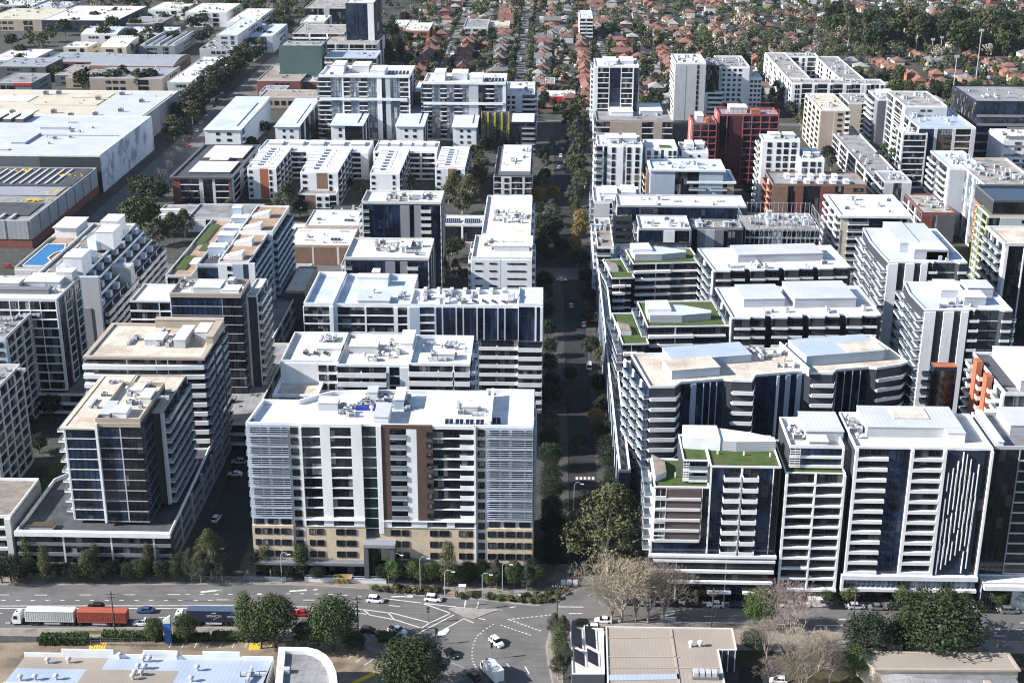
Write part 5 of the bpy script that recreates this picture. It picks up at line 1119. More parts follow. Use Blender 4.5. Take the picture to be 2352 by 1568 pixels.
def industry():
    L = [('grey curved roof warehouse with tan ends, larger of the pair beyond the cream roof', (205, 398, 150, 125), 11, 'metal_grey', 'tanbrick'), ('grey low warehouse with pale roof ribs in front of its larger twin', (205, 372, 179, 152), 10, 'metal_grey', 'beige'),
         ('small tan roofed shed left of the grey warehouses', (125, 190, 172, 149), 8, 'metal_tan', 'dgrey'), ('tan and pale grey roofed shed beside the grey warehouses', (150, 226, 178, 151), 8, 'metal_tan', 'beige'), ('brown brick factory with grey roof and white doors', (97, 214, 141, 121), 9, 'metal_grey', 'redbrick'),
         ('long white flat roofed factory with rooftop pipes beside the avenue of trees', (384, 470, 188, 131), 10, 'roof_white', 'lgrey'), ('dark walled shed at the left edge behind the green framed office', (-10, 104, 152, 133), 12, 'metal_grey', 'dgrey'), ('bright white flat roofed depot at the left edge', (-30, 70, 138, 113), 9, 'roof_white', 'lgrey'),
         ('lime framed office with grey roof and crimson fascia at the left edge', (-12, 72, 190, 168), 16, 'roof_grey', 'tile_grey'), ('concrete parking deck full of cars beyond the tree avenue', (458, 580, 112, 87), 11, 'roof_grey', 'lgrey'), ('plain grey slab office next to the parking deck', (497, 546, 80, 41), 20, 'roof_bluewhite', 'lgrey'),
         ('blue grey low office with white roof beside the slab office', (548, 626, 82, 55), 14, 'roof_bluewhite', 'bluegrey'), ('large cream roofed warehouse with brown wall at the top left', (-40, 100, 44, 20), 11, 'metal_cream', 'beige'), ('cream and white roofed warehouse with blue end wall at the top left', (95, 268, 46, 14), 11, 'roof_warm', 'navy'),
         ('silver ribbed roof shed surrounded by dark trees', (185, 268, 79, 62), 9, 'metal_white', 'offwhite'), ('cream wall depot half hidden by trees', (145, 203, 108, 96), 9, 'roof_warm', 'cream'), ('cream block behind fig trees below the silver shed', (230, 290, 108, 82), 10, 'roof_warm', 'cream'),
         ('saw tooth roofed workshop with pale strips', (318, 402, 106, 78), 8, 'metal_grey', 'grey'), ('white terrace of units with tall doors at the top', (425, 520, 28, 8), 14, 'roof_warm', 'offwhite'), ('stepped white and black units on the top edge', (520, 585, 50, 20), 14, 'roof_warm', 'white'),
         ('low dark roofed shop with white fascia near the top', (290, 365, 55, 38), 9, 'roof_grey', 'dgrey'), ('white roofed depot with car yard near the top', (280, 390, 76, 62), 7, 'roof_bluewhite', 'offwhite'), ('grey blue shed top left corner', (-20, 75, 12, -6), 9, 'roof_white', 'bluegrey'), ('white walled shed second from the top left corner', (60, 150, 18, 4), 8, 'metal_white', 'offwhite'), ('white units by the top edge left of the tree belt', (340, 420, 22, 5), 10, 'roof_warm', 'white')]
    for i, (lab, p, h, rf, wl) in enumerate(L):
        nm = 'office_block' if 'office' in lab else 'parking_deck' if 'parking' in lab else 'warehouse'
        b = Bld(nm, lab, px=p, h=h, cat=nm.replace('_', ' ')); m = b.mass(mat=wl, roof=rf, par=.3, pmat='offwhite'); n = max(1, int(h/4))
        if 'lime' in lab: b.fac('F', m, 'W.15:lime c1 W.1:lime c1 W.1:lime W1.6:tile_grey', 4, 1, 14, d=.6); b.fbox('fascia', 'F', m, b.w*.52, b.w, 14, 15.8, .002, .9, 'redpaint')
        else: b.fac('F', m, ('W.7:%s w1:3:.4:%s:.7 W.5:%s w.6:1:.7:%s:.8 W.6:%s' % ((wl,)*5)), n, .2, h-.6, d=.25)
        b.fac('R', m, 'W1:%s w1:4:.35:%s W.5:%s' % ((wl,)*3), n, .2, h-.6, d=.2)
        if 'curved' in lab or 'ribbed' in lab or 'silver' in lab:
            cb = MB(); k = 8; w, d = b.w, b.d
            for j in range(k):
                a0, a1 = j/k, (j+1)/k; f_ = lambda a: h+2.6*math.sin(math.pi*a)
                cb.quad((0, d*a0, f_(a0)), (w, d*a0, f_(a0)), (w, d*a1, f_(a1)), (0, d*a1, f_(a1)), rf)
            for x in (0, w): cb.poly([(x, d*j/k, h+2.6*math.sin(math.pi*j/k)) for j in range(k+1)], wl)
            obj('vault_roof', cb, b.root)
            for j in range(9): b.on('roof_vent', m, .08+.1*j, .5, z=h+2.5)
        elif 'saw' in lab:
            cb = MB(); w, d = b.w, b.d
            for j in range(5):
                x = w*j/5; cb.prism([(x, 0), (x+w/5-.3, 0), (x+w/5-.3, d), (x, d)], h-.28, [h+.2, h+3, h+3, h+.2], 'offwhite', 'metal_grey' if j % 2 else 'roof_white')
            obj('saw_tooth_roof', cb, b.root)
        else: b.clutter(m, 5 if 'pipes' not in lab else 16, i, par=.3, big=False)
industry()
# ---------------------------------------------------------------- right column
def rot(p0, p1, dpt, h):
    a, c = G(*p0, h), G(*p1, h); rz = math.atan2(c.y-a.y, c.x-a.x)
    return dict(wd=(a.x, a.y, (c-a).length, dpt), rz=rz, h=h)
def front_right():
    b = Bld('grass_roof_apartment_block', 'block with bright green grass roofs and brown slatted front at the street corner', wd=(28, 312, 31, 26), h=38, cat=AB)
    X = lambda D, z: XatY(D, 312, z)-28
    m0 = b.mass(0, 13.6, 0, 16, 13.6, 32.2, 'charcoal', 'grass', .45, pmat='white'); m1 = b.mass(13.62, 31, 0, 18.5, 13.6, 38, 'charcoal', 'grass', .45, pmat='white')
    m0b = b.mass(7.2, 13.6, 3.2, 18.5, 32.2, 38, 'charcoal', 'grass', .4, pmat='white')
    b.fac('F', m0, 'W.08 l1:white W.04 W3.2:rib_brown W.04 c.6:glass_green', 1, 17, 31.6, d=.5, wall='white', slab='offwhite')
    for i in range(5): b.fbox('floor_slab', 'F', m0, .3, 11.6, 17+i*2.92, 17.7+i*2.92, .002, .85, 'offwhite')
    b.fac('F', m0, 'c1 c1 c1', 1, 13.7, 16.9, d=.3, gl='glass_blue')
    b.fac('F', m0b, 'l.5:white k1.6 W.1', 2, 32.3, 37.6, d=.5, pr=.4, bal='white', st=.7)
    b.fac('F', m1, 'W.12:white c1:glass_blue b1.4 W.16:white b1.3 c1.2:glass_blue W.05:white c.5 d.1', 8, 13.7, 37.4, d=.4, pr=1.2, up=.8, gl='glass_dark')
    p = b.mass(-.6, 31.2, -.6, 19, 0, 13.59, 'charcoal', 'roof_grey', .1, pmat='white')
    b.fac('F', p, 'c1.1:glass_blue W.05:white c1 c1 W.04:lgrey c1 c1', 4, .2, 13, d=.3, gl='glass_dark')
    for z, a, c in ((13.2, -.2, 31.8), (11.9, 1, 31.6), (8.9, .5, 31.4), (5.8, 5, 31.3), (2.9, 15, 21), (2.9, 24, 31)): b.fbox('floor_edge', 'F', p, a, c, z, z+.65, .302, 1.2, 'white')
    ml = (0, 13, 0, 16, 0, 33); b.fac('L', ml, 'k1 W.25:offwhite k1 W.15:offwhite', 6, 13.7, 31.6, d=.4, pr=1.8, bal='white', up=.9)
    mb = MB(); mb.prism([(8, 11), (17, 10), (21, 9.5), (31, 10), (31, 12.5), (25, 15.5), (16, 18.3), (8.4, 18.3)], 37.5, [40.2]*8, 'louvre_grey', 'roof_white'); obj('plant_room', mb, b.root)
    mb = MB(); mb.prism([(7.8, 10.6), (17, 9.8), (17, 18.4), (8.2, 18.4)], 37.55, 40.7, 'white', 'roof_warm'); obj('lift_overrun', mb, b.root)
    mb = MB(); mb.prism([(.4, 3), (3.4, 6), (3.4, 12), (.4, 16)], 31.7, 33.4, 'white', 'paving'); obj('sunken_terrace', mb, b.root)
    for x, y in ((16, 7.5), (22.5, 7), (29, 6.5), (5.5, 6)): mb = MB(); mb.box(x, x+.35, y, y+.35, 31.7 if x < 8 else 37.5, 38.6 if x > 8 else 33, 'white'); obj('roof_vent', mb, b.root)
    # second block: white frames
    b = Bld('white_framed_apartment_block', 'tall block of white frames and black glass with a panel of scattered white fins', wd=(60.2, 312, 50, 31), h=43.5, cat=AB)
    u = lambda D, z=38: XatY(D, 312, z)-60.2
    m1 = b.mass(0, 14.8, .6, 20, 0, 36.2, 'charcoal', 'grass', .4, pmat='white'); m1b = b.mass(1.2, 14.6, 3.6, 21, 36.2, 42.2, 'charcoal', 'roof_warm', .9, pmat='white'); m2 = b.mass(16.5, 50, .4, 21.5, 0, 43.6, 'charcoal', 'roof_warm', .9, pmat='white'); mg = b.mass(14.82, 16.48, 4, 20, 0, 41, 'dgrey', 'roof_grey', .3)
    b.fac('F', m1, 'W.09 g1 W.06 g1 W.09', 11, 3.6, 35.9, d=1., st=.5, gl='glass_dark'); b.fac('F', m1, 'c1 c1 c1', 1, .1, 3.4, d=.3, gl='glass_dark'); b.fbox('floor_edge', 'F', m1, -.1, 14.9, 3.4, 4, .002, 1.3, 'white')
    b.fac('F', m1b, 'l.4:white g1.6:glass_blue W.08', 2, 36.3, 41.4, d=.5, st=.7)
    b.fac('F', m2, 'W.28 g2.9:glass_dark c2.1:glass_blue W.28 g2.8:glass_dark W.3 c.9:glass_dark d2.1 c1.2:glass_dark W.22', 12, 8.4, 43, d=.9, st=.85, gl='glass_blue')
    fm = (16.5, 50, .4, 21.5, 0, 43); rnd = random.Random(9)
    b.fbox('cladding', 'F', fm, 22.6, 31.6, 8.4, 42.9, .002, .25, 'navy')
    for k in range(44):
        x = 23+(k*.61803*8.3) % 8.2; z = 8.8+(k*.37*31) % 28; h = rnd.uniform(4.5, 9); b.fbox('fin', 'F', fm, x, x+.2, z, min(z+h, 42.6), .252, .75, 'white')
    b.fbox('floor_edge', 'F', fm, -.6, 33.6, 7.2, 8.38, .002, 1.5, 'white'); b.fbox('floor_edge', 'F', fm, -.6, 33.6, 3.9, 4.7, .002, 1.5, 'white'); b.fbox('floor_edge', 'F', fm, -.6, 0, 4.71, 7.19, .002, 1.5, 'white')
    b.fac('F', fm, 'c1 '*14, 1, 4.72, 7.1, d=.5, gl='glass_pale'); b.fac('F', fm, 'c1 '*6, 1, .1, 3.8, d=.3, gl='glass_dark')
    for k in range(26): b.fbox('fin', 'F', fm, .8+k*1.26, .92+k*1.26, 4.72, 7.1, .502, .8, 'bluegrey')
    b.top('plant_room', m1b, .35, 1.05, .3, 1., 2.3, 'louvre_grey', 'metal_white'); b.top('plant_room', m1b, .35, .7, .02, .25, 1.7, 'louvre_grey', 'roof_white')
    b.top('plant_room', m2, .13, .83, .36, .98, 2.7, 'louvre_grey', 'metal_white'); b.top('plant_room', m2, .70, .83, .22, .36, 2.6, 'white', 'metal_white'); b.top('roof_panel', m2, .36, .62, .6, .9, 2.95, 'roof_tan', 'roof_tan'); b.clutter(m2, 5, 101, .02, .12, .3, .9, big=False); b.clutter(m1b, 4, 102, .05, .3, .2, .9, big=False)
    b = Bld('dark_glass_block', 'dark gridded glass block with thin white floor lines cut by the right edge', wd=(111.5, 315, 34, 30), h=43, cat=AB)
    m = b.mass(0, 34, 0, 21, 0, 43, mat='charcoal', roof='roof_grey', par=.9, pmat='lgrey'); b.fac('F', m, 'c1.4:glass_dark W.06:grey g1.6:glass_green W.05 g1.5:glass_green W.05 g1.6 W.05 g1.6', 12, 7.5, 42, d=.45, st=.32, gl='glass_dark', slab='lgrey', wall='lgrey')
    q = b.mass(0, 34, -4.2, -.02, 0, 7.2, 'grey', 'roof_white', .3, pmat='white'); b.fac('F', q, 'c1 W.8:offwhite c1.4 W.3:offwhite c1', 1, 0, 5.8, d=.6, gl='glass_dark'); b.fbox('canopy', 'F', q, 0, 34, 6, 7.15, .61, 2., 'white')
    b.top('plant_room', m, .18, .9, .4, .95, 2.7, 'louvre_grey', 'metal_white'); b.top('terrace_screen', m, .02, .06, .02, .95, 1.8, 'white', 'white')
front_right()
def second_row():
    b = Bld('zigzag_balcony_block', 'long apartment block with stained tan roof and zigzag white balcony bays', cat=AB, **rot((1492, 886), (2098, 838), 24, 40))
    w, d = b.w, b.d
    pl = [(0, 0), (7, -1.2), (9.5, 1.2), (22, 1.2), (24, 0), (29.5, -1.6), (32, 2.2), (46, 2.2), (48, .6), (54, -.8), (56, 1.4), (66, 1.4), (68, .3), (76, 1.5), (w, 3), (w-1, d+2), (50, d), (48, d-3), (18, d-1), (2, d+1)]
    m = b.mass(mat='charcoal', roof='roof_tan', par=.7, pmat='white', poly=pl)
    fm = (0, w, 1.25, d, 0, 40)
    def f(a, c, y, pat, **k): b.fac('F', (0, w, y, d, 0, 40), pat, 12, 2, 39, u0=a, u1=c, **k)
    f(9.6, 21.9, 1.2, 'c1.6:glass_blue W.9:bluegrey c1.2:glass_blue W.12:bluegrey c1 W.1:bluegrey c1 W.1:bluegrey c1', d=.4, gl='glass_blue'); f(32.1, 45.9, 2.2, 'c2.6:glass_blue W.3:white c.8 W.6:bluegrey c.8 W.6:bluegrey', d=.4, gl='glass_blue'); f(56.1, 65.9, 1.4, 'W.1:bluegrey c1 W.1:bluegrey c1 W.1:bluegrey c1 W.1:bluegrey c1', d=.3, gl='glass_dark')
    for (a, c, e) in ((0, 7, 9.5), (24, 29.5, 32), (48, 54, 56), (68, 76, w-.2)):
        ya, yc, ye = {0: (0, -1.2, 1.2), 24: (0, -1.6, 2.2), 48: (.6, -.8, 1.4), 68: (.3, 1.5, 3)}[a]
        for i in range(12):
            z = 2+i*3.08; mb = MB(); mb.prism([(a, ya-1.5), (c, yc-1.5), (e, ye-.1), (e, ye+.1), (c, yc+.1), (a, ya+.1)], z, z+.4, 'white'); mb.prism([(a, ya-1.5), (c, yc-1.5), (e, ye-.1), (e, ye), (c, yc-1.3), (a, ya-1.3)], z+.402, z+1.15, 'white'); obj('balcony', mb, b.root)
    b.fac('L', m, 'W.4:white k1 W.3:white k1 W.3:white k1', 12, 2, 39, d=.4, pr=1.2, gl='glass_blue'); b.fac('R', m, 'k1 W.3:bluegrey k1', 12, 2, 39, d=.4, pr=1.)
    b.top('plant_room', m, .10, .28, .20, .55, 2.6, 'bluegrey', 'roof_tan', par=.7); b.top('plant_room', m, .14, .44, .55, .98, 2.2, 'bluegrey', 'metal_blue', par=.7); b.top('plant_room', m, .62, .92, .28, .85, 3., 'bluegrey', 'metal_blue', par=.7); b.top('plant_room', m, .78, .93, .30, .6, 3.03, 'bluegrey', 'roof_tan', par=.7)
    b.fbox('wall_panel', 'F', (0, w, 0, d, 0, 40), 47, 47.35, 39, 41.4, -22, 0, 'white'); b.clutter(m, 8, 111, .45, .6, .2, .8, par=.7, big=False)
    for k, (nm, p0, p1, p0b, gp0, hh, dd) in enumerate((('front', (1682, 727), (2024, 722), None, (25.6, 421, 34.2, 30), 36, 30), ('rear', (1640, 620), (1954, 612), None, (26, 509, 35, 24), 29.5, 28))):
        lab = ('white roofed block with staggered balconies and grass roofed wing, nearer of the pair', 'white roofed block with staggered balconies and grass roofed wing, farther of the pair')[k]
        b = Bld('stepped_apartment_block', lab, cat=AB, group='white stepped blocks with grass roofs', **rot(p0, p1, dd, hh)); w, d = b.w, b.d
        pl = [(0, 0)]
        nb = 4; nfl = 11-2*k
        for j in range(nb):
            x = w*j/nb; e = w*(j+1)/nb; pl += [(x+(.8 if j else .0), -.9 if j else -.6), (x+(e-x)*.45, -1.3), (x+(e-x)*.5, -.2), (e-1.6, -.6)]; pl += [(e-1.5, 1.6), (e+.6, 1.6)] if j < nb-1 else [(e, -.3)]
        pl += [(w+1, d), (0, d)]
        m = b.mass(mat='charcoal', roof='roof_white', par=.6, pmat='white', poly=pl)
        for j in range(nb):
            x = w*j/nb+.7; e = w*(j+1)/nb-1.7
            b.fac('F', (0, w, -.9, d, 0, hh), 'c1 W.03:lgrey c1.1', nfl, 1.5, hh-.9, u0=x, u1=e, d=.2, gl='glass_dark')
            for i in range(nfl):
                z = 1.5+i*(hh-2.4)/nfl; mb = MB(); xm = x+(e-x)*.5
                mb.prism([(x, -2.1), (xm, -2.5), (xm+.5, -2.0), (e, -2.3), (e, -.9), (x, -.9)], z, z+.32, 'white'); mb.prism([(x, -2.1), (xm, -2.5), (xm+.5, -2.0), (e, -2.3), (e, -2.15), (xm+.5, -1.85), (xm, -2.35), (x, -1.95)], z+.322, z+.85, 'white'); obj('balcony', mb, b.root)
        b.fac('L', m, 'k1 W.2:white k1 W.2:white', nfl, 1.5, hh-1, d=.3, pr=1.2, bal='white')
        if k == 0: b.top('plant_room', m, .12, .40, .35, .85, 2.8, 'louvre_grey', 'metal_white', par=.6); b.top('plant_room', m, .46, .88, .3, .9, 3.2, 'louvre_grey', 'metal_white', par=.6)
        else: b.top('plant_room', m, .22, .85, .35, .8, 3., 'louvre_grey', 'metal_white', par=.6)
        b.clutter(m, 4, 112+k, .1, .95, .05, .25, par=.6, big=False)
        gx, gy, gx2, gd = gp0
        l1 = Vector(s_ := b.Mi @ Vector((gx, gy, 0))); l2 = b.Mi @ Vector((gx2, gy, 0)); wl = l2.x-l1.x
        ga = b.mass(l1.x, l1.x+wl, l1.y, l1.y+gd, 0, hh-7.5, 'charcoal', 'grass', .45, pmat='white'); gb = b.mass(l1.x+wl+.05, -.05, l1.y+5, l1.y+gd, 0, hh-3.5, 'charcoal', 'grass', .45, pmat='white')
        for mm_, nf in ((ga, 9-2*k), (gb, 10-2*k)):
            b.fac('F', mm_, 'c1 W.05:lgrey c1 c1', nf, 1, mm_[5]-.6, d=.25, gl='glass_dark')
            for i in range(nf):
                z = 1+i*(mm_[5]-1.6)/nf; ww = mm_[1]-mm_[0]; b.fbox('balcony', 'F', mm_, .2, ww*.55, z, z+.9, .252, 1.6, 'white'); b.fbox('balcony', 'F', mm_, ww*.55+.02, ww-1.6, z+.1, z+.7, .252, 1.1, 'white')
            b.fac('L', mm_, 'k1 W.1:offwhite k1 W.1:offwhite k1', nf, 1, mm_[5]-.6, d=.3, pr=1.5, bal='white')
        mb = MB(); q = l1.x+wl; y = l1.y+10; mb.prism([(q+1.5, y), (q+12, y-.5), (q+22, y+1.5), (q+22.5, y+4), (q+14, y+9.5), (q+2, y+11)], hh-4, hh-1.4, 'louvre_grey', 'metal_white'); obj('plant_room', mb, b.root)
        mb = MB(); mb.prism([(q+1.2, y+3), (q+9, y+3), (q+9, y+12), (q+1.6, y+12)], hh-3.95, hh-.4, 'white', 'roof_white'); obj('lift_overrun', mb, b.root)
        mb = MB(); mb.prism([(l1.x+.4, l1.y+9), (l1.x+4, l1.y+9), (l1.x+4, l1.y+16), (l1.x+.4, l1.y+19)], hh-7.95, hh-6.6, 'white', 'paving'); obj('sunken_terrace', mb, b.root)
    # street podium with long white edge
    b = Bld('glazed_street_arcade', 'long glazed arcade with sunlit white edge beam lining the right side of the shaded street', wd=(21.6, 352, 3.2, 205), h=17, cat='arcade'); m = b.mass(mat='dgrey', roof='glass_dark', par=.7, pt=.5, pmat='white'); b.fac('L', m, 'c1 W.3:bluegrey '*20, 4, .5, 16, d=.2, gl='glass_dark')
second_row()
def towers_right():
    for lab, p, h, ll in (('white walled tower with black window slots, nearer of two alike', (2124, 2326, 709, 647), 44, 0), ('white walled tower with black window slots, farther of two alike', (2040, 2222, 600, 524), 44, 1)):
        b = Bld('slotted_white_tower', lab, px=p, h=h, cat=AB, group='white slotted towers'); w, d = b.w, b.d
        m = b.mass(mat='charcoal', roof='roof_bluewhite', par=.6, pmat='white', poly=[(0, 0), (w*.52, 0), (w*.52, 1.6), (w*.57, -.2), (w*.6, .8), (w*.86, .8), (w*.9, -.4), (w, -.2), (w, d), (0, d), (-1, d*.6), (-.6, d*.3)])
        n = 13
        b.fac('F', m, 'W1.2:white d.9 W1.1:white d.8 W.8:white', 1, .5, h-.8, u0=0, u1=w*.5, d=.7)
        b.fac('F', m, 'd1', 1, .5, h-1, u0=0, u1=.5)
        b.fac('F', (0, w, 1.2, d, 0, h), 'b1 W.05:lgrey g1.1 W.06:lgrey g1 W.08:lgrey b1', n, 1, h-1, u0=w*.52, u1=w, d=.4, st=.3, pr=1.4, up=.55, gl='glass_dark', slab='white')
        b.fac('L', (0, w, 0, d, 0, h), 'k1 W.3:offwhite k1 W.2:lgrey k1', n, 1, h-1, d=.4, pr=2., bal='white', up=.7, gl='glass_pale'); b.fac('R', m, 'k1 k1 k1', n, 1, h-1, d=.3, pr=1.3, bal='white', gl='glass_dark')
        if not ll: b.top('plant_room', m, .3, .55, .45, .85, 2.6, 'lgrey', 'white', par=.6); b.top('plant_room', m, .5, .75, .2, .45, 2.6, 'louvre_grey', 'white', par=.6); b.top('plant_room', m, .62, .92, .5, .8, 3., 'louvre_grey', 'metal_white', par=.6)
        else: b.top('plant_room', m, .25, .5, .3, .95, 3.4, 'louvre_grey', 'metal_white', par=.6); b.top('plant_room', m, .52, .8, .1, .95, 3., 'louvre_grey', 'metal_white', par=.6); b.top('plant_room', m, .36, .78, .1, .3, 3.6, 'louvre_grey', 'white', par=.6)
        b.clutter(m, 3, 121+ll, .05, .95, .05, .3, par=.6, big=False)
    b = Bld('orange_finned_block', 'white block with tall orange wall panels and grey roof pen at the right edge', px=(2309, 2480, 901, 808), h=38, cat=AB); w, d = b.w, b.d
    m = b.mass(mat='lgrey', roof='roof_grey', par=1., pmat='white'); b.fac('L', m, 'b.6 W.6:orange b.9 W.6:orange b.8 W.3:white b.7 W.3:white', 12, 1, 37, d=.5, pr=1.3, bal='white', up=.9); b.fac('F', m, 'c1 W.3:lgrey c1 W.3:lgrey c1', 12, 1, 37, d=.4)
    b.top('plant_room', m, .25, .95, .1, .95, 3.2, 'lgrey', 'roof_white', par=1.); b.top('roof_pen', m, .06, .2, .2, .95, .4, 'dgrey', 'roof_dark', par=1.)
    for y0, z in ((10, 38.6), (20, 39.2)): b.fbox('wall_panel', 'L', m, d-y0-3.4, d-y0, 1, z, .51, 2.2, 'orange')
    q = b.mass(1.5, w, -7, -.03, 0, 33, 'lgrey', 'roof_bluewhite', .6, pmat='white'); b.fac('F', q, 'c1 W.3 c1', 10, 1, 32, d=.3); b.fac('L', q, 'W1:terracotta c1', 10, 1, 32, d=.4)
    b = Bld('orange_capped_block', 'narrow black block with orange roof canopy and white balconies before the orange finned block', px=(2146, 2199, 842, 832), h=34, cat=AB); m = b.mass(mat='navy', roof='orange', par=.1, pmat='orange'); b.fac('L', m, 'k1 W.4:navy', 11, 1, 33, d=.3, pr=2.2, bal='white', up=.8); b.fac('F', m, 'c1 W.1:navy', 11, 1, 33, d=.2, gl='glass_dark')
    b = Bld('dark_corner_tower', 'dark gridded tower with tan roof and white ribs cut by the right edge', px=(2310, 2470, 558, 520), h=46, cat=AB); m = b.mass(mat='charcoal', roof='roof_tan', par=.8, over=.5, pmat='offwhite'); b.fac('F', m, 'W.2:white c1 W.08:white c1 W.1:white c1 W.1:white c1', 12, 1, 44.8, d=.6, gl='glass_dark', wall='white'); b.fac('L', m, 'k1 W.2:white k1 W.2:white k1 W.3:white', 13, 1, 44.8, d=.4, pr=1.2, bal='offwhite')
    b = Bld('lime_panelled_block', 'block with lime green balcony panels, black upper storey and navy solar roof', px=(2272, 2420, 495, 472), h=34, cat=AB); w, d = b.w, b.d; m = b.mass(mat='offwhite', roof='olive', par=.5, pmat='cream'); b.fac('L', m, 'W.2:lime g1:glass_pale W.25:lime g1 W.2:lime', 11, 1, 33, d=.6, st=.5, slab='white'); b.fac('F', m, 'c.6 W1:lgrey w.8:1:.4:lgrey c1', 11, 1, 33, d=.3)
    t = b.mass(2.5, w, 4, d+14, 33.5, 39.5, 'charcoal', 'panel_solar', .8, pmat='dgrey'); b.fac('F', t, 'c1 c1', 1, 34, 38.5, d=.3, gl='glass_dark')
    b = Bld('orange_balcony_tower', 'tower with white gridded windows and stacked orange balconies near the right edge', px=(2268, 2400, 428, 362), h=33, cat=AB); m = b.mass(mat='offwhite', roof='roof_mottled', par=.9, pmat='cream'); b.fac('L', m, 'W.1 c1:glass_pale W.15 c1 W.2 c1:glass_pale W.15 c1 W.2 c1 W.15 b1.4:orange', 10, 1, 32, d=.4, pr=1.2, gl='glass_pale', st=.5); b.fac('F', m, 'c1 W.6:lgrey c1 W1:redbrick', 10, 1, 32, d=.3); b.clutter(m, 16, 125)
towers_right()
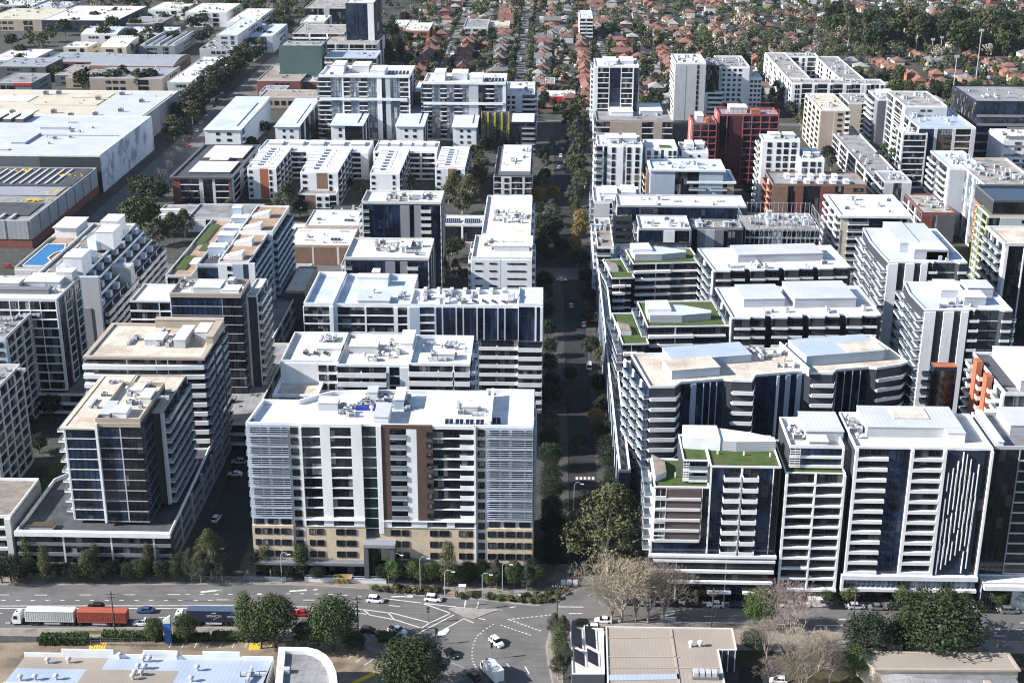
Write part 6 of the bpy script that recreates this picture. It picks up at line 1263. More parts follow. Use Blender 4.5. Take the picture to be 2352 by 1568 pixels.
def mid_right():
    S_ = [  # label, px, h, wall, roof, front pattern, left pattern, floors, name
     ('dark banded block with long white roof frame behind the scaffolded building', (1418, 1715, 471, 447), 25, 'dgrey', 'roof_white', 'c1:glass_blue W.05:dgrey l.8:dgrey c2:glass_blue c2:glass_blue', 'k1 W.3:offwhite', 7),
     ('charcoal box facade with two slot windows beside the street terraces', (1409, 1452, 497, 480), 21, 'charcoal', 'roof_grey', 'w1:1:.3:charcoal:.7', 'k1 W.3:offwhite k1', 6),
     ('grey block with white framed roof lounge and pale stair shaft', (1468, 1587, 524, 494), 23, 'grey', 'roof_white', 'c2:glass_blue W.9:white c1.2 W.1', 'k1 W.4:offwhite', 7),
     ('charcoal framed block with one broad grey screened window', (1462, 1588, 556, 530), 17, 'charcoal', 'roof_grey', 'W.2:charcoal l.7:white c2.6:glass_pale W.3:charcoal', 'k1 k1', 5),
     ('plain light grey infill block beside the grey lounge block', (1590, 1706, 522, 503), 22, 'grey', 'roof_mottled', 'c.4:glass_dark W.6:grey W.7:lgrey W.7:tile_grey c1.4', 'W1', 6),
     ('cream apartment block with wide overhanging white roof', (1932, 2090, 494, 448), 27, 'cream', 'roof_white', 'W.6:cream k1.6 c1.4:glass_blue k1.6 W.2:cream', 'b1 W.3:cream b1 W.3:cream b1', 8),
     ('brown brick walled flats with small square windows right of the white gridded block', (1487, 1551, 397, 374), 22, 'tanbrick', 'roof_warm', 'W1:tanbrick w.7:2:.4:tanbrick w.35:1:.4:tanbrick W.1:tanbrick', 'b1:cream W.3:tanbrick', 6),
     ('white flats with broad flat roof sails stepping right of the brown flats', (1583, 1686, 416, 390), 19, 'offwhite', 'roof_bluewhite', 'k1 W.3:white k1 W.4:beige', 'b1 W.2:white b1', 5),
     ('pale blue grey stair block with white sail roof', (1496, 1662, 388, 366), 25, 'bluegrey', 'roof_bluewhite', 'W1:bluegrey c1 W1:bluegrey', 'W1:bluegrey', 6),
     ('white gridded apartment block with rooftop offices beside the tree lined street', (1372, 1475, 332, 310), 33, 'white', 'roof_white', 'k.8:bluegrey W.2 c.5:glass_blue W.5 w.8:1:.75 W1 c.4:glass_pale w.9:1:.8 W.3 w.9:1:.75 W.2', 'b1 W.4:offwhite b1', 9),
     ('lower white gridded wing with small roof lawn', (1484, 1556, 340, 320), 30, 'white', 'roof_white', 'w1:1:.75 W.2 w1:1:.75 W.3 c.5 W.6 w.8:1:.75 w.8:1:.75', 'W1', 9),
     ('plain white block with tiny slots and paved roof behind the white gridded wing', (1566, 1627, 346, 326), 28, 'white', 'roof_mottled', 'W1 w.5:1:.3 W.6 w.5:1:.3 W1', 'b1 b1', 8),
     ('white block with square black windows and comb of white balconies left of it', (1752, 1838, 320, 308), 36, 'white', 'roof_white', 'W.4 w.7:1:.65 W.3 w.7:1:.65 w.8:1:.7 w.8:1:.7 W.2', 'b1 W.3', 10),
     ('lower white wing right of the comb balconied block', (1840, 1894, 365, 345), 28, 'white', 'roof_white', 'w1:1:.7 w1:1:.7 w.6:1:.7 W.3', 'W1', 8),
     ('long brown brick block with grey roof tray carrying two rows of white boxes', (1775, 1990, 422, 394), 21, 'tanbrick', 'roof_grey', 'W1:tanbrick c.5 W.5:redbrick c.6:glass_dark c.5 W.9:redbrick c.6 W.4:tanbrick w1:1:.5:tanbrick', 'b1:orange W.3:offwhite b1:orange', 6),
     ('red brick block with mottled grey roof in front of the grey green roofed flats', (2118, 2195, 488, 444), 15, 'redbrick', 'roof_mottled', 'W1:redbrick c.4:glass_pale W1.6:dgrey', 'g1 W.2:offwhite g1 W.2:offwhite g1', 4),
     ('stepped grey roofed flats with white balconies below the planted terrace', (2032, 2094, 416, 392), 21, 'offwhite', 'metal_grey', 'W1:lgrey c1 W1:lgrey', 'b1 b1', 6),
     ('grey green roofed flats with stacked white balconies', (2183, 2262, 386, 346), 33, 'lgrey', 'roof_bluewhite', 'W1.2:lgrey c.5 W1:dgrey', 'b1 W.4:dgrey b1 W.3:lgrey', 10),
     ('low cream terrace of flats stretching away beside the planted court', (2008, 2078, 412, 288), 14, 'offwhite', 'roof_grey', 'g1 W.3:offwhite g1', 'g1 W.2:offwhite g1 W.2:offwhite g1 W.2:offwhite g1 W.2:offwhite g1 W.2:offwhite g1', 4),
     ('tall white apartment tower with comb of balconies along the left side', (1367, 1468, 152, 134), 43, 'white', 'roof_white', 'W.25 g.9 W.06 c.9:glass_blue W.06 g.9 W.1 c.4:glass_blue', 'b1 W.5:bluegrey', 13),
     ('brown shadowed flats with open roof frames at the foot of the white balconied tower', (1370, 1545, 276, 238), 16, 'beige', 'roof_grey', 'g.8 W.5:beige W1.4:beige g.7 W.5:beige g.6', 'b1 b1', 4),
     ('white block with dark roof panels and vertical slots, left of the white pair', (1552, 1622, 144, 124), 38, 'white', 'roof_white', 'W1.4:lgrey d.15 W1.2:lgrey w.4:1:.8:lgrey W.8:lgrey', 'w1:4:.5:white:.6', 11),
     ('black glass stair link between the white pair of blocks', (1623, 1656, 150, 132), 33, 'charcoal', 'roof_grey', 'c1 W.1:lgrey', 'W1:charcoal', 9),
     ('white block with small windows and dark plant on its roof, right of the white pair', (1657, 1722, 152, 128), 31, 'white', 'roof_grey', 'w1:4:.45:white:.5 W.3', 'W1', 9),
     ('white flats with rows of punched windows in front of the white pair', (1654, 1750, 178, 164), 23, 'white', 'roof_warm', 'w1:2:.5:white:.7 w1:2:.5:white:.6 W.5 w1:3:.5:white:.6', 'W1', 7),
     ('small white terraces stepping down beside the red gridded block', (1574, 1660, 212, 196), 17, 'white', 'roof_white', 'w1:2:.4 W.5 b1', 'b1 b1', 5),
     ('cream brick flats with yellow lit side beside the white courtyard block', (1886, 1953, 252, 214), 28, 'cream', 'roof_tan', 'W1.2:beige W.1:cream w1:1:.4:beige:.4 b.4', 'w1:4:.55:cream:.6', 8),
     ('low mustard walled flats in the gap behind the cream flats', (1950, 2010, 236, 214), 20, 'cream', 'roof_grey', 'W1:cream g1', 'b1', 6),
     ('big white stepped block with curved grey roof, nearer half', (2112, 2242, 292, 246), 33, 'offwhite', 'metal_blue', 'c1:glass_blue W.2:offwhite c1:glass_pale W.2 g1 W.3:offwhite', 'g1 W.2:white g1 W.2:white g1 W.2:white', 9),
     ('big white stepped block with weathered upper roof, farther half', (2080, 2176, 243, 209), 38, 'offwhite', 'roof_mottled', 'W1:lgrey w1:2:.3:lgrey W1:lgrey', 'g1 W.2:white g1 W.3:white', 11),
     ('white banded front block with lilac stripes of windows', (2074, 2131, 306, 292), 30, 'offwhite', 'roof_white', 'W.1 g1.5 W.1', 'g1 W.2:white g1 W.2:white', 9),
     ('grey sunlit slab with comb of white balconies on its left', (2018, 2070, 228, 208), 34, 'lgrey', 'roof_grey', 'W.6:dgrey W.1:white W1:lgrey', 'b1 W.4:tile_grey', 10),
     ('brown slatted block with two white slot balconies by the black glass office', (2150, 2226, 305, 290), 30, 'brownbrick', 'roof_grey', 'W.3:brownbrick w1.2:1:.2:brownbrick:.8 W.1:brownbrick', 'b1 b1', 9),
     ('black glass office slab with strips of pale blinds at the right edge', (2243, 2420, 232, 196), 38, 'navy', 'roof_grey', 'c1:glass_blue c1:glass_blue c1:glass_blue c1:glass_blue', 'c1 c1', 7),
     ('white end wall block right of the black glass office', (2305, 2420, 318, 296), 24, 'white', 'roof_warm', 'W.5 w1:2:.4 W1', 'W1', 7),
     ('pale terrace roof of the white gridded block stepping down to the street', (1364, 1474, 462, 428), 16, 'offwhite', 'metal_white', 'W1 g1 W1', 'k1 W.3:offwhite k1', 5),
     ('narrow street terrace flats with open roof courts above the arcade', (1372, 1410, 566, 500), 22, 'offwhite', 'paving', 'k1 W.2:offwhite', 'b1 W.2:offwhite b1 W.2:offwhite b1', 7),
     ('cream roofed corner flats with pot plants above the arcade', (1414, 1460, 598, 560), 15, 'offwhite', 'roof_warm', 'k1 W.4:lgrey', 'k1 k1', 5)]
    for i, (lab, p, h, wl, rf, pf, pL, nf) in enumerate(S_):
        b = Bld('office_building' if 'office slab' in lab else 'apartment_block' if nf > 6 else 'low_rise_flats', lab, px=p, h=h, cat='building' if 'office' in lab else AB); w, d = b.w, b.d
        m = b.mass(mat=wl, roof=rf, par=.8, pmat='white' if wl in ('white', 'offwhite', 'lgrey', 'bluegrey', 'cream') else ('lgrey' if rf == 'roof_white' else wl), over=1. if 'overhang' in lab or 'sail' in lab else 0)
        b.fac('F', m, pf, nf, .5, h-1, d=.4, st=.5, wall=wl, pr=.9, slab='white', gl='glass'); b.fac('L', m, pL, nf, .5, h-1, d=.4, pr=1.5 if 'comb' in lab else 1., up=.8, st=.4, bal='white')
        b.fac('R', m, 'W1:%s c1 W1:%s' % (wl, wl), nf, .5, h-1, d=.2)
        if 'boxes' in lab:
            for k in range(5): b.top('roof_hood', m, .22+.14*k, .27+.14*k, .1, .3, 1.8, 'white', 'white'); b.top('roof_hood', m, .18+.13*k, .23+.13*k, .5, .7, 1.8, 'white', 'white')
        elif 'lawn' in lab or 'terraces' in lab: b.top('planter', m, .45, .8, .1, .4, .5, 'lgrey', 'grass')
        elif 'balconied tower' in lab or 'comb' in lab or 'gridded' in lab: b.top('plant_room', m, .2, .5, .3, .8, 2.6, 'white', 'white'); b.top('plant_room', m, .6, .9, .4, .9, 2.2, 'lgrey', 'white'); b.clutter(m, 6, i)
        elif 'open roof frames' in lab:
            b.top('roof_frame', m, .03, .6, .3, .36, 2.6, 'white', 'white'); b.top('roof_frame', m, .7, .74, .1, .8, 2.4, 'white', 'white'); b.on('solar_panel', m, .75, .3, arg=(7, 4, 4, 1.))
        else: b.clutter(m, 4+i % 5, 200+i)
        if 'black glass office' in lab and nf == 7:
            for k in range(6): b.fbox('blind_strip', 'F', m, 1, w-2, 4+k*5, 5.4+k*5, .41, .5, 'grey')
    # red gridded pair
    for lab, p, h, mt in (('dark crimson gridded facade block, wide right part', (1652, 1790, 262, 246), 40, 'pinkred'), ('red gridded facade block with orange sunlit flank, narrow left part', (1592, 1647, 282, 264), 36, 'pinkred')):
        b = Bld('red_gridded_block', lab, px=p, h=h, cat=AB); w, d = b.w, b.d; m = b.mass(mat='maroon', roof='roof_grey', par=1., pmat=mt)
        if w > 30: b.fac('F', m, 'W.08:pinkred c.9 W.08:pinkred c.3 d1.1 d.5 W.08:pinkred g1 W.1:pinkred g1 W.1:pinkred g1 W.1:pinkred g1 W.1:pinkred', 11, 1, 39, d=.7, st=.5, slab=mt, gl='glass_dark')
        else: b.fac('F', m, 'W.1:pinkred g1 W.1:pinkred g1 W.1:pinkred g1 W.1:pinkred', 10, 1, 35, d=.7, st=.5, slab=mt, gl='glass_dark')
        b.fac('L', m, 'W1:terracotta W.2:offwhite W1:pinkred', 10, 1, h-1, d=.4); b.top('plant_room', m, .2, .5, .4, .9, 2.8, 'lgrey', 'white'); b.top('canopy', m, .55, .7, .2, .5, 2., 'terracotta', 'orange')
        if w > 30:
            mb = MB()
            for k in range(14): mb.box(w*k/13-.1, w*k/13+.1, .1, .3, h, h+2.4, mt)
            mb.box(-.1, w+.1, .1, .3, h+2.4, h+2.7, mt); mb.box(-.1, w+.1, d-.3, d-.1, h+2.4, h+2.7, mt); obj('roof_pergola', mb, b.root)
    # white courtyard block
    b = Bld('courtyard_apartment_block', 'white block with tall black window slots wrapped round a courtyard beside the park', px=(1819, 2034, 190, 122), h=21, cat=AB); w, d = b.w, b.d
    m = b.mass(0, w, 0, 16, 0, 21, 'white', 'roof_mottled', .8); m2 = b.mass(0, 15, 16.02, d, 0, 21.3, 'white', 'roof_mottled', .8); m3 = b.mass(w-26, w-10, 16.02, d-12, 0, 20.6, 'white', 'roof_grey', .8); m4 = b.mass(15.02, w*.6, d-16, d, 0, 21, 'white', 'roof_mottled', .8)
    b.fac('F', m, 'W.3 w.5:2:.7 W.2 g1 W.2 w.3:1:.8 g1 W.2 w.3:1:.8 g1 W.3 w.5:2:.8 g.9 W.2 d.1 W.2 w.5:1:.8 g.8 W.1 w.4:1:.8 W.1', 6, .5, 20, d=.5, wall='white'); b.fac('F', m4, 'W.3 g1 W.3 w.4:1:.8 W.3 g1 W.3', 6, .5, 20, d=.5); b.fac('L', (0, w, 0, d, 0, 21), 'W.3 w.5:2:.7 '*6, 6, .5, 20, d=.4); b.fac('L', m3, 'W.3 w.5:2:.7 '*3, 6, .5, 20, d=.4)
    for mm_, s_ in ((m, 1), (m2, 2), (m3, 3), (m4, 4)): b.clutter(mm_, 6, 130+s_)
    # building under scaffold
    b = Bld('unfinished_building', 'unfinished concrete building with bare roof deck wrapped in thin scaffolding', px=(1712, 1882, 524, 490), h=21, cat='building site'); w, d = b.w, b.d
    m = b.mass(mat='dgrey', roof='roof_mottled', par=.2, pmat='offwhite'); b.fac('F', m, 'c1 d.8 W.7:lgrey c.8 d.6 c1', 6, .5, 20, d=.3, gl='glass_dark'); b.bands('F', m, [16.5, 20], .1, None, .5, .8, 'offwhite', 'floor_slab'); b.clutter(m, 26, 140, .05, .95, .1, .9, par=.2)
    mb = MB()
    for k in range(17):
        x = w*k/16
        for y in (-1.6, -.7, d+.8): mb.box(x-.07, x+.07, y-.07, y+.07, 0, 26, 'alu')
        if k % 2 == 0: mb.tube([(x, -1.6, 20), (x, -1.6+3, 26)], .06, 'alu', 4)
        if k < 16 and k % 2: mb.tube([(x, -1.6, 14), (x+w/16, -1.6, 25)], .06, 'alu', 4)
    for z in (5, 9, 13, 17, 21, 25.5):
        for y in (-1.6, d+.8): mb.box(-.2, w+.2, y-.06, y+.06, z, z+.12, 'alu')
    for k in range(9):
        y = d*k/8
        for x in (-.9, w+.9): mb.box(x-.07, x+.07, y-.07, y+.07, 0, 25.5, 'alu')
    for z in (17, 21, 25): mb.box(w+.85, w+.95, -1.6, d+.8, z, z+.1, 'alu'); mb.box(-.95, -.85, -1.6, d+.8, z, z+.1, 'alu')
    sc_ = obj('scaffolding', mb); sc_.location = (b.x, b.y, 0); tag(sc_, 'thin metal scaffold poles wrapped round the unfinished building', 'scaffolding')
mid_right()
def cluster_far():
    S_ = [('building wrapped in dark green netting below the curved white block', (640, 738, 105, 93), 30, 'netting', 'roof_mottled', 'W1:netting W.02:netting W1:netting', 8), ('round fronted white block with orange tinted balconies at the top', (672, 790, 76, 56), 26, 'white', 'roof_mottled', 'b1 W.1 b1 W.1 b1', 7),
          ('tall dark blue tower with pale roof frame on the top edge', (793, 858, 6, -12), 52, 'navy', 'roof_white', 'c1:glass_blue W.1:navy c1:glass_blue W.6:white', 14), ('slim white tower with black slot before the dark tower', (808, 850, 44, 34), 38, 'white', 'roof_grey', 'W.5:white d.3 W.6:bluegrey d.2 W.4:bluegrey', 11), ('white terraced block with planted roof decks below the dark tower', (742, 866, 100, 78), 24, 'offwhite', 'roof_mottled', 'g1 W.15 g1 W.15 g1.2 W.15 g1', 7),
          ('curved roofed grey block with white balcony ends behind the gridded tower', (745, 864, 132, 116), 22, 'lgrey', 'metal_blue', 'b.6 W.6:dgrey g1.4 g1', 6), ('pale box office left of the curved white block', (690, 745, 50, 35), 26, 'lgrey', 'roof_warm', 'w1:3:.5:lgrey W.4:lgrey', 7), ('grey stepped roof office on the top edge', (700, 800, 18, 0), 24, 'grey', 'roof_mottled', 'c1 W.3:lgrey c1', 6),
          ('grey roofed red brick factory beyond the white blocks', (590, 690, 184, 152), 10, 'redbrick', 'metal_tan', 'W1:redbrick w1:3:.4:redbrick W.6:redbrick', 2), ('small pale green roofed shed beside the brick factory', (690, 735, 186, 168), 8, 'offwhite', 'metal_cream', 'W1:redbrick', 1), ('long low shed with row of white skylights in front of the brick factory', (595, 735, 222, 206), 8, 'beige', 'metal_tan', 'w1:8:.4:beige W.1', 1), ('grey gabled shed left of the skylit shed', (595, 650, 212, 196), 7, 'beige', 'metal_grey', 'w1:3:.4:beige', 1),
          ('cream chapel like hall with twin pale roofs among the far houses', (925, 985, 70, 52), 10, 'terracotta', 'roof_warm', 'w1:2:.5:terracotta', 2), ('white roofed school hall among the far houses', (900, 955, 58, 46), 9, 'offwhite', 'roof_white', 'w1:4:.4:offwhite', 2), ('pink gabled hall beyond the far terrace rows', (1065, 1120, 62, 44), 10, 'offwhite', 'roof_grey', 'w1:3:.4:offwhite', 2), ('cream hall with green roof right of the pink hall', (1108, 1170, 58, 48), 8, 'cream', 'metal_cream', 'w1:4:.4:cream', 1),
          ('white stacked balcony flats among trees on the skyline', (1332, 1362, 42, 24), 20, 'white', 'roof_white', 'b1 W.1 b1', 6), ('red and white service station canopy at the end of the street', (1252, 1322, 220, 208), 6, 'redpaint', 'roof_white', 'W1:redpaint d2 W.4:redpaint', 1), ('red brick villa beside the service station', (1252, 1275, 190, 178), 7, 'terracotta', 'roof_mottled', 'w1:2:.4:terracotta', 2)]
    for i, (lab, p, h, wl, rf, pf, nf) in enumerate(S_):
        nm = 'service_station' if 'station canopy' in lab else 'warehouse' if 'shed' in lab or 'factory' in lab else 'community_hall' if 'hall' in lab else 'apartment_block'
        b = Bld(nm, lab, px=p, h=h, cat=nm.replace('_', ' ')); m = b.mass(mat=wl, roof=rf, par=.6, pmat='offwhite' if wl != 'netting' else 'netting'); b.fac('F', m, pf, nf, .3, h-.8, d=.35, wall=wl, pr=1.); b.fac('R', m, 'W1:%s c1 W1:%s' % (wl, wl), nf, .3, h-.8, d=.25)
        b.clutter(m, 4, 300+i)
cluster_far()
# ---------------------------------------------------------------- suburban houses beyond the blocks
stained('tiles_red', (.215, .11, .092), (.155, .085, .075), .6, .85); stained('tiles_orange', (.265, .135, .098), (.20, .105, .085), .6, .85); stained('tiles_brown', (.21, .115, .085), (.14, .085, .07), .6, .85); stained('tiles_grey', (.20, .19, .19), (.13, .13, .13), .6, .85)
ORD = ['first', 'second', 'third', 'fourth', 'fifth', 'sixth', 'seventh', 'eighth', 'ninth', 'tenth', 'eleventh', 'twelfth', 'thirteenth', 'fourteenth', 'fifteenth', 'sixteenth', 'seventeenth', 'eighteenth', 'nineteenth', 'twentieth']
def ordw(n):
    if n < 20: return ORD[n]
    t = {2: 'twenty', 3: 'thirty', 4: 'forty'}[(n+1)//10]
    return t+'-'+ORD[(n+1) % 10-1] if (n+1) % 10 else {2: 'twentieth', 3: 'thirtieth', 4: 'fortieth'}[(n+1)//10]
def house_meshes(kind, tile, wall):
    key = ('house', kind, tile, wall)
    if key in CACHE: return CACHE[key]
    w, d, h, rh = {'hip': (9.5, 13, 3.4, 2.9), 'gable': (8.5, 14, 3.5, 3.2), 'wide': (12.5, 11, 3.4, 3.1), 'two': (9.5, 11, 6.2, 2.9)}[kind]
    wb = MB(); wb.box(-w/2, w/2, -d/2, d/2, 0, h, wall, notop=True); rb = MB(); o = .55; a, b = w/2+o, d/2+o; z = h-.1
    if kind == 'gable':
        rb.v += [(-a, -b, z), (a, -b, z), (a, b, z), (-a, b, z), (0, -b, z+rh), (0, b, z+rh)]
        for q in ((0, 4, 5, 3), (1, 2, 5, 4), (0, 3, 2, 1)): rb.f.append(q); rb.m.append(rb.mat(tile))
        for q in ((0, 1, 4), (2, 3, 5)): rb.f.append(q); rb.m.append(rb.mat(wall))
        rb.v += [(-a, -2, z+.1), (-a-4, -2, z+.1), (-a-4, 4, z+.1), (-a, 4, z+.1), (-1, 1, z+rh*.85)]; i = 6
    else:
        k = min(a, b)*.92
        if b > a: e = [(0, -b+k, z+rh), (0, b-k, z+rh)]
        else: e = [(-a+k, 0, z+rh), (a-k, 0, z+rh)]
        rb.v += [(-a, -b, z), (a, -b, z), (a, b, z), (-a, b, z), e[0], e[1]]
        fs = ((0, 1, 4), (1, 2, 5, 4), (2, 3, 5), (3, 0, 4, 5), (3, 2, 1, 0)) if b > a else ((0, 1, 5, 4), (1, 2, 5), (2, 3, 4, 5), (3, 0, 4), (3, 2, 1, 0))
        for q in fs: rb.f.append(q); rb.m.append(rb.mat(tile))
        # cross gable towards the street
        i = len(rb.v); g = rh*.82
        rb.v += [(-w*.42, -b-1.6, z), (w*.02, -b-1.6, z), (-w*.2, -b-1.6, z+g), (-w*.42, -b+a, z), (w*.02, -b+a, z), (-w*.2, -b+a, z+g)]
        for q in ((i, i+2, i+5, i+3), (i+1, i+4, i+5, i+2)): rb.f.append(q); rb.m.append(rb.mat(tile))
        rb.f.append((i, i+1, i+2)); rb.m.append(rb.mat(wall)); wb.box(-w*.40, 0, -d/2-1.6, -d/2-.01, 0, h-.12, wall)
    cb = MB(); cb.box(-.45, .45, .5, 1.3, z+rh*.6, z+rh+1.1, 'redbrick')
    win = MB()
    for x in ((-w*.2,) if kind != 'gable' else (-w*.22,))+(w*.25,):
        y = -d/2-(1.62 if x < 0 and kind != 'gable' else .02); win.box(x-.9, x+.9, y-.08, y, h-2.4, h-1, 'glass_dark', nobottom=False); win.box(x-1.05, x+1.05, y-.14, y-.081, h-1, h-.85, 'frame_white', nobottom=False)
    CACHE[key] = (wb.mesh('wall'), rb.mesh('roof'), win.mesh('window'), cb.mesh('chimney')); return CACHE[key]
HR = random.Random(12)
TN = {'tiles_red': 'red tiled', 'tiles_orange': 'orange tiled', 'tiles_brown': 'brown tiled', 'tiles_grey': 'grey roofed', 'metal_white': 'white metal roofed'}
KN = {'hip': 'hip roofed cottage', 'gable': 'gabled cottage', 'wide': 'broad bungalow', 'two': 'two storey villa'}
HOUSES = []
def house(x, y, rz, kind, tile, wall, label, group):
    wm, rm, nm, cm = house_meshes(kind, tile, wall); t = thing('suburban_house', label, 'house', (x, y, .012), rz, group)
    s_ = HR.uniform(.88, 1.12); t.scale = (s_, s_, s_); obj('wall', wm, t); obj('chimney', cm, obj('roof', rm, t)); obj('window', nm, t); HOUSES.append((x, y)); return t
def house_row(X, y0, y1, skip, phrase, tiles, side):
    k = 0; y = y0; used = {}
    while y < y1:
        if HR.random() > skip:
            tile = HR.choice(tiles); kind = HR.choice(('hip', 'hip', 'gable', 'wide', 'two') if HR.random() < .6 else ('hip', 'gable')); wall = HR.choice(('offwhite', 'cream', 'redbrick', 'terracotta', 'tanbrick'))
            lk = TN[tile]+' '+KN[kind]; n = used.get(lk, 0); used[lk] = n+1
            house(X+HR.uniform(-1, 1)+(-.09*(y-900) if X > 100 else 0), y, (0 if HR.random() < .75 else side*math.pi/2)+HR.uniform(-.05, .05), kind, tile, wall, f'{ordw(n)} {lk} up the {phrase}', 'houses of the '+phrase)
            k += 1
        y += HR.uniform(11.5, 14.5)
red = ('tiles_red', 'tiles_red', 'tiles_orange', 'tiles_brown'); mix = ('tiles_red', 'tiles_orange', 'tiles_brown', 'tiles_grey', 'tiles_grey'); org = ('tiles_orange', 'tiles_orange', 'tiles_red', 'tiles_brown')
house_row(-98, 985, 1236, .02, 'westmost terrace row', ('tiles_red', 'tiles_red', 'tiles_brown'), 1); house_row(-66, 955, 1245, .08, 'row east of the pale lane', org, -1); house_row(-37, 945, 1245, .12, 'row west of the shaded avenue', mix, 1)
house_row(-2, 960, 1260, .12, 'row east of the shaded avenue', mix, -1); house_row(30, 955, 1250, .12, 'row west of the second avenue', org, 1); house_row(64, 960, 1240, .15, 'row behind the balconied white tower', red, -1)
house_row(98, 930, 1250, .35, 'row above the red gridded blocks', red, 1); house_row(150, 1000, 1300, .45, 'row above the white pair', org, -1); house_row(190, 1040, 1320, .55, 'row above the courtyard block', org, 1)
house_row(290, 1010, 1160, .45, 'near row beyond the park trees', org, -1); house_row(330, 1010, 1200, .45, 'second row beyond the park trees', mix, 1); house_row(372, 1015, 1210, .4, 'third row beyond the park trees', org, -1); house_row(415, 1010, 1200, .4, 'fourth row beyond the park trees', mix, 1); house_row(455, 1000, 1230, .4, 'fifth row beyond the park trees', red, -1)
for j, X in enumerate((-40, 5, 50, 120, 190, 260, 330, 400, 470, 540)): house_row(X+(0 if X < 100 else 40), 1265, 1640, .3 if X < 100 else .5, ('first', 'second', 'third', 'fourth', 'fifth', 'sixth', 'seventh', 'eighth', 'ninth', 'tenth')[j]+' skyline row from the west', mix if j % 2 else org, 1)

# everything farther off than the counted houses: one mass of roofs, sheds and fences
mr = MB(); hrnd = random.Random(44); done = list(HOUSES)
def far_roof(x, y, w, d, h, rh, tile, wall):
    mr.box(x-w/2, x+w/2, y-d/2, y+d/2, 0, h, wall, notop=True); a, b, z = w/2+.5, d/2+.5, h-.1; i = len(mr.v); k = min(a, b)*.9
    e = [(x, y-b+k, z+rh), (x, y+b-k, z+rh)] if b > a else [(x-a+k, y, z+rh), (x+a-k, y, z+rh)]
    mr.v += [(x-a, y-b, z), (x+a, y-b, z), (x+a, y+b, z), (x-a, y+b, z)]+e
    for q in (((0, 1, 4), (1, 2, 5, 4), (2, 3, 5), (3, 0, 4, 5)) if b > a else ((0, 1, 5, 4), (1, 2, 5), (2, 3, 4, 5), (3, 0, 4))): mr.f.append(tuple(i+j for j in q)); mr.m.append(mr.mat(tile))
n = 0; t_ = 0
while n < 470 and t_ < 30000:
    t_ += 1; y = hrnd.uniform(940, 1800); x = hrnd.uniform(-140, 640)
    if any(abs(x-a) < 11.5 and abs(y-b_) < 13.5 for a, b_ in done): continue
    if any(s0-6 < x < s1+6 for s0, s1 in ((-85, -77), (-25, -15.5), (42, 50))): continue
    if 245 < x < 480 and (y < 965 or 1165 < y < 1340): continue
    if 105 < x < 235 and y < 1010: continue
    if x > 110 and hrnd.random() < .72: continue
    done.append((x, y)); n += 1
    far_roof(x, y, hrnd.uniform(8, 12), hrnd.uniform(10, 15), hrnd.choice((3.2, 3.4, 6)), hrnd.uniform(2, 3), hrnd.choice(('tiles_red', 'tiles_red', 'tiles_orange', 'tiles_brown', 'tiles_grey', 'roof_grey', 'roof_mottled')), hrnd.choice(('offwhite', 'cream', 'redbrick', 'tanbrick')))
for _ in range(1500):
    y = hrnd.uniform(935, 1700); x = hrnd.uniform(-140, 600)
    if any(abs(x-a) < 6 and abs(y-b_) < 7.5 for a, b_ in done) or (105 < x < 235 and y < 1010) or (245 < x < 480 and (y < 965 or 1165 < y < 1340)): continue
    w, d = hrnd.uniform(1.5, 4.5), hrnd.uniform(1.5, 5); h = hrnd.uniform(1.2, 2.6); mr.box(x, x+w, y, y+d, 0, h, hrnd.choice(('white', 'offwhite', 'lgrey', 'grey', 'roof_white', 'cream', 'tiles_grey')))
tag(obj('distant_houses', mr), 'mass of far red and grey roofs, sheds and fences filling the suburb behind the counted house rows', 'houses', kind='stuff')
NEAR = list(HOUSES)
# ---------------------------------------------------------------- trees
def grove(phrase, spec, group=True, order='x', zz=0.):
    """spec: 'kind x y height [width]; ...' with the foot of each tree given as a pixel"""
    L = []
    for s in spec.split(';'):
        t = s.split()
        if not t: continue
        p = G(float(t[1]), float(t[2]), zz); L.append((t[0], p.x, p.y, float(t[3]), float(t[4]) if len(t) > 4 else None))
    L.sort(key=lambda a: a[1] if order == 'x' else a[2])
    cnt = {}; tot = {}
    for a in L: tot[LOOK[a[0]]] = tot.get(LOOK[a[0]], 0)+1
    for k, x, y, h, w in L:
        lk = LOOK[k]; n = cnt.get(lk, 0); cnt[lk] = n+1
        lb = f'{lk} {phrase}' if tot[lk] == 1 else f"{ordw(n)} {lk} {'from left' if order == 'x' else 'from near'} {phrase}"
        plant(k, x, y, h, lb, w, ('trees '+phrase) if group and len(L) > 1 else None, z=zz)
grove('at the corner beside the slatted block', 'gum 1398 1318 26 29', False)
grove('at the kerb behind the tan roof', 'baregold 1428 1428 19 23;baregold 1488 1429 17 17;baregold 1405 1432 14 14;bare 1524 1427 15 13;bare 1460 1426 14 12')
grove('on the verge opposite the framed block', 'bright 1742 1450 13 9;barepink 1808 1492 19 17;bare 1852 1580 15 13;barepink 1905 1568 9 9;fig 2148 1505 17 25;dark 1988 1520 14 14;round 1960 1556 9 9;dark 2075 1500 11 12;bare 1760 1520 12 10;bare 1880 1540 11 10;bare 1835 1600 13 12;barepink 1775 1590 10 9;dark 1730 1500 7 7')
grove('by the striped roof warehouse hedges', 'slim 566 1474 13 6.5;round 632 1486 15 14;dark 600 1488 9 8;fig 766 1492 15 14;dark 720 1494 9 9;round 356 1474 7 6;round 428 1476 8.5 7;greygum 694 1480 6 6;dark 815 1500 6 7')
grove('by the striped car park', 'fig 945 1592 15 17;greygum 990 1604 12 9;dark 905 1600 8 8')
grove('beside the roof with solar panels', 'greygum 1272 1474 8 5;greygum 1292 1484 8.5 5;slim 1285 1520 9 5;greygum 1298 1545 8 5;greygum 1282 1560 7 5')
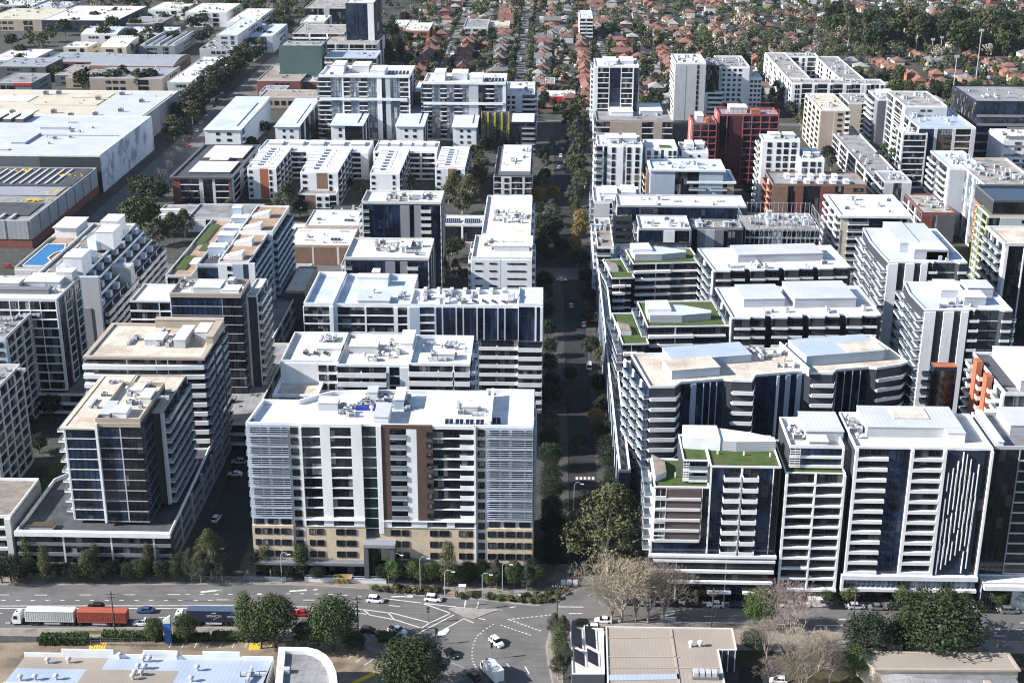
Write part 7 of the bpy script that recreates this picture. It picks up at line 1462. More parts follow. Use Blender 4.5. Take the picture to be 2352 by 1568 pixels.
grove('before the sandstone base', 'slimolive 610 1322 9 5.5;slim 694 1328 9.5 5.5;slim 858 1330 9.5 3.4;bright 906 1338 7.5 6;round 950 1338 7.5 5.5;bright 992 1340 7 5.5;slimolive 1030 1348 12.5 5.5;round 1074 1340 7 5.5;round 1108 1340 7.5 5;greygum 1140 1348 8 5;round 1180 1352 9 6;round 1232 1350 7 5.5;round 930 1332 6 5;dark 1012 1332 6 5;dark 1092 1336 6 5;dark 1160 1342 6.5 5;dark 640 1330 5 4;dark 665 1332 5 4.5;dark 730 1334 5 5;greygum 588 1326 7 5;dark 880 1336 6 5;bright 968 1342 6.5 5;round 1056 1346 6 5;greygum 1210 1356 7 5;dark 1222 1340 8 6;round 1126 1350 6 5')
grove('along the corner podium', 'slimolive 108 1338 10.5 4;slimolive 206 1334 8.5 6;slimolive 222 1326 9.5 3.6;slimolive 344 1326 9.5 4;gum 486 1330 14.5 10;greygum 440 1334 9.5 6;dark 155 1334 6 5;dark 252 1334 6.5 6;round 325 1334 7 5.5;dark 376 1336 7 6;dark 26 1334 8 8;dark 66 1332 7 7;round 405 1336 6.5 5;greygum 462 1338 9 7;dark 420 1326 8 7;dark 300 1334 6 6;dark 180 1336 6 6;dark 130 1336 6 5;greygum 510 1334 9 7;dark 46 1338 7 7;dark 5 1338 8 8;dark 230 1338 5 5;slim 70 1316 12 4')
grove('before the white framed block', 'round 1722 1378 5 5;round 1895 1382 4.5 5;round 1948 1384 6 5.5;round 2066 1386 6.5 6;round 2166 1388 6 5.5;round 2212 1390 5 4.5;round 2292 1392 6 6;round 1600 1376 4.5 5;greygum 2342 1392 6 5;shrub 1795 1384 2.5 5')
grove('on the shaded street', 'gold 1368 985 8 7;greygum 1374 1008 7 6;gum 1402 858 9 8.5;round 1352 742 6 7;greygum 1432 985 9 8;greygum 1446 1012 9 7;greygum 1460 962 8 6;gum 1384 842 8 8;round 1404 905 5 6;dark 1262 1040 9 8;dark 1264 1120 9 8;dark 1268 1200 9 8;dark 1400 1060 10 9;dark 1410 1130 9 8;dark 1266 900 8 7;dark 1262 820 8 7;dark 1310 880 7 6;dark 1262 1080 10 9;dark 1266 1160 10 9;dark 1270 1240 10 9;greygum 1264 1000 9 8;dark 1260 940 10 9;dark 1258 860 9 8;dark 1256 780 9 8;dark 1254 740 9 8;greygum 1252 700 9 8;dark 1352 700 8 7;dark 1356 820 9 8;dark 1376 905 8 8;dark 1388 960 9 8;dark 1404 1095 11 10;dark 1416 1170 11 10;dark 1424 1215 10 9;dark 1330 1040 7 6;dark 1395 1025 10 9;greygum 1292 925 8 7;dark 1440 1060 12 10;dark 1272 1310 8 7;dark 1346 655 8 8;dark 1250 668 9 9;dark 1268 1280 9 8;bare 1300 860 8 8', order='y')
grove('lining the upper street', 'dark 1258 575 15 13;dark 1246 548 13 12;dark 1275 545 12 10;dark 1240 595 11 10;greygum 1266 520 13 11;gold 1232 470 10 11;gold 1270 462 9 9;gold 1330 560 13 9;gold 1334 528 11 8;greygum 1320 478 15 11;gum 1330 448 14 10;gum 1312 408 12 10;greygum 1328 360 13 10;gum 1318 330 13 11;gum 1306 300 13 11;gum 1340 300 12 10;greygum 1254 392 10 7;greygum 1268 352 9 6;dark 1252 420 9 8;gum 1335 398 11 9;dark 1250 246 12 9;dark 1242 262 11 9;round 1330 248 9 9;round 1316 268 9 10;dark 1240 500 9 9;gum 1324 505 10 8;dark 1332 620 10 10;greygum 1244 440 11 9;dark 1246 375 10 9;gum 1326 420 12 10;gum 1316 380 12 10;greygum 1310 345 11 9;gum 1322 280 12 10;dark 1262 610 10 9;dark 1290 590 9 9;gold 1318 585 10 8;dark 1236 560 11 10;greygum 1342 440 12 9;gum 1338 350 12 10', order='y')
grove('round the warehouse lane corner', 'fig 326 540 20 22;dark 352 478 18 20;dark 322 460 14 14;gum 398 558 14 15;greygum 362 566 13 12;gum 425 545 13 13;greygum 655 505 17 15;gum 527 496 8 11;dark 690 505 11 10;round 620 505 9 9;round 305 560 7 8;dark 470 468 12 9;slim 460 445 11 6;greygum 440 470 9 8')
grove('hedging the warehouse lane', 'bare 372 425 11 9;bare 384 405 11 9;bare 395 388 12 9;bare 406 372 11 9;bare 418 355 11 8;bare 428 342 10 8', order='y')
AV = []
for i, (x, y) in enumerate([(400, 322), (425, 282), (440, 258), (452, 238), (468, 222), (485, 206), (505, 190), (522, 174), (545, 156), (562, 142), (582, 128), (600, 110), (618, 92), (632, 74)]):
    AV += [f"{('gum', 'dark', 'greygum')[i % 3]} {x} {y} {15+i % 3} {18+i % 2*2}", f"{('dark', 'gum', 'dark')[i % 3]} {x+17} {y+3} {14+i % 3} {16+i % 2*2}"]
    if i % 2: AV.append(f"dark {x+30} {y-3} 13 15")
grove('in the warehouse avenue', ';'.join(AV), order='y')
grove('beside the brick factory', 'barepink 612 205 20 19', False)
grove('among the white finger blocks', 'gum 660 478 13 11;greygum 598 452 10 8;round 575 455 8 8;round 760 462 9 9;gum 830 452 8 9;dark 890 432 10 9;greygum 945 436 8 8;gum 1044 458 15 14;gum 1078 468 15 14;gum 1098 436 14 12;gum 1104 400 13 11;dark 1090 380 13 10;dark 1112 352 12 10;gum 1030 468 10 10;round 1190 437 6 8;round 462 462 7 6;round 500 462 7 7;dark 560 400 8 8;dark 800 438 8 8;dark 838 400 8 7;dark 980 400 8 8;round 700 470 8 9;dark 725 466 7 8;gum 1062 492 12 12')
grove('between the sloping roofed blocks', 'dark 700 325 13 10;dark 712 302 12 10;dark 738 318 13 10;dark 880 305 13 11;dark 890 280 12 9;dark 1006 292 11 9;dark 1020 308 11 9;cone 1140 330 15 6;cone 1158 335 14 6;cone 1128 322 13 6;dark 610 312 10 9;dark 580 352 11 9;round 760 325 8 8')
grove('beside the slit windowed block', 'greygum 1020 652 12 7;greygum 1046 640 9 6;round 1066 648 7 6;round 1010 632 8 7;dark 1030 600 11 11;dark 1050 585 9 9')
grove('in the lane beside the banded tower', 'dark 176 880 9 8;greygum 530 975 10 7;round 612 830 7 7;dark 600 900 9 8;dark 590 960 9 8;greygum 556 985 8 7;slim 40 985 9 5;dark 120 960 9 8;dark 625 800 8 7;dark 620 860 9 8;dark 598 930 9 8;greygum 560 940 9 8;dark 585 1000 9 8;dark 545 1020 8 7;dark 150 930 9 8;dark 60 1000 8 8;dark 90 1040 7 7;dark 640 765 8 7;dark 660 720 8 7;greygum 100 1105 5 5;dark 655 690 8 7')
grove('among the eastern blocks', 'bright 2054 760 21 10;dark 1505 258 17 14;round 1474 250 10 10;dark 1890 345 13 11;greygum 1878 306 12 10;gum 1840 300 13 12;dark 1855 270 12 12;dark 1900 370 10 9;greygum 1908 392 9 8;dark 1815 262 10 10;gum 1862 318 12 10;dark 2265 345 14 14;dark 2290 350 14 13;dark 2335 355 12 12;dark 1545 262 9 8;dark 1868 245 10 10;dark 1720 455 9 9;gum 2010 470 8 7')
grove('on the planted terrace roof', 'bright 2030 345 4 5;bright 2048 356 4 5;bright 2018 360 4 4;gum 2062 338 6 6;bright 2040 365 3 5', zz=16.)
grove('round the top edge sheds', ';'.join(f"{('dark','fig','gum')[i % 3]} {x} {y} {13+i % 4} {14+i % 5}" for i, (x, y) in enumerate([(28, 110), (50, 140), (115, 98), (150, 82), (175, 72), (200, 95), (220, 60), (258, 75), (268, 50), (300, 100), (320, 118), (340, 104), (290, 130), (310, 75), (95, 118), (365, 92), (380, 60), (430, 50), (445, 72), (470, 62), (480, 92), (465, 104), (440, 30), (390, 18), (300, 20), (270, 16), (215, 20), (168, 20), (530, 20), (590, 30), (605, 50), (640, 60), (655, 40), (670, 22), (260, 205), (285, 200), (225, 205), (190, 204), (320, 208), (345, 204), (130, 188), (50, 165), (400, 108), (240, 100), (70, 108), (610, 10), (560, 8)])))
grove('by the dark blue tower', ';'.join(f"{k} {x} {y} {h}" for k, x, y, h in [('dark', 870, 115, 18), ('dark', 885, 135, 18), ('cone', 878, 150, 22), ('dark', 900, 95, 19), ('dark', 912, 120, 16), ('dark', 920, 140, 14), ('dark', 895, 150, 16), ('round', 905, 150, 9), ('dark', 868, 85, 17), ('cone', 960, 70, 17), ('gum', 950, 175, 12), ('gum', 935, 190, 11), ('gum', 960, 195, 12), ('dark', 1010, 195, 10), ('dark', 930, 60, 15)]))
TW = random.Random(31)
def scatter(phrase, n, x0, x1, y0, y1, kinds, h0, h1, gap=7., clear=()):
    L = []; tries = 0
    while len(L) < n and tries < n*60:
        tries += 1; x = TW.uniform(x0, x1); y = TW.uniform(y0, y1); k = TW.choice(kinds); h = TW.uniform(h0, h1)
        if any((x-a)**2+(y-b)**2 < 58 for a, b in HOUSES) or any((x-a)**2+(y-b)**2 < gap*gap for _, a, b, _ in L): continue
        q = P(x, y, 0)
        if q[0] < -20 or q[0] > 2370 or any(a < x < b for a, b in clear): continue
        L.append((k, x, y, h))
    return L
def scatter_things(phrase, L):
    cnt = {}
    L.sort(key=lambda a: a[2])
    for k, x, y, h in L:
        lk = LOOK[k]; n = cnt.get(lk, 0); cnt[lk] = n+1
        plant(k, x, y, h, f'{ordw(n)} {lk} from near {phrase}', None, 'trees '+phrase)
ST = ((-85, -77), (-25, -15.5), (42, 50))
scatter_things('among the near suburban rows', scatter('', 100, -115, 135, 930, 1140, ('dark', 'dark', 'round', 'greygum', 'bare', 'gum'), 5.5, 9.5, 6., ST))
scatter_things('behind the white courtyard block', scatter('', 70, 105, 270, 950, 1160, ('dark', 'dark', 'round', 'gum', 'greygum'), 9, 15, 8))
scatter_things('beside the sports oval', scatter('', 24, 235, 440, 965, 1010, ('dark', 'gum', 'round', 'dark'), 11, 16, 8)+scatter('', 10, 240, 285, 900, 960, ('dark', 'gum', 'round'), 9, 14, 7))
scatter_things('in the big park wood', scatter('', 46, 255, 470, 1180, 1330, ('dark', 'dark', 'fig', 'gum'), 20, 30, 11))
# the far belt of trees that reads as one mass
wb_ = MB(); rr_ = random.Random(3)
far = scatter('', 1500, -620, 640, 1130, 1800, ('dark', 'round', 'gum', 'greygum', 'dark', 'dark', 'dark', 'gum', 'dark', 'round', 'bare'), 11, 19, 9, ST)
lf = {'dark': 'leaf_pine', 'round': 'leaf_mid', 'gum': 'leaf_olive', 'greygum': 'leaf_grey', 'bare': 'twig'}
near_ = [(k, x, y, h*.5) for k, x, y, h in scatter('', 700, -125, 470, 925, 1300, ('dark', 'round', 'gum', 'greygum', 'dark', 'bare'), 9, 16, 5.5, ST)]
for y_ in range(905, 1700, 11):
    for x_ in (-26.5, -13.5, -86.5, 40, 51.5):
        if TW.random() < (.8 if x_ > -30 and x_ < 0 else .45): near_.append((TW.choice(('dark', 'greygum', 'round')), x_+TW.uniform(-1, 1), y_, TW.uniform(6, 8.9)))
for k, x, y, h in near_+far:
    if x < -130 and y < 1330: continue
    if h < 9 and y < 1330: pass
    elif -130 <= x < 125 and y < 1330:
        h *= .55
    elif x >= 125 and y < 1330 and rr_.random() < .2: continue
    elif y >= 1330: h *= rr_.choice((.5, .6, .8, 1.))
    for j in range(7):
        a = rr_.uniform(0, 6.28); r = h*.28*rr_.random()
        leaf_cloud(wb_, rr_, (x+r*math.cos(a), y+r*math.sin(a), h*rr_.uniform(.35, .8)), h*.25, 24, .85, lf[k], .8)
    wb_.tube([(x, y, 0), (x, y, h*.5)], [.4, .2], 'bark', 4, False)
tag(obj('woodland', wb_), 'far belt of dark tree crowns running along the top of the suburb', 'woodland', kind='stuff')
# planting beds along the kerb
BED = [(862, 1354), (885, 1357), (908, 1358), (935, 1360), (958, 1362), (985, 1364), (1060, 1372), (1082, 1370), (1125, 1374), (1150, 1376), (1172, 1379), (1195, 1380), (1215, 1382), (1238, 1383), (1258, 1381), (1275, 1374), (1290, 1362), (1205, 1370), (1235, 1372), (1262, 1368), (1005, 1360), (915, 1350), (975, 1354)]
for i, (x, y) in enumerate(sorted(BED)):
    p = G(x, y); plant('shrubolive' if i % 3 else 'shrub', p.x, p.y, 1.3+.2*(i % 3), f"{'low olive shrub' if i % 3 else 'low green shrub'}, {ordw(i)} shrub from the left in the kerb planting bed", 3.2, 'shrubs of the kerb planting bed', z=.13)
def hedge(x0, x1, y, h, dp, label):
    a, c = G(x0, y), G(x1, y); L = (c-a).length; mb = MB(); rnd = random.Random(int(x0))
    mb.box(.15, L-.15, .15, dp-.15, 0, h-.2, 'leaf_dark')
    k = int(L*dp*h*9)
    for _ in range(k):
        f_ = rnd.random(); x = rnd.uniform(0, L); y_ = rnd.uniform(0, dp); z = rnd.uniform(.1, h)
        if f_ < .5: z = h+rnd.uniform(-.1, .12)
        elif f_ < .8: y_ = rnd.uniform(-.1, .1)
        leaf_cloud(mb, rnd, (x, y_, z), .15, 1, .26, 'leaf_dark' if rnd.random() < .6 else 'leaf_bright', 1)
    o = obj('clipped_hedge', mb, None, (a.x, a.y, .1), math.atan2(c.y-a.y, c.x-a.x)); tag(o, label, 'hedge', 'clipped hedges along the verge')
hedge(88, 200, 1482, 1.9, 3., 'dark clipped hedge behind the drive gate'); hedge(232, 372, 1473, 1.9, 2.4, 'long green clipped hedge before the yellow hatching'); hedge(484, 596, 1474, 1.9, 2.4, 'green clipped hedge before the bays by the slender tree'); hedge(395, 480, 1474, 1.6, 2.2, 'short dark hedge beside the blue pylon sign')
hedge(868, 915, 1476, 1.6, 3., 'short bright hedge behind the parked white cars')
# ---------------------------------------------------------------- cars, trucks
def put_car(shape, col, x, y, head, label, detail=True, group='cars on the streets'):
    """head: direction the car points, degrees from +X in the world"""
    p = G(x, y, .5); return car(shape, col, p.x, p.y, R(head)+math.pi, label, group, detail=detail)
CARS = [('suv', 'white', 862, 1377, -6, 'white wagon with black roof driving behind the other white car toward the junction'), ('suv', 'white', 995, 1374, -8, 'white wagon with sunroof in the slip lane beside the concrete island'), ('sedan', 'blue', 334, 1401, 180, 'slate blue sedan on the main road behind the red container'),
 ('suv', 'black', 219, 1394, 180, 'black car hidden behind the gap of the two containers'), ('ute', 'white', 330, 1430, 180, 'white utility following the container truck'), ('sedan', 'red', 692, 1408, 180, 'red car half hidden behind the trees of the truck lane'), ('hatch', 'black', 846, 1447, -8, 'black hatchback leading the queue under the verge trees'), ('sedan', 'black', 884, 1458, -14, 'black sedan in the shade of the verge trees'),
 ('ute', 'white', 913, 1448, -30, 'white utility with dark tray turning at the junction kerb'), ('hatch', 'white', 936, 1473, -36, 'white hatchback just behind the turning utility'), ('sedan', 'black', 985, 1497, -50, 'dark sedan by the kerb above the fig tree'), ('sedan', 'black', 1004, 1516, -55, 'dark sedan next to the fig tree, nearer the camera than its twin'), ('hatch', 'black', 1036, 1501, -52, 'black hatchback with long shadow in the middle of the junction'),
 ('suv', 'white', 1140, 1474, -52, 'white wagon crossing the junction inside the dotted arc'), ('hatch', 'black', 1088, 1551, 125, 'dark hatchback waiting beside the white box truck'), ('sedan', 'white', 1386, 1424, 178, 'white sedan parked behind the solar panel roof, upper one'), ('hatch', 'white', 1360, 1441, 178, 'white hatchback parked against the solar panel roof'), ('suv', 'black', 1332, 1432, 178, 'black wagon parked near the pole beside the solar panel roof'),
 ('sedan', 'grey', 1486, 1385, 178, 'grey sedan seen through the bare golden trees'), ('hatch', 'black', 1540, 1386, 178, 'black hatchback at the kerb near the pavement marking'), ('suv', 'black', 1592, 1387, 178, 'black wagon at the kerb before the white sedan'), ('sedan', 'white', 1643, 1388, 178, 'white sedan in the kerbside row before the slatted block'), ('hatch', 'navy', 1692, 1389, 178, 'dark blue hatchback beside the fresh green tree'),
 ('van', 'white', 1876, 1386, 0, 'white delivery van parked before the white framed block'), ('sedan', 'black', 1922, 1391, 0, 'black sedan parked in front of the white van'), ('hatch', 'silver', 1966, 1392, 0, 'silver hatchback parked second ahead of the white van'), ('sedan', 'grey', 2016, 1394, 0, 'dark grey sedan at the end of the row ahead of the van'),
 ('ute', 'white', 2182, 1394, 0, 'white utility parked at the kerb behind the big fig tree'), ('hatch', 'silver', 2232, 1399, 0, 'silver hatchback with shadow at the kerb near the edge'), ('suv', 'black', 2128, 1392, 0, 'black wagon mostly hidden behind the fig tree crown'), ('hatch', 'grey', 1745, 1389, 178, 'grey hatchback parked just before the white van'), ('sedan', 'silver', 1812, 1388, 178, 'silver sedan parked right behind the white van'), ('suv', 'black', 2062, 1394, 0, 'black wagon parked beyond the dark grey sedan'), ('sedan', 'black', 2270, 1400, 0, 'black sedan parked ahead of the silver hatchback at the edge'), ('suv', 'grey', 2318, 1402, 0, 'grey wagon parked last at the edge of the road'), ('hatch', 'navy', 1448, 1383, 178, 'dark blue hatchback behind the bare golden trees'), ('hatch', 'white', 1788, 1562, 176, 'white hatchback with black roof in the shaded yard'),
 ('van', 'white', 1353, 842, 90, 'white van in the shaded street near the lit kerb'), ('sedan', 'silver', 1312, 702, 90, 'silver sedan driving up the shaded street'), ('hatch', 'white', 1341, 745, 90, 'pale hatchback parked by the removal truck'), ('suv', 'black', 1330, 770, 90, 'black wagon parked below the removal truck'), ('sedan', 'white', 1290, 642, 0, 'white sedan turning at the upper crossing'),
 ('sedan', 'grey', 1345, 800, 90, 'grey sedan parked in the shaded street'), ('sedan', 'white', 540, 1088, 178, 'white sedan crossing the shaded lane beside the tower'), ('hatch', 'white', 497, 1190, 80, 'white hatchback in the dark lane near the olive gum'), ('suv', 'silver', 548, 1060, 178, 'silver wagon parked by the louvred corner'), ('hatch', 'white', 335, 652, 0, 'white hatchback outside the roof garden block'), ('suv', 'white', 338, 640, 0, 'white wagon parked behind the hatchback at the roof garden block'), ('hatch', 'red', 20, 612, 0, 'red hatchback by the brick base of the derelict warehouse')]
for sh, co_, x, y, hd, lab in CARS: put_car(sh, co_, x, y, hd, lab)
FARC = [(392, 300), (401, 290), (408, 281), (398, 312), (386, 318), (412, 272), (440, 318), (452, 300), (462, 282), (474, 264), (487, 244), (498, 230), (510, 214), (430, 334), (1288, 358), (1296, 372), (1284, 385), (1292, 345), (1300, 395), (1278, 330), (1330, 395)]
for i, (x, y) in enumerate(FARC):
    col = ('white', 'silver', 'white', 'grey', 'black', 'white', 'red')[i % 7]
    put_car(('hatch', 'sedan', 'suv')[i % 3], col, x, y, 90 if x > 1200 else 90, f"small {col} car {'on the tree lined upper street' if x > 1200 else 'beside the avenue trees'}, {ordw(i)} of the far parked cars", False, 'far parked cars')
rc = random.Random(8); n_ = 0
for X in (-83.5, -78.5, -23.5, -16.5, 43.5, 48.5):
    y = 950.
    while y < 1230 and n_ < 39:
        if rc.random() < .4:
            col = rc.choice(('white', 'white', 'silver', 'grey', 'black', 'red')); car(rc.choice(('hatch', 'sedan', 'suv')), col, X, y, math.pi/2, f'{ordw(n_)} tiny parked car counted up the suburban streets, {col}, on the {"pale lane" if X < -70 else "shaded avenue" if X < 0 else "second avenue"}', 'suburban street cars', detail=False); n_ += 1
        y += 11
pd = next(b for b in BLDS if b.name == 'parking_deck' and b.h == 11)
n_ = 0
for r_ in range(5):
    for c_i in range(9):
        if rc.random() < .85:
            p = pd.M @ Vector((3+c_i*(pd.w-6)/8, 4+r_*(pd.d-8)/4, 0)); col = rc.choice(('white', 'white', 'silver', 'grey', 'black')); car(rc.choice(('hatch', 'sedan')), col, p.x, p.y, math.pi/2, f'{col} car on the concrete parking deck, {ordw(r_)} row, {ordw(c_i)} from the left', 'cars on the parking deck', detail=False, z=10.72)
# trucks
worn('container_top', (.075, .105, .17), .3)
def wheel_pair(t, xs, wy, r=.5):
    mb = MB(); mb.lathe([(.12, -.14), (r*.55, -.15), (r*.56, -.13)], 'rim', 10); mb.lathe([(r*.56, -.13), (r*.95, -.12), (r, 0), (r*.95, .12), (.05, .13)], 'rubber', 12); me = mb.mesh('wheel')
    for x in xs:
        for sy in (-1, 1):
            o = obj('wheel', me, t, (x, sy*wy, r)); o.rotation_euler = (math.pi/2*(1 if sy < 0 else -1), 0, 0)
def cab(t, x, col='paint_white'):
    mb = MB(); loft(mb, [[(x, -1.2, .6), (x, 1.2, .6), (x, 1.2, 1.9), (x, -1.2, 1.9)], [(x+.25, -1.22, .55), (x+.25, 1.22, .55), (x+.45, 1.15, 3.0), (x+.45, -1.15, 3.0)], [(x+2.2, -1.22, .55), (x+2.2, 1.22, .55), (x+2.2, 1.12, 3.7), (x+2.2, -1.12, 3.7)]], col)
    c = obj('cab', mb, t)
    g = MB(); g.poly([(x-.02, -1.05, 1.75), (x-.02, 1.05, 1.75), (x+.34, 1.0, 2.7), (x+.34, -1.0, 2.7)][::-1], 'car_glass')
    for sg in (-1, 1): g.poly([(x+.35, sg*1.235, 1.8), (x+1.4, sg*1.235, 1.8), (x+1.4, sg*1.2, 2.7), (x+.6, sg*1.2, 2.7)], 'car_glass')
    g.box(x+.9, x+1.35, -.3, .3, 3.2, 3.42, 'car_glass'); obj('windscreen', g, c)
    b = MB(); b.box(x-.25, x+.02, -1.25, 1.25, .35, 1.0, 'chassis'); obj('bumper', b, c)
    for sg in (-1, 1): h = MB(); h.box(x-.28, x-.2, sg*.85-.22, sg*.85+.22, .75, 1.0, 'lamp_white', nobottom=False); obj('headlight', h, c)
def boxbody(name, t, x0, x1, z0, z1, mat, ribs=True, w=1.23, label=None, topm=None):
    mb = MB(); mb.box(x0, x1, -w, w, z0, z1, mat, top=topm or mat, nobottom=False)
    if ribs:
        n = int((x1-x0)/.55)
        for k in range(n):
            x = x0+(x1-x0)*(k+.5)/n
            for s_ in (-1, 1): mb.box(x-.1, x+.1, s_*w-.05, s_*w+.05, z0+.15, z1-.15, mat, nobottom=False)
        for z in (z0, z1-.12):
            for s_ in (-1, 1): mb.box(x0, x1, s_*(w+.02)-.06, s_*(w+.02)+.06, z, z+.12, mat, nobottom=False)
    return obj(name, mb, t, label=label)
p = G(28, 1436); t = thing('semi_trailer_truck', 'white cab road train carrying a white container and a red container', 'truck', (p.x, p.y+1.3, .012), 0)
cab(t, 0); cb_ = MB(); cb_.box(1.2, 29, -.5, .5, .75, 1.1, 'chassis'); cb_.box(8, 12, -1.2, -1.1, .5, 1.0, 'alu'); cb_.box(20, 23.5, -1.2, -1.1, .5, 1.0, 'alu'); obj('chassis', cb_, t)
boxbody('container', t, 3.4, 15.6, 1.25, 4.1, 'container_white', label='white stained shipping container'); boxbody('container', t, 16.4, 28.6, 1.25, 4.1, 'container_red', label='rust red shipping container')
wheel_pair(t, (1., 5, 6.3, 12.6, 13.9, 15.2, 16.9, 24, 25.3, 26.6), 1.05)
p = G(399, 1436); t = thing('semi_trailer_truck', 'white cab truck with navy lettered trailer beside the pylon sign', 'truck', (p.x, p.y+1.3, .012), 0)
cab(t, 0); cb_ = MB(); cb_.box(1.2, 17, -.5, .5, .75, 1.1, 'chassis'); cb_.box(8, 12, -1.22, -1.1, .5, .95, 'line'); obj('chassis', cb_, t); tr = boxbody('trailer', t, 3.4, 17.6, 1.2, 4.25, 'container_navy', False, topm='container_top'); wheel_pair(t, (1., 5, 6.3, 13.2, 14.5, 15.8), 1.05)
lt = bpy.data.curves.new('lettering', 'FONT'); lt.body = 'SPENCER'; lt.size = .95; lt.extrude = .01; lt.align_x = 'CENTER'; lt.materials.append(MATS['line']); lq = bpy.data.objects.new('lettering', lt); C.objects.link(lq); lme = bpy.data.meshes.new_from_object(lq.evaluated_get(bpy.context.evaluated_depsgraph_get())); bpy.data.objects.remove(lq); lo = bpy.data.objects.new('lettering', lme); C.objects.link(lo); lo.parent = tr; lo.location = (10.2, -1.25, 2.55); lo.rotation_euler = (math.pi/2, 0, 0)
mb = MB(); mb.poly([(9.3, -1.245, 3.55), (10.8, -1.245, 3.55), (10.6, -1.245, 3.9), (9.9, -1.245, 3.75)], 'line'); mb.poly([(9.9, -1.245, 2.1), (11.2, -1.245, 2.3), (10.0, -1.245, 1.9)], 'line'); mb.box(13.4, 15.6, -1.25, -1.232, 2.6, 2.9, 'bluegrey'); obj('logo', mb, tr)
p = G(1128, 1552); t = thing('box_truck', 'white box truck waiting at the junction beside the narrow island', 'truck', (p.x, p.y, .012), R(-60)); cab(t, -3.3); cb_ = MB(); cb_.box(-2, 4, -.5, .5, .6, .95, 'chassis'); obj('chassis', cb_, t); boxbody('cargo_box', t, -.95, 4.2, 1., 3.9, 'paint_white', False, 1.2); wheel_pair(t, (-2.3, 2.6), 1., .42)
p = G(1366, 741); t = thing('removal_truck', 'white and red box truck in the shaded street beside the golden shrub', 'truck', (p.x, p.y, .012), R(0)); cab(t, -4.2, 'paint_red'); cb_ = MB(); cb_.box(-3, 4, -.5, .5, .6, .95, 'chassis'); obj('chassis', cb_, t); boxbody('cargo_box', t, -1.8, 4.8, 1., 4.0, 'cream', False, 1.25); wheel_pair(t, (-3, 3), 1., .45)
p = G(2150, 1392); t = thing('tow_truck', 'small orange tray truck parked behind the fig tree', 'truck', (p.x, p.y, .012), math.pi); flat('paint_orange', (.75, .32, .02), .3); cab(t, -3, 'paint_orange'); cb_ = MB(); cb_.box(-1, 3.5, -1.1, 1.1, .8, 1.05, 'alu'); obj('tray', cb_, t); wheel_pair(t, (-2.2, 2.2), 1., .4)
# ---------------------------------------------------------------- low buildings at the front
def warehouse_front():
    a = G(57, 1491.5, 8); c = G(628, 1493, 8); w = c.x-a.x; D = 50
    b = Bld('warehouse', 'low warehouse with tan and pale blue striped metal roof and rows of roof vents', wd=(a.x, a.y-D, w, D), h=8, cat='warehouse')
    mb = MB(); mb.box(0, w, 0, D-.3, 0, 6.3, 'offwhite', notop=True); obj('wall', mb, b.root)
    ry = D-13; zr = 8.0; ze = 6.4
    z_at = lambda y: ze+(zr-ze)*(1-abs(y-ry)/13) if y > ry-13 else ze
    cols = [(0, .28, ('metal_tan', 'metal_blue', 'metal_tan', 'metal_blue')), (.28, .34, ('metal_tan',)*4), (.34, .65, ('metal_blue', 'metal_tan', 'metal_tan', 'metal_tan')), (.65, 1., ('metal_blue', 'metal_blue', 'metal_blue', 'metal_blue'))]
    ys = [D-.3, D-6, ry, ry-6, ry-13, 0]
    rb = MB()
    for f0, f1, ms in cols:
        for k in range(5):
            y0, y1 = ys[k], ys[k+1]; m = ms[min(k, 3)]
            if k == 2: m = 'metal_blue' if ms[0] != ms[1] or f0 > .6 else ms[1]
            if k == 3: m = ms[0]
            rb.quad((w*f0, y1, z_at(y1)), (w*f1, y1, z_at(y1)), (w*f1, y0, z_at(y0)), (w*f0, y0, z_at(y0)), m)
    rb.box(-.2, w+.2, ry-.25, ry+.25, zr+.01, zr+.14, 'cream'); obj('roof', rb, b.root)
    pb = MB(); pb.box(-.2, w+.2, D-.3, D, 0, 7.4, 'white')
    for f0, f1 in ((.15, .36), (.48, .62), (.72, .87)): pb.box(w*f0, w*f1, D-.32, D+.03, 7.402, 8.5, 'white')
    obj('parapet', pb, b.root)
    for x, y in ((455, 425), (655, 420), (1140, 365), (1385, 355), (1445, 355), (1365, 405), (1425, 405), (1690, 370), (1320, 490), (1385, 490), (1290, 560), (1350, 565), (1270, 610), (1885, 505), (200, 625), (340, 620), (540, 615), (1830, 630)):
        l = b.loc(.2406*x, 1414.6+.2406*y, 7.4); b.put('roof_vent', m_vent(), l.x, l.y, z_at(l.y)-.05, 0, 2.)
    for k in range(5): b.put('air_duct', m_duct(5.), w*.9+(k % 2)*2.2, D-8-3.5*k, z_at(D-8-3.5*k), 1.57*(k % 2), 3.)
    for k in range(4): b.put('air_conditioner', m_ac(2.2, 1.1, 1.6), w*.94, D-16-2.6*k, z_at(D-16-2.6*k)-.02, 0, 3.)
    s = Bld('side_shed', 'small grey lean to roof with white edge beside the striped roof warehouse', wd=(a.x-12, a.y-40, 11.6, 26), h=5, cat='shed'); m = s.mass(mat='offwhite', roof='metal_grey', par=.3, pmat='white')
    q = px([(640, 1484), (708, 1485.5), (730, 1491), (750, 1503), (763, 1520), (772, 1542), (776, 1575), (776, 1640), (625, 1640)], 8.5)
    o = q[0]; b2 = Bld('showroom', 'flat grey roofed showroom with curved white corner parapet beside the striped roof warehouse', wd=(o[0], o[1], 1, 1), h=8.5, cat='showroom')
    pl = [(p[0]-o[0], p[1]-o[1]) for p in q][::-1]; m = b2.mass(mat='white', roof='roof_grey', par=.9, pt=1.6, pmat='white', poly=pl)
    for dx, dy in ((1.5, -9.5), (7, -18)): mb = MB(); mb.box(dx, dx+2.6, dy, dy+1.3, 7.6, 8.7, 'lgrey'); obj('air_conditioner', mb, b2.root)
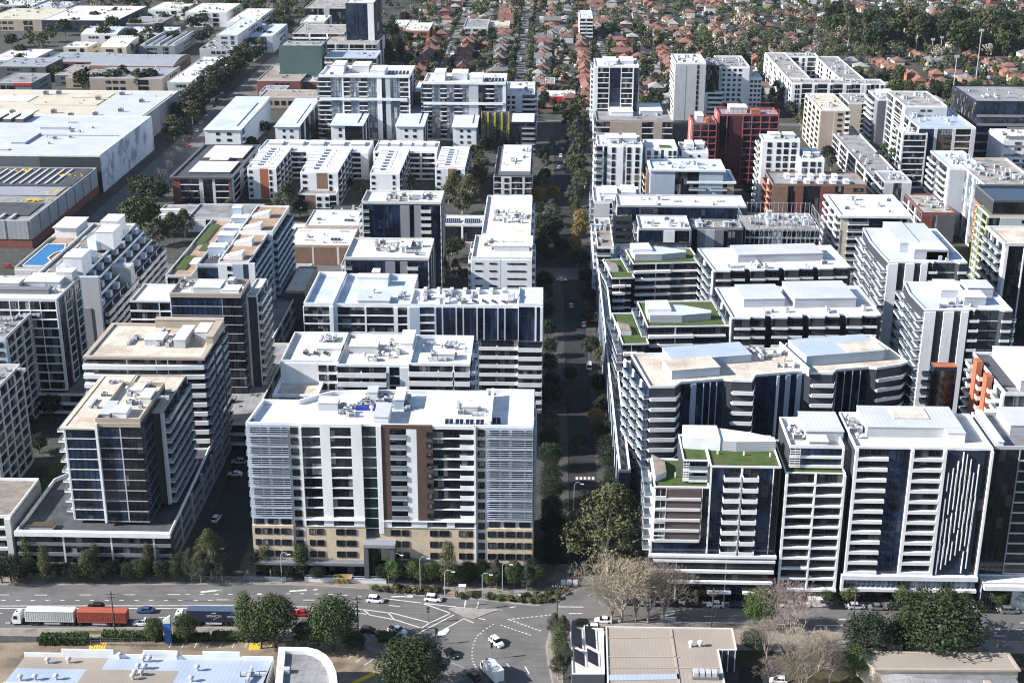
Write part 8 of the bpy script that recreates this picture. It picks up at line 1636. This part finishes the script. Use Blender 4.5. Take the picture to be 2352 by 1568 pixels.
def tan_roof_front():
    q = px([(1391, 1437), (1683, 1441), (1693, 1491), (1651, 1491), (1672, 1600), (1396, 1600)], 6); o = q[0]
    b = Bld('flat_roof_shop', 'large flat tan roofed shop building with white framed canopy at the back corner', wd=(o[0], o[1], 1, 1), h=6, cat='shop')
    pl = [(p[0]-o[0], p[1]-o[1]) for p in q][::-1]; m = b.mass(mat='charcoal', roof='metal_tan', par=.25, pt=.35, pmat='offwhite', poly=pl)
    def strip(d0, d1, wd, mat):
        a = b.loc(*d0, 5.8); c = b.loc(*d1, 5.8); n = Vector((-(c-a).y, (c-a).x, 0)).normalized()*wd/2; mb = MB(); mb.v += [tuple(a-n+Vector((0, 0, -.03))), tuple(c-n+Vector((0, 0, -.03))), tuple(c+n+Vector((0, 0, -.03))), tuple(a+n+Vector((0, 0, -.03)))]; mb.v += [(p_[0], p_[1], p_[2]+.15) for p_ in mb.v[:4]]
        for f_ in ((4, 5, 6, 7), (0, 1, 5, 4), (1, 2, 6, 5), (2, 3, 7, 6), (3, 0, 4, 7)): mb.f.append(f_); mb.m.append(mb.mat(mat))
        obj('roof_seam', mb, b.root)
    for d0, d1 in (((1394, 1465), (1546, 1463)), ((1394, 1508), (1560, 1508)), ((1394, 1534), (1655, 1533))): strip(d0, d1, .25, 'beige')
    strip((1541, 1445), (1560, 1568), .5, 'beige'); strip((1396, 1556), (1560, 1553), 2.2, 'metal_blue')
    for x, y in ((1586, 1484), (1607, 1483)): l = b.loc(x, y, 5.8); mb = MB(); mb.lathe([(.35, 0), (.35, 1.), (.6, 1.05), (.5, 1.5), (.02, 1.55)], 'white', 10, (l.x, l.y, 5.75)); obj('roof_vent', mb, b.root)
    l = b.loc(1590, 1560, 5.8); mb = MB(); mb.box(l.x, l.x+6, l.y, l.y+2.4, 5.85, 6.5, 'steel'); [mb.box(l.x+.3+k*1.4, l.x+1.4+k*1.4, l.y+.2, l.y+2.2, 6.502, 7.4, 'lgrey') for k in range(4)]; obj('air_conditioner', mb, b.root)
    mb = MB()
    for x, y in ((1692, 1492), (1676, 1492), (1662, 1492)): l = b.loc(x, y, 6); mb.box(l.x-.35, l.x-.15, l.y+.1, l.y+.3, 0, 5.7, 'white')
    obj('canopy_post', mb, b.root)
    q = px([(1310, 1441), (1386, 1441), (1389, 1546), (1314, 1546)], 5.2); o = q[0]
    b = Bld('solar_roof_shop', 'small white edged building with four solar panel arrays on its cream roof', wd=(o[0], o[1], 1, 1), h=5.2, cat='shop'); pl = [(p[0]-o[0], p[1]-o[1]) for p in q][::-1]; m = b.mass(mat='dgrey', roof='roof_warm', par=.3, pt=.3, pmat='white', poly=pl)
    for x, y0, y1 in ((1315, 1448, 1492), (1347, 1448, 1492), (1321, 1502, 1532), (1352, 1502, 1532)):
        a = b.loc(x, y1, 5.); c = b.loc(x, y0, 5.); b.put('solar_panel', m_solar(r2((c-a).length), 2.6, 9 if y1 < 1500 else 6, 1.5), a.x+2.3, a.y, 4.95, math.pi/2, 6.)
    q = px([(1972, 1496), (2316, 1500), (2340, 1536), (2010, 1534)], 6.2); o = q[3]
    b = Bld('hall_building', 'long low hall with shallow tan metal roof and cream end wall below the fig tree', wd=(o[0], o[1], 1, 1), h=6.2, cat='hall'); pl = [(p[0]-o[0], p[1]-o[1]) for p in q][::-1]; m = b.mass(mat='cream', roof='metal_tan', par=.2, pt=.3, pmat='beige', poly=pl, over=.4)
    a = b.loc(2020, 1545, 4.6); c = b.loc(2330, 1545, 4.6)
    mb = MB(); x0, x1, y0, y1 = a.x, c.x, a.y-16, a.y+2; mb.v += [(x0, y0, 4.2), (x1, y0, 4.2), (x1, y1, 4.2), (x0, y1, 4.2), (x0+9, y1-6, 6), (x1-12, y1-6, 6)]
    for f_ in ((0, 1, 5, 4), (1, 2, 5), (2, 3, 4, 5), (3, 0, 4)): mb.f.append(f_); mb.m.append(mb.mat('roof_grey'))
    mb.box(x0+1, x1-1, y0+1, y1-.6, 0, 4.2, 'beige', notop=True); mb.box(x1-9, x1-7.5, y1-8, y1-7, 4.6, 6.6, 'beige'); obj('front_wing', mb, b.root)
warehouse_front(); tan_roof_front()
# ---------------------------------------------------------------- street furniture
def pole_thing(name, label, cat, x, y, h, r=.1, mat='steel', group=None, z=0.):
    p = G(x, y, z); t = thing(name, label, cat, (p.x, p.y, z), 0, group); mb = MB(); mb.tube([(0, 0, 0), (0, 0, h*.5), (0, 0, h)], [r, r*.85, r*.7], mat, 7); obj('pole', mb, t); return t
flat('signal_red', (.8, .05, .03), .3); flat('signal_amber', (.8, .4, .03), .3); flat('signal_green', (.03, .6, .2), .3); flat('black', (.015, .015, .015), .5); flat('hivis', (.75, .72, .05), .7); flat('skin', (.45, .28, .2), .6); flat('trousers', (.03, .035, .05), .8); flat('hair', (.03, .02, .015), .7); flat('pylon_blue', (.04, .15, .48), .35); flat('wire', (.03, .03, .03), .6)
SIG = [(1049, 1393, -1, 'traffic signal on the pointed end of the concrete island'), (1096, 1398, 1, 'traffic signal beside the crossing at the island middle'), (984, 1430, -1, 'traffic signal on the tip of the painted median'), (1130, 1512, 1, 'traffic signal on the narrow island before the box truck'), (893, 1352, -1, 'traffic signal in the planting bed by the low white wall'), (623, 1340, -1, 'traffic signal at the kerb before the entrance hood'), (1003, 1480, 1, 'traffic signal near the white half round island')]
for x, y, sg, lab in SIG:
    t = pole_thing('traffic_signal', lab, 'traffic light', x, y, 4.2, .09, 'steel', 'traffic signals', .012); hd = MB(); hd.box(-.32, .32, -.1, .14, 3.0, 4.5, 'black', nobottom=False); o = obj('signal_head', hd, t, rz=0 if sg < 0 else .6)
    for k, m in enumerate(('signal_green', 'signal_amber', 'signal_red')): lm = MB(); lm.box(-.13, .13, -.14, -.101, 3.2+.42*k, 3.46+.42*k, m, nobottom=False); obj('signal_lamp', lm, o)
LAMPS = [(1154, 1364, 8.5, 'street lamp behind the planting bed near the sign'), (1022, 1365, 6.5, 'slim street lamp behind the white slip lane car'), (1108, 1372, 6.5, 'street lamp beside the metal cabinet'), (1785, 1354, 9.5, 'curved street lamp beside the bare pinkish tree'), (2200, 1378, 9.5, 'curved street lamp before the finned panel'), (648, 1336, 8, 'street lamp at the kerb before the sandstone wall'), (966, 1362, 10, 'tall street lamp in the planting bed'), (498, 1330, 9, 'street lamp near the olive gum of the lane'), (905, 1338, 8, 'street lamp before the low white wall'), (1318, 1170, 8, 'street lamp in the shaded street')]
for x, y, h, lab in LAMPS:
    t = pole_thing('street_lamp', lab, 'street lamp', x, y, h, .11, 'alu', 'street lamps', .13); mb = MB()
    mb.tube([(0, 0, h-.1), (.4, -.1, h+.7), (1.2, -.3, h+.95), (2., -.5, h+.6)], [.07, .06, .05, .05], 'alu', 6); obj('arm', mb, t); mb = MB(); mb.box(1.8, 2.7, -.75, -.4, h+.45, h+.62, 'lamp_white', nobottom=False); obj('lamp_head', mb, t)
WOOD = [(823, 1457, 11, 'timber power pole beside the verge trees'), (1279, 1428, 11, 'timber power pole at the corner of the solar roof'), (265, 1454, 12, 'timber power pole in front of the red container'), (1634, 1440, 11, 'timber power pole behind the tan roof'), (1958, 1440, 11, 'timber power pole left of the fig tree')]
tops = []
for x, y, h, lab in WOOD:
    t = pole_thing('power_pole', lab, 'power pole', x, y, h, .2, 'bark', 'timber power poles', .13); mb = MB(); mb.box(-1.3, 1.3, -.1, .1, h-1., h-.82, 'bark', nobottom=False); mb.box(-.9, .9, -.1, .1, h-2., h-1.84, 'bark', nobottom=False); obj('crossarm', mb, t)
    mb = MB(); [mb.lathe([(.07, 0), (.1, .1), (.05, .25)], 'lamp_white', 6, (xx, 0, h-.82)) for xx in (-1.1, -.5, .5, 1.1)]; obj('insulator', mb, t); p = G(x, y, .13); tops.append((p.x, p.y, h-.6))
def wire(a, c, lab, sag=1.):
    mb = MB(); n = 10; pts = [(a[0]+(c[0]-a[0])*k/n, a[1]+(c[1]-a[1])*k/n, a[2]+(c[2]-a[2])*k/n-sag*4*(k/n)*(1-k/n)) for k in range(n+1)]; mb.tube(pts, .03, 'wire', 4); tag(obj('power_line', mb), lab, 'power line')
wire(tops[0], tops[1], 'power line crossing the junction between two timber poles'); wire(tops[1], tops[3], 'power line running above the solar roof to the next pole'); wire(tops[3], tops[4], 'power line along the verge toward the fig tree'); wire(tops[2], tops[0], 'power line along the truck lane above the verge trees', 1.8)
for (x, y, h, lab) in ((2185, 245, 34, 'tall floodlight mast at the edge of the oval beside the blue hut'), (2238, 212, 44, 'tallest floodlight mast near the black glass office'), (2160, 120, 12, 'white goal style light pole before the park wood'), (2140, 122, 11, 'white light pole in the park clearing')):
    t = pole_thing('floodlight_mast', lab, 'floodlight', x, y, h, .35, 'lgrey'); mb = MB(); mb.box(-1.6, 1.6, -.2, .2, h-.6, h+1.2, 'lgrey', nobottom=False); obj('lamp_head', mb, t)
p = G(2196, 236); t = thing('sports_hut', 'blue sports hut beside the floodlight mast of the oval', 'hut', (p.x, p.y, 0)); mb = MB(); mb.box(-5, 5, -3, 3, 0, 4, 'teal'); obj('wall', mb, t); mb = MB(); mb.box(-5.5, 5.5, -3.5, 3.5, 4.01, 4.4, 'metal_blue', nobottom=False); obj('roof', mb, t); mb = MB(); mb.box(-1, 1, -3.1, -3.01, 0, 2.4, 'dgrey'); obj('door', mb, t)
p = G(388, 1476); t = thing('pylon_sign', 'tall blue pylon sign with white slanted top at the car park', 'sign', (p.x, p.y, .13), 0); mb = MB(); mb.prism([(-.8, -.35), (.8, -.35), (.8, .35), (-.8, .35)], 0, 5.6, 'pylon_blue'); obj('pillar', mb, t); mb = MB(); mb.prism([(-.85, -.4), (.85, -.4), (.85, .4), (-.85, .4)], 5.602, [6.3, 7.6, 7.6, 6.3], 'white'); obj('cap', mb, t); mb = MB(); mb.box(-1., 1., -.5, .5, 0, .25, 'concrete'); obj('plinth', mb, t)
p = G(1062, 1363); t = thing('utility_cabinet', 'white metal utility cabinet standing in the kerb planting bed', 'cabinet', (p.x, p.y, .13)); mb = MB(); mb.box(-.8, .8, -.5, .5, .15, 2.2, 'lgrey'); obj('body', mb, t); mb = MB(); mb.box(-.95, .95, -.65, .65, 2.21, 2.4, 'white', nobottom=False); obj('lid', mb, t); mb = MB(); [mb.box(x-.34, x+.34, -.55, -.505, .3, 2.05, 'offwhite', nobottom=False) for x in (-.38, .38)]; obj('door', mb, t); mb = MB(); mb.box(-.85, .85, -.55, .55, 0, .148, 'concrete'); obj('plinth', mb, t)
p = G(788, 1336); t = thing('skip_bin', 'mustard yellow skip bin beside the low white wall', 'skip', (p.x, p.y, .13)); mb = MB(); loft(mb, [[(-2.2, -1.1, 0), (2.2, -1.1, 0), (2.2, 1.1, 0), (-2.2, 1.1, 0)], [(-2.9, -1.3, 1.9), (2.9, -1.3, 1.9), (2.9, 1.3, 1.9), (-2.9, 1.3, 1.9)], [(-2.6, -1.1, 1.9), (2.6, -1.1, 1.9), (2.6, 1.1, 1.9), (-2.6, 1.1, 1.9)], [(-2., -.9, .4), (2., -.9, .4), (2., .9, .4), (-2., .9, .4)]], 'mustard'); t.scale = (.85, .85, .85); obj('bin', mb, t); mb = MB(); [mb.box(x-.08, x+.08, -1.42, -1.2, .2, 1.8, 'timber', nobottom=False) for x in (-1.5, 0, 1.5)]; obj('rib', mb, t)
for x0, x1, y, lab in ((700, 778, 1335, 'low white wall left of the skip bin'), (800, 888, 1338, 'low white wall with rails right of the skip bin')):
    a, c = G(x0, y), G(x1, y); t = thing('boundary_wall', lab, 'wall', (a.x, a.y, .13)); L = c.x-a.x; mb = MB(); mb.box(0, L, -.2, .2, 0, 1.2, 'white'); obj('wall', mb, t); mb = MB(); mb.box(-.1, L+.1, -.3, .3, 1.201, 1.32, 'lgrey', nobottom=False); obj('coping', mb, t); mb = MB(); mb.tube([(.3, 0, 1.9), (L-.3, 0, 1.9)], .05, 'alu', 5); [mb.tube([(x, 0, 1.3), (x, 0, 1.9)], .05, 'alu', 5) for x in (.3, L/2, L-.3)]; obj('rail', mb, t)
a, c = G(560, 1334), G(672, 1335); t = thing('glass_fence', 'glass panel fence on the footpath near the gum tree', 'fence', (a.x, a.y, .13)); L = c.x-a.x; mb = MB(); [mb.box(L*k/7+.1, L*(k+1)/7-.1, -.03, .03, .1, 1.2, 'balustrade') for k in range(7)]; obj('panel', mb, t); mb = MB(); [mb.tube([(L*k/7, 0, 0), (L*k/7, 0, 1.3)], .05, 'alu', 5) for k in range(8)]; mb.tube([(0, 0, 1.3), (L, 0, 1.3)], .04, 'alu', 5); obj('rail', mb, t)
a, c = G(138, 1480), G(362, 1459); t = thing('wire_fence', 'thin wire mesh fence between the drive and the dark hedge', 'fence', (a.x, a.y, .13)); L = c.x-a.x; mb = MB(); [mb.tube([(L*k/9, 0, 0), (L*k/9, 0, 2.)], .05, 'steel', 5) for k in range(10)]; obj('post', mb, t); mb = MB(); [mb.tube([(0, 0, z), (L, 0, z)], .025, 'steel', 4) for z in (.3, .8, 1.3, 1.95)]; obj('wire', mb, t)
t = pole_thing('direction_sign', 'pale street sign on a post at the corner planting bed', 'sign', 1193, 1380, 3.2, .07, 'steel', None, .13); mb = MB(); mb.box(-1.5, 1.5, -.06, .06, 2.6, 3.1, 'lgrey', nobottom=False); obj('sign_panel', mb, t); mb = MB(); mb.box(-.4, .4, -.08, -.061, 1.6, 2.2, 'white', nobottom=False); obj('sign_panel', mb, t)
for x, y, lab in ((1302, 1346, 'white banded gate post pair at the street mouth'),):
    p = G(x, y); t = thing('warning_board', lab, 'barrier', (p.x, p.y, .02)); mb = MB(); [mb.box(xx, xx+1.2, -.06, .06, .4, 2., 'white', nobottom=False) for xx in (-1.6, 0, 1.6)]; obj('panel', mb, t); mb = MB(); [mb.box(xx+.1, xx+.2, -.04, .04, 0, 2., 'steel') for xx in (-1.6, .8, 2.5)]; obj('post', mb, t)
# a person in a yellow vest on the far footpath
def person():
    p = G(2250, 1380, .13); me = bpy.data.meshes.new('person'); S0 = [(0, 0, .95), (0, 0, 1.15), (0, .01, 1.42), (0, .01, 1.52), (0, 0, 1.66), (0, 0, 1.76), (.1, 0, .88), (.11, -.04, .5), (.12, .02, .08), (.13, -.12, .04), (-.1, 0, .88), (-.11, .03, .5), (-.12, .1, .08), (-.13, -.04, .04), (.2, .01, 1.40), (.25, .02, 1.14), (.24, -.1, .92), (.24, -.14, .83), (-.2, .01, 1.40), (-.25, .02, 1.14), (-.24, -.06, .90), (-.24, -.08, .81)]
    E = [(0, 1), (1, 2), (2, 3), (3, 4), (4, 5), (0, 6), (6, 7), (7, 8), (8, 9), (0, 10), (10, 11), (11, 12), (12, 13), (2, 14), (14, 15), (15, 16), (16, 17), (2, 18), (18, 19), (19, 20), (20, 21)]
    RD = [.15, .14, .16, .06, .1, .07, .09, .065, .045, .04, .09, .065, .045, .04, .065, .05, .038, .03, .065, .05, .038, .03]
    me.from_pydata(S0, E, []); o = bpy.data.objects.new('person', me); C.objects.link(o); sk = o.modifiers.new('skin', 'SKIN'); o.modifiers.new('sub', 'SUBSURF').levels = 1
    for v, r in zip(me.skin_vertices[0].data, RD): v.radius = (r, r*.8)
    me.skin_vertices[0].data[0].use_root = True
    dg = bpy.context.evaluated_depsgraph_get(); m2 = bpy.data.meshes.new_from_object(o.evaluated_get(dg)); bpy.data.objects.remove(o); m2.materials.clear()
    for k in ('hivis', 'trousers', 'skin', 'hair'): m2.materials.append(MATS[k])
    for f_ in m2.polygons:
        z = f_.center.z; f_.material_index = 3 if z > 1.7 else 2 if z > 1.5 or (abs(f_.center.x) > .2 and z < 1.15) else 0 if z > .92 else 1
    o = bpy.data.objects.new('person', m2); C.objects.link(o); o.location = p; o.rotation_euler[2] = .5; tag(o, 'person in a bright yellow vest standing on the shaded footpath', 'person')
person()
# ---------------------------------------------------------------- light, sky, camera
SUN_EL, SUN_AZ = 30., 12.
w = bpy.data.worlds.new('World'); bpy.context.scene.world = w; w.use_nodes = True
nt = w.node_tree; bg = nt.nodes['Background']
sky = nt.nodes.new('ShaderNodeTexSky'); sky.sky_type = 'NISHITA'; sky.sun_disc = False
sky.sun_elevation = R(SUN_EL); sky.sun_rotation = R(-90-SUN_AZ); sky.air_density = 1.2; sky.dust_density = .6; sky.ozone_density = 3.
nt.links.new(sky.outputs[0], bg.inputs[0]); bg.inputs[1].default_value = .088
sl = bpy.data.lights.new('sun', 'SUN'); sl.energy = 5.; sl.angle = R(.5); sl.color = (1., .975, .95)
so = bpy.data.objects.new('sun', sl); C.objects.link(so); so.location = (-300, 250, 300)
so.rotation_euler = Vector((math.cos(R(SUN_EL))*math.cos(R(SUN_AZ)), math.cos(R(SUN_EL))*math.sin(R(SUN_AZ)), -math.sin(R(SUN_EL)))).to_track_quat('-Z', 'Y').to_euler()
cam = bpy.data.cameras.new('camera'); cam.sensor_width = 36; cam.sensor_fit = 'HORIZONTAL'; cam.lens = 36*5100/3741.; cam.clip_start = 1; cam.clip_end = 8000
co = bpy.data.objects.new('camera', cam); C.objects.link(co)
m = Matrix.Rotation(YAW, 4, 'Z') @ Matrix.Rotation(math.pi/2-TH, 4, 'X') @ Matrix.Rotation(ROLL, 4, 'Z')
m.translation = (0, 0, CAMH); co.matrix_world = m
hb = MB(); hb.v = [(x, y, z) for z in (-1, 195) for x, y in ((-1500, -60), (1500, -60), (1500, 2700), (-1500, 2700))]
hb.f = [(3, 2, 1, 0), (4, 5, 6, 7), (0, 1, 5, 4), (1, 2, 6, 5), (2, 3, 7, 6), (3, 0, 4, 7)]; hb.m = [0]*6; hb.k = ['haze']
hm_ = bpy.data.materials.new('haze'); hm_.use_nodes = True; ht = hm_.node_tree; ht.nodes.remove(ht.nodes['Principled BSDF'])
pv = ht.nodes.new('ShaderNodeVolumePrincipled'); pv.inputs['Color'].default_value = (.82, .88, .96, 1); pv.inputs['Density'].default_value = .000018; pv.inputs['Anisotropy'].default_value = .1
ht.links.new(pv.outputs[0], ht.nodes['Material Output'].inputs['Volume']); MATS['haze'] = hm_
obj('haze', hb)['kind'] = 'stuff'
sc = bpy.context.scene; sc.camera = co
sc.view_settings.view_transform = 'Standard'; sc.view_settings.look = 'None'; sc.view_settings.exposure = EXPOSURE; sc.view_settings.gamma = 1
sc.cycles.max_bounces = 5; sc.cycles.diffuse_bounces = 2; sc.cycles.glossy_bounces = 2; sc.cycles.transmission_bounces = 2; sc.cycles.volume_bounces = 0
sc.cycles.use_denoising = True; sc.cycles.filter_width = 1.1
for b_ in BLDS: b_.finish()
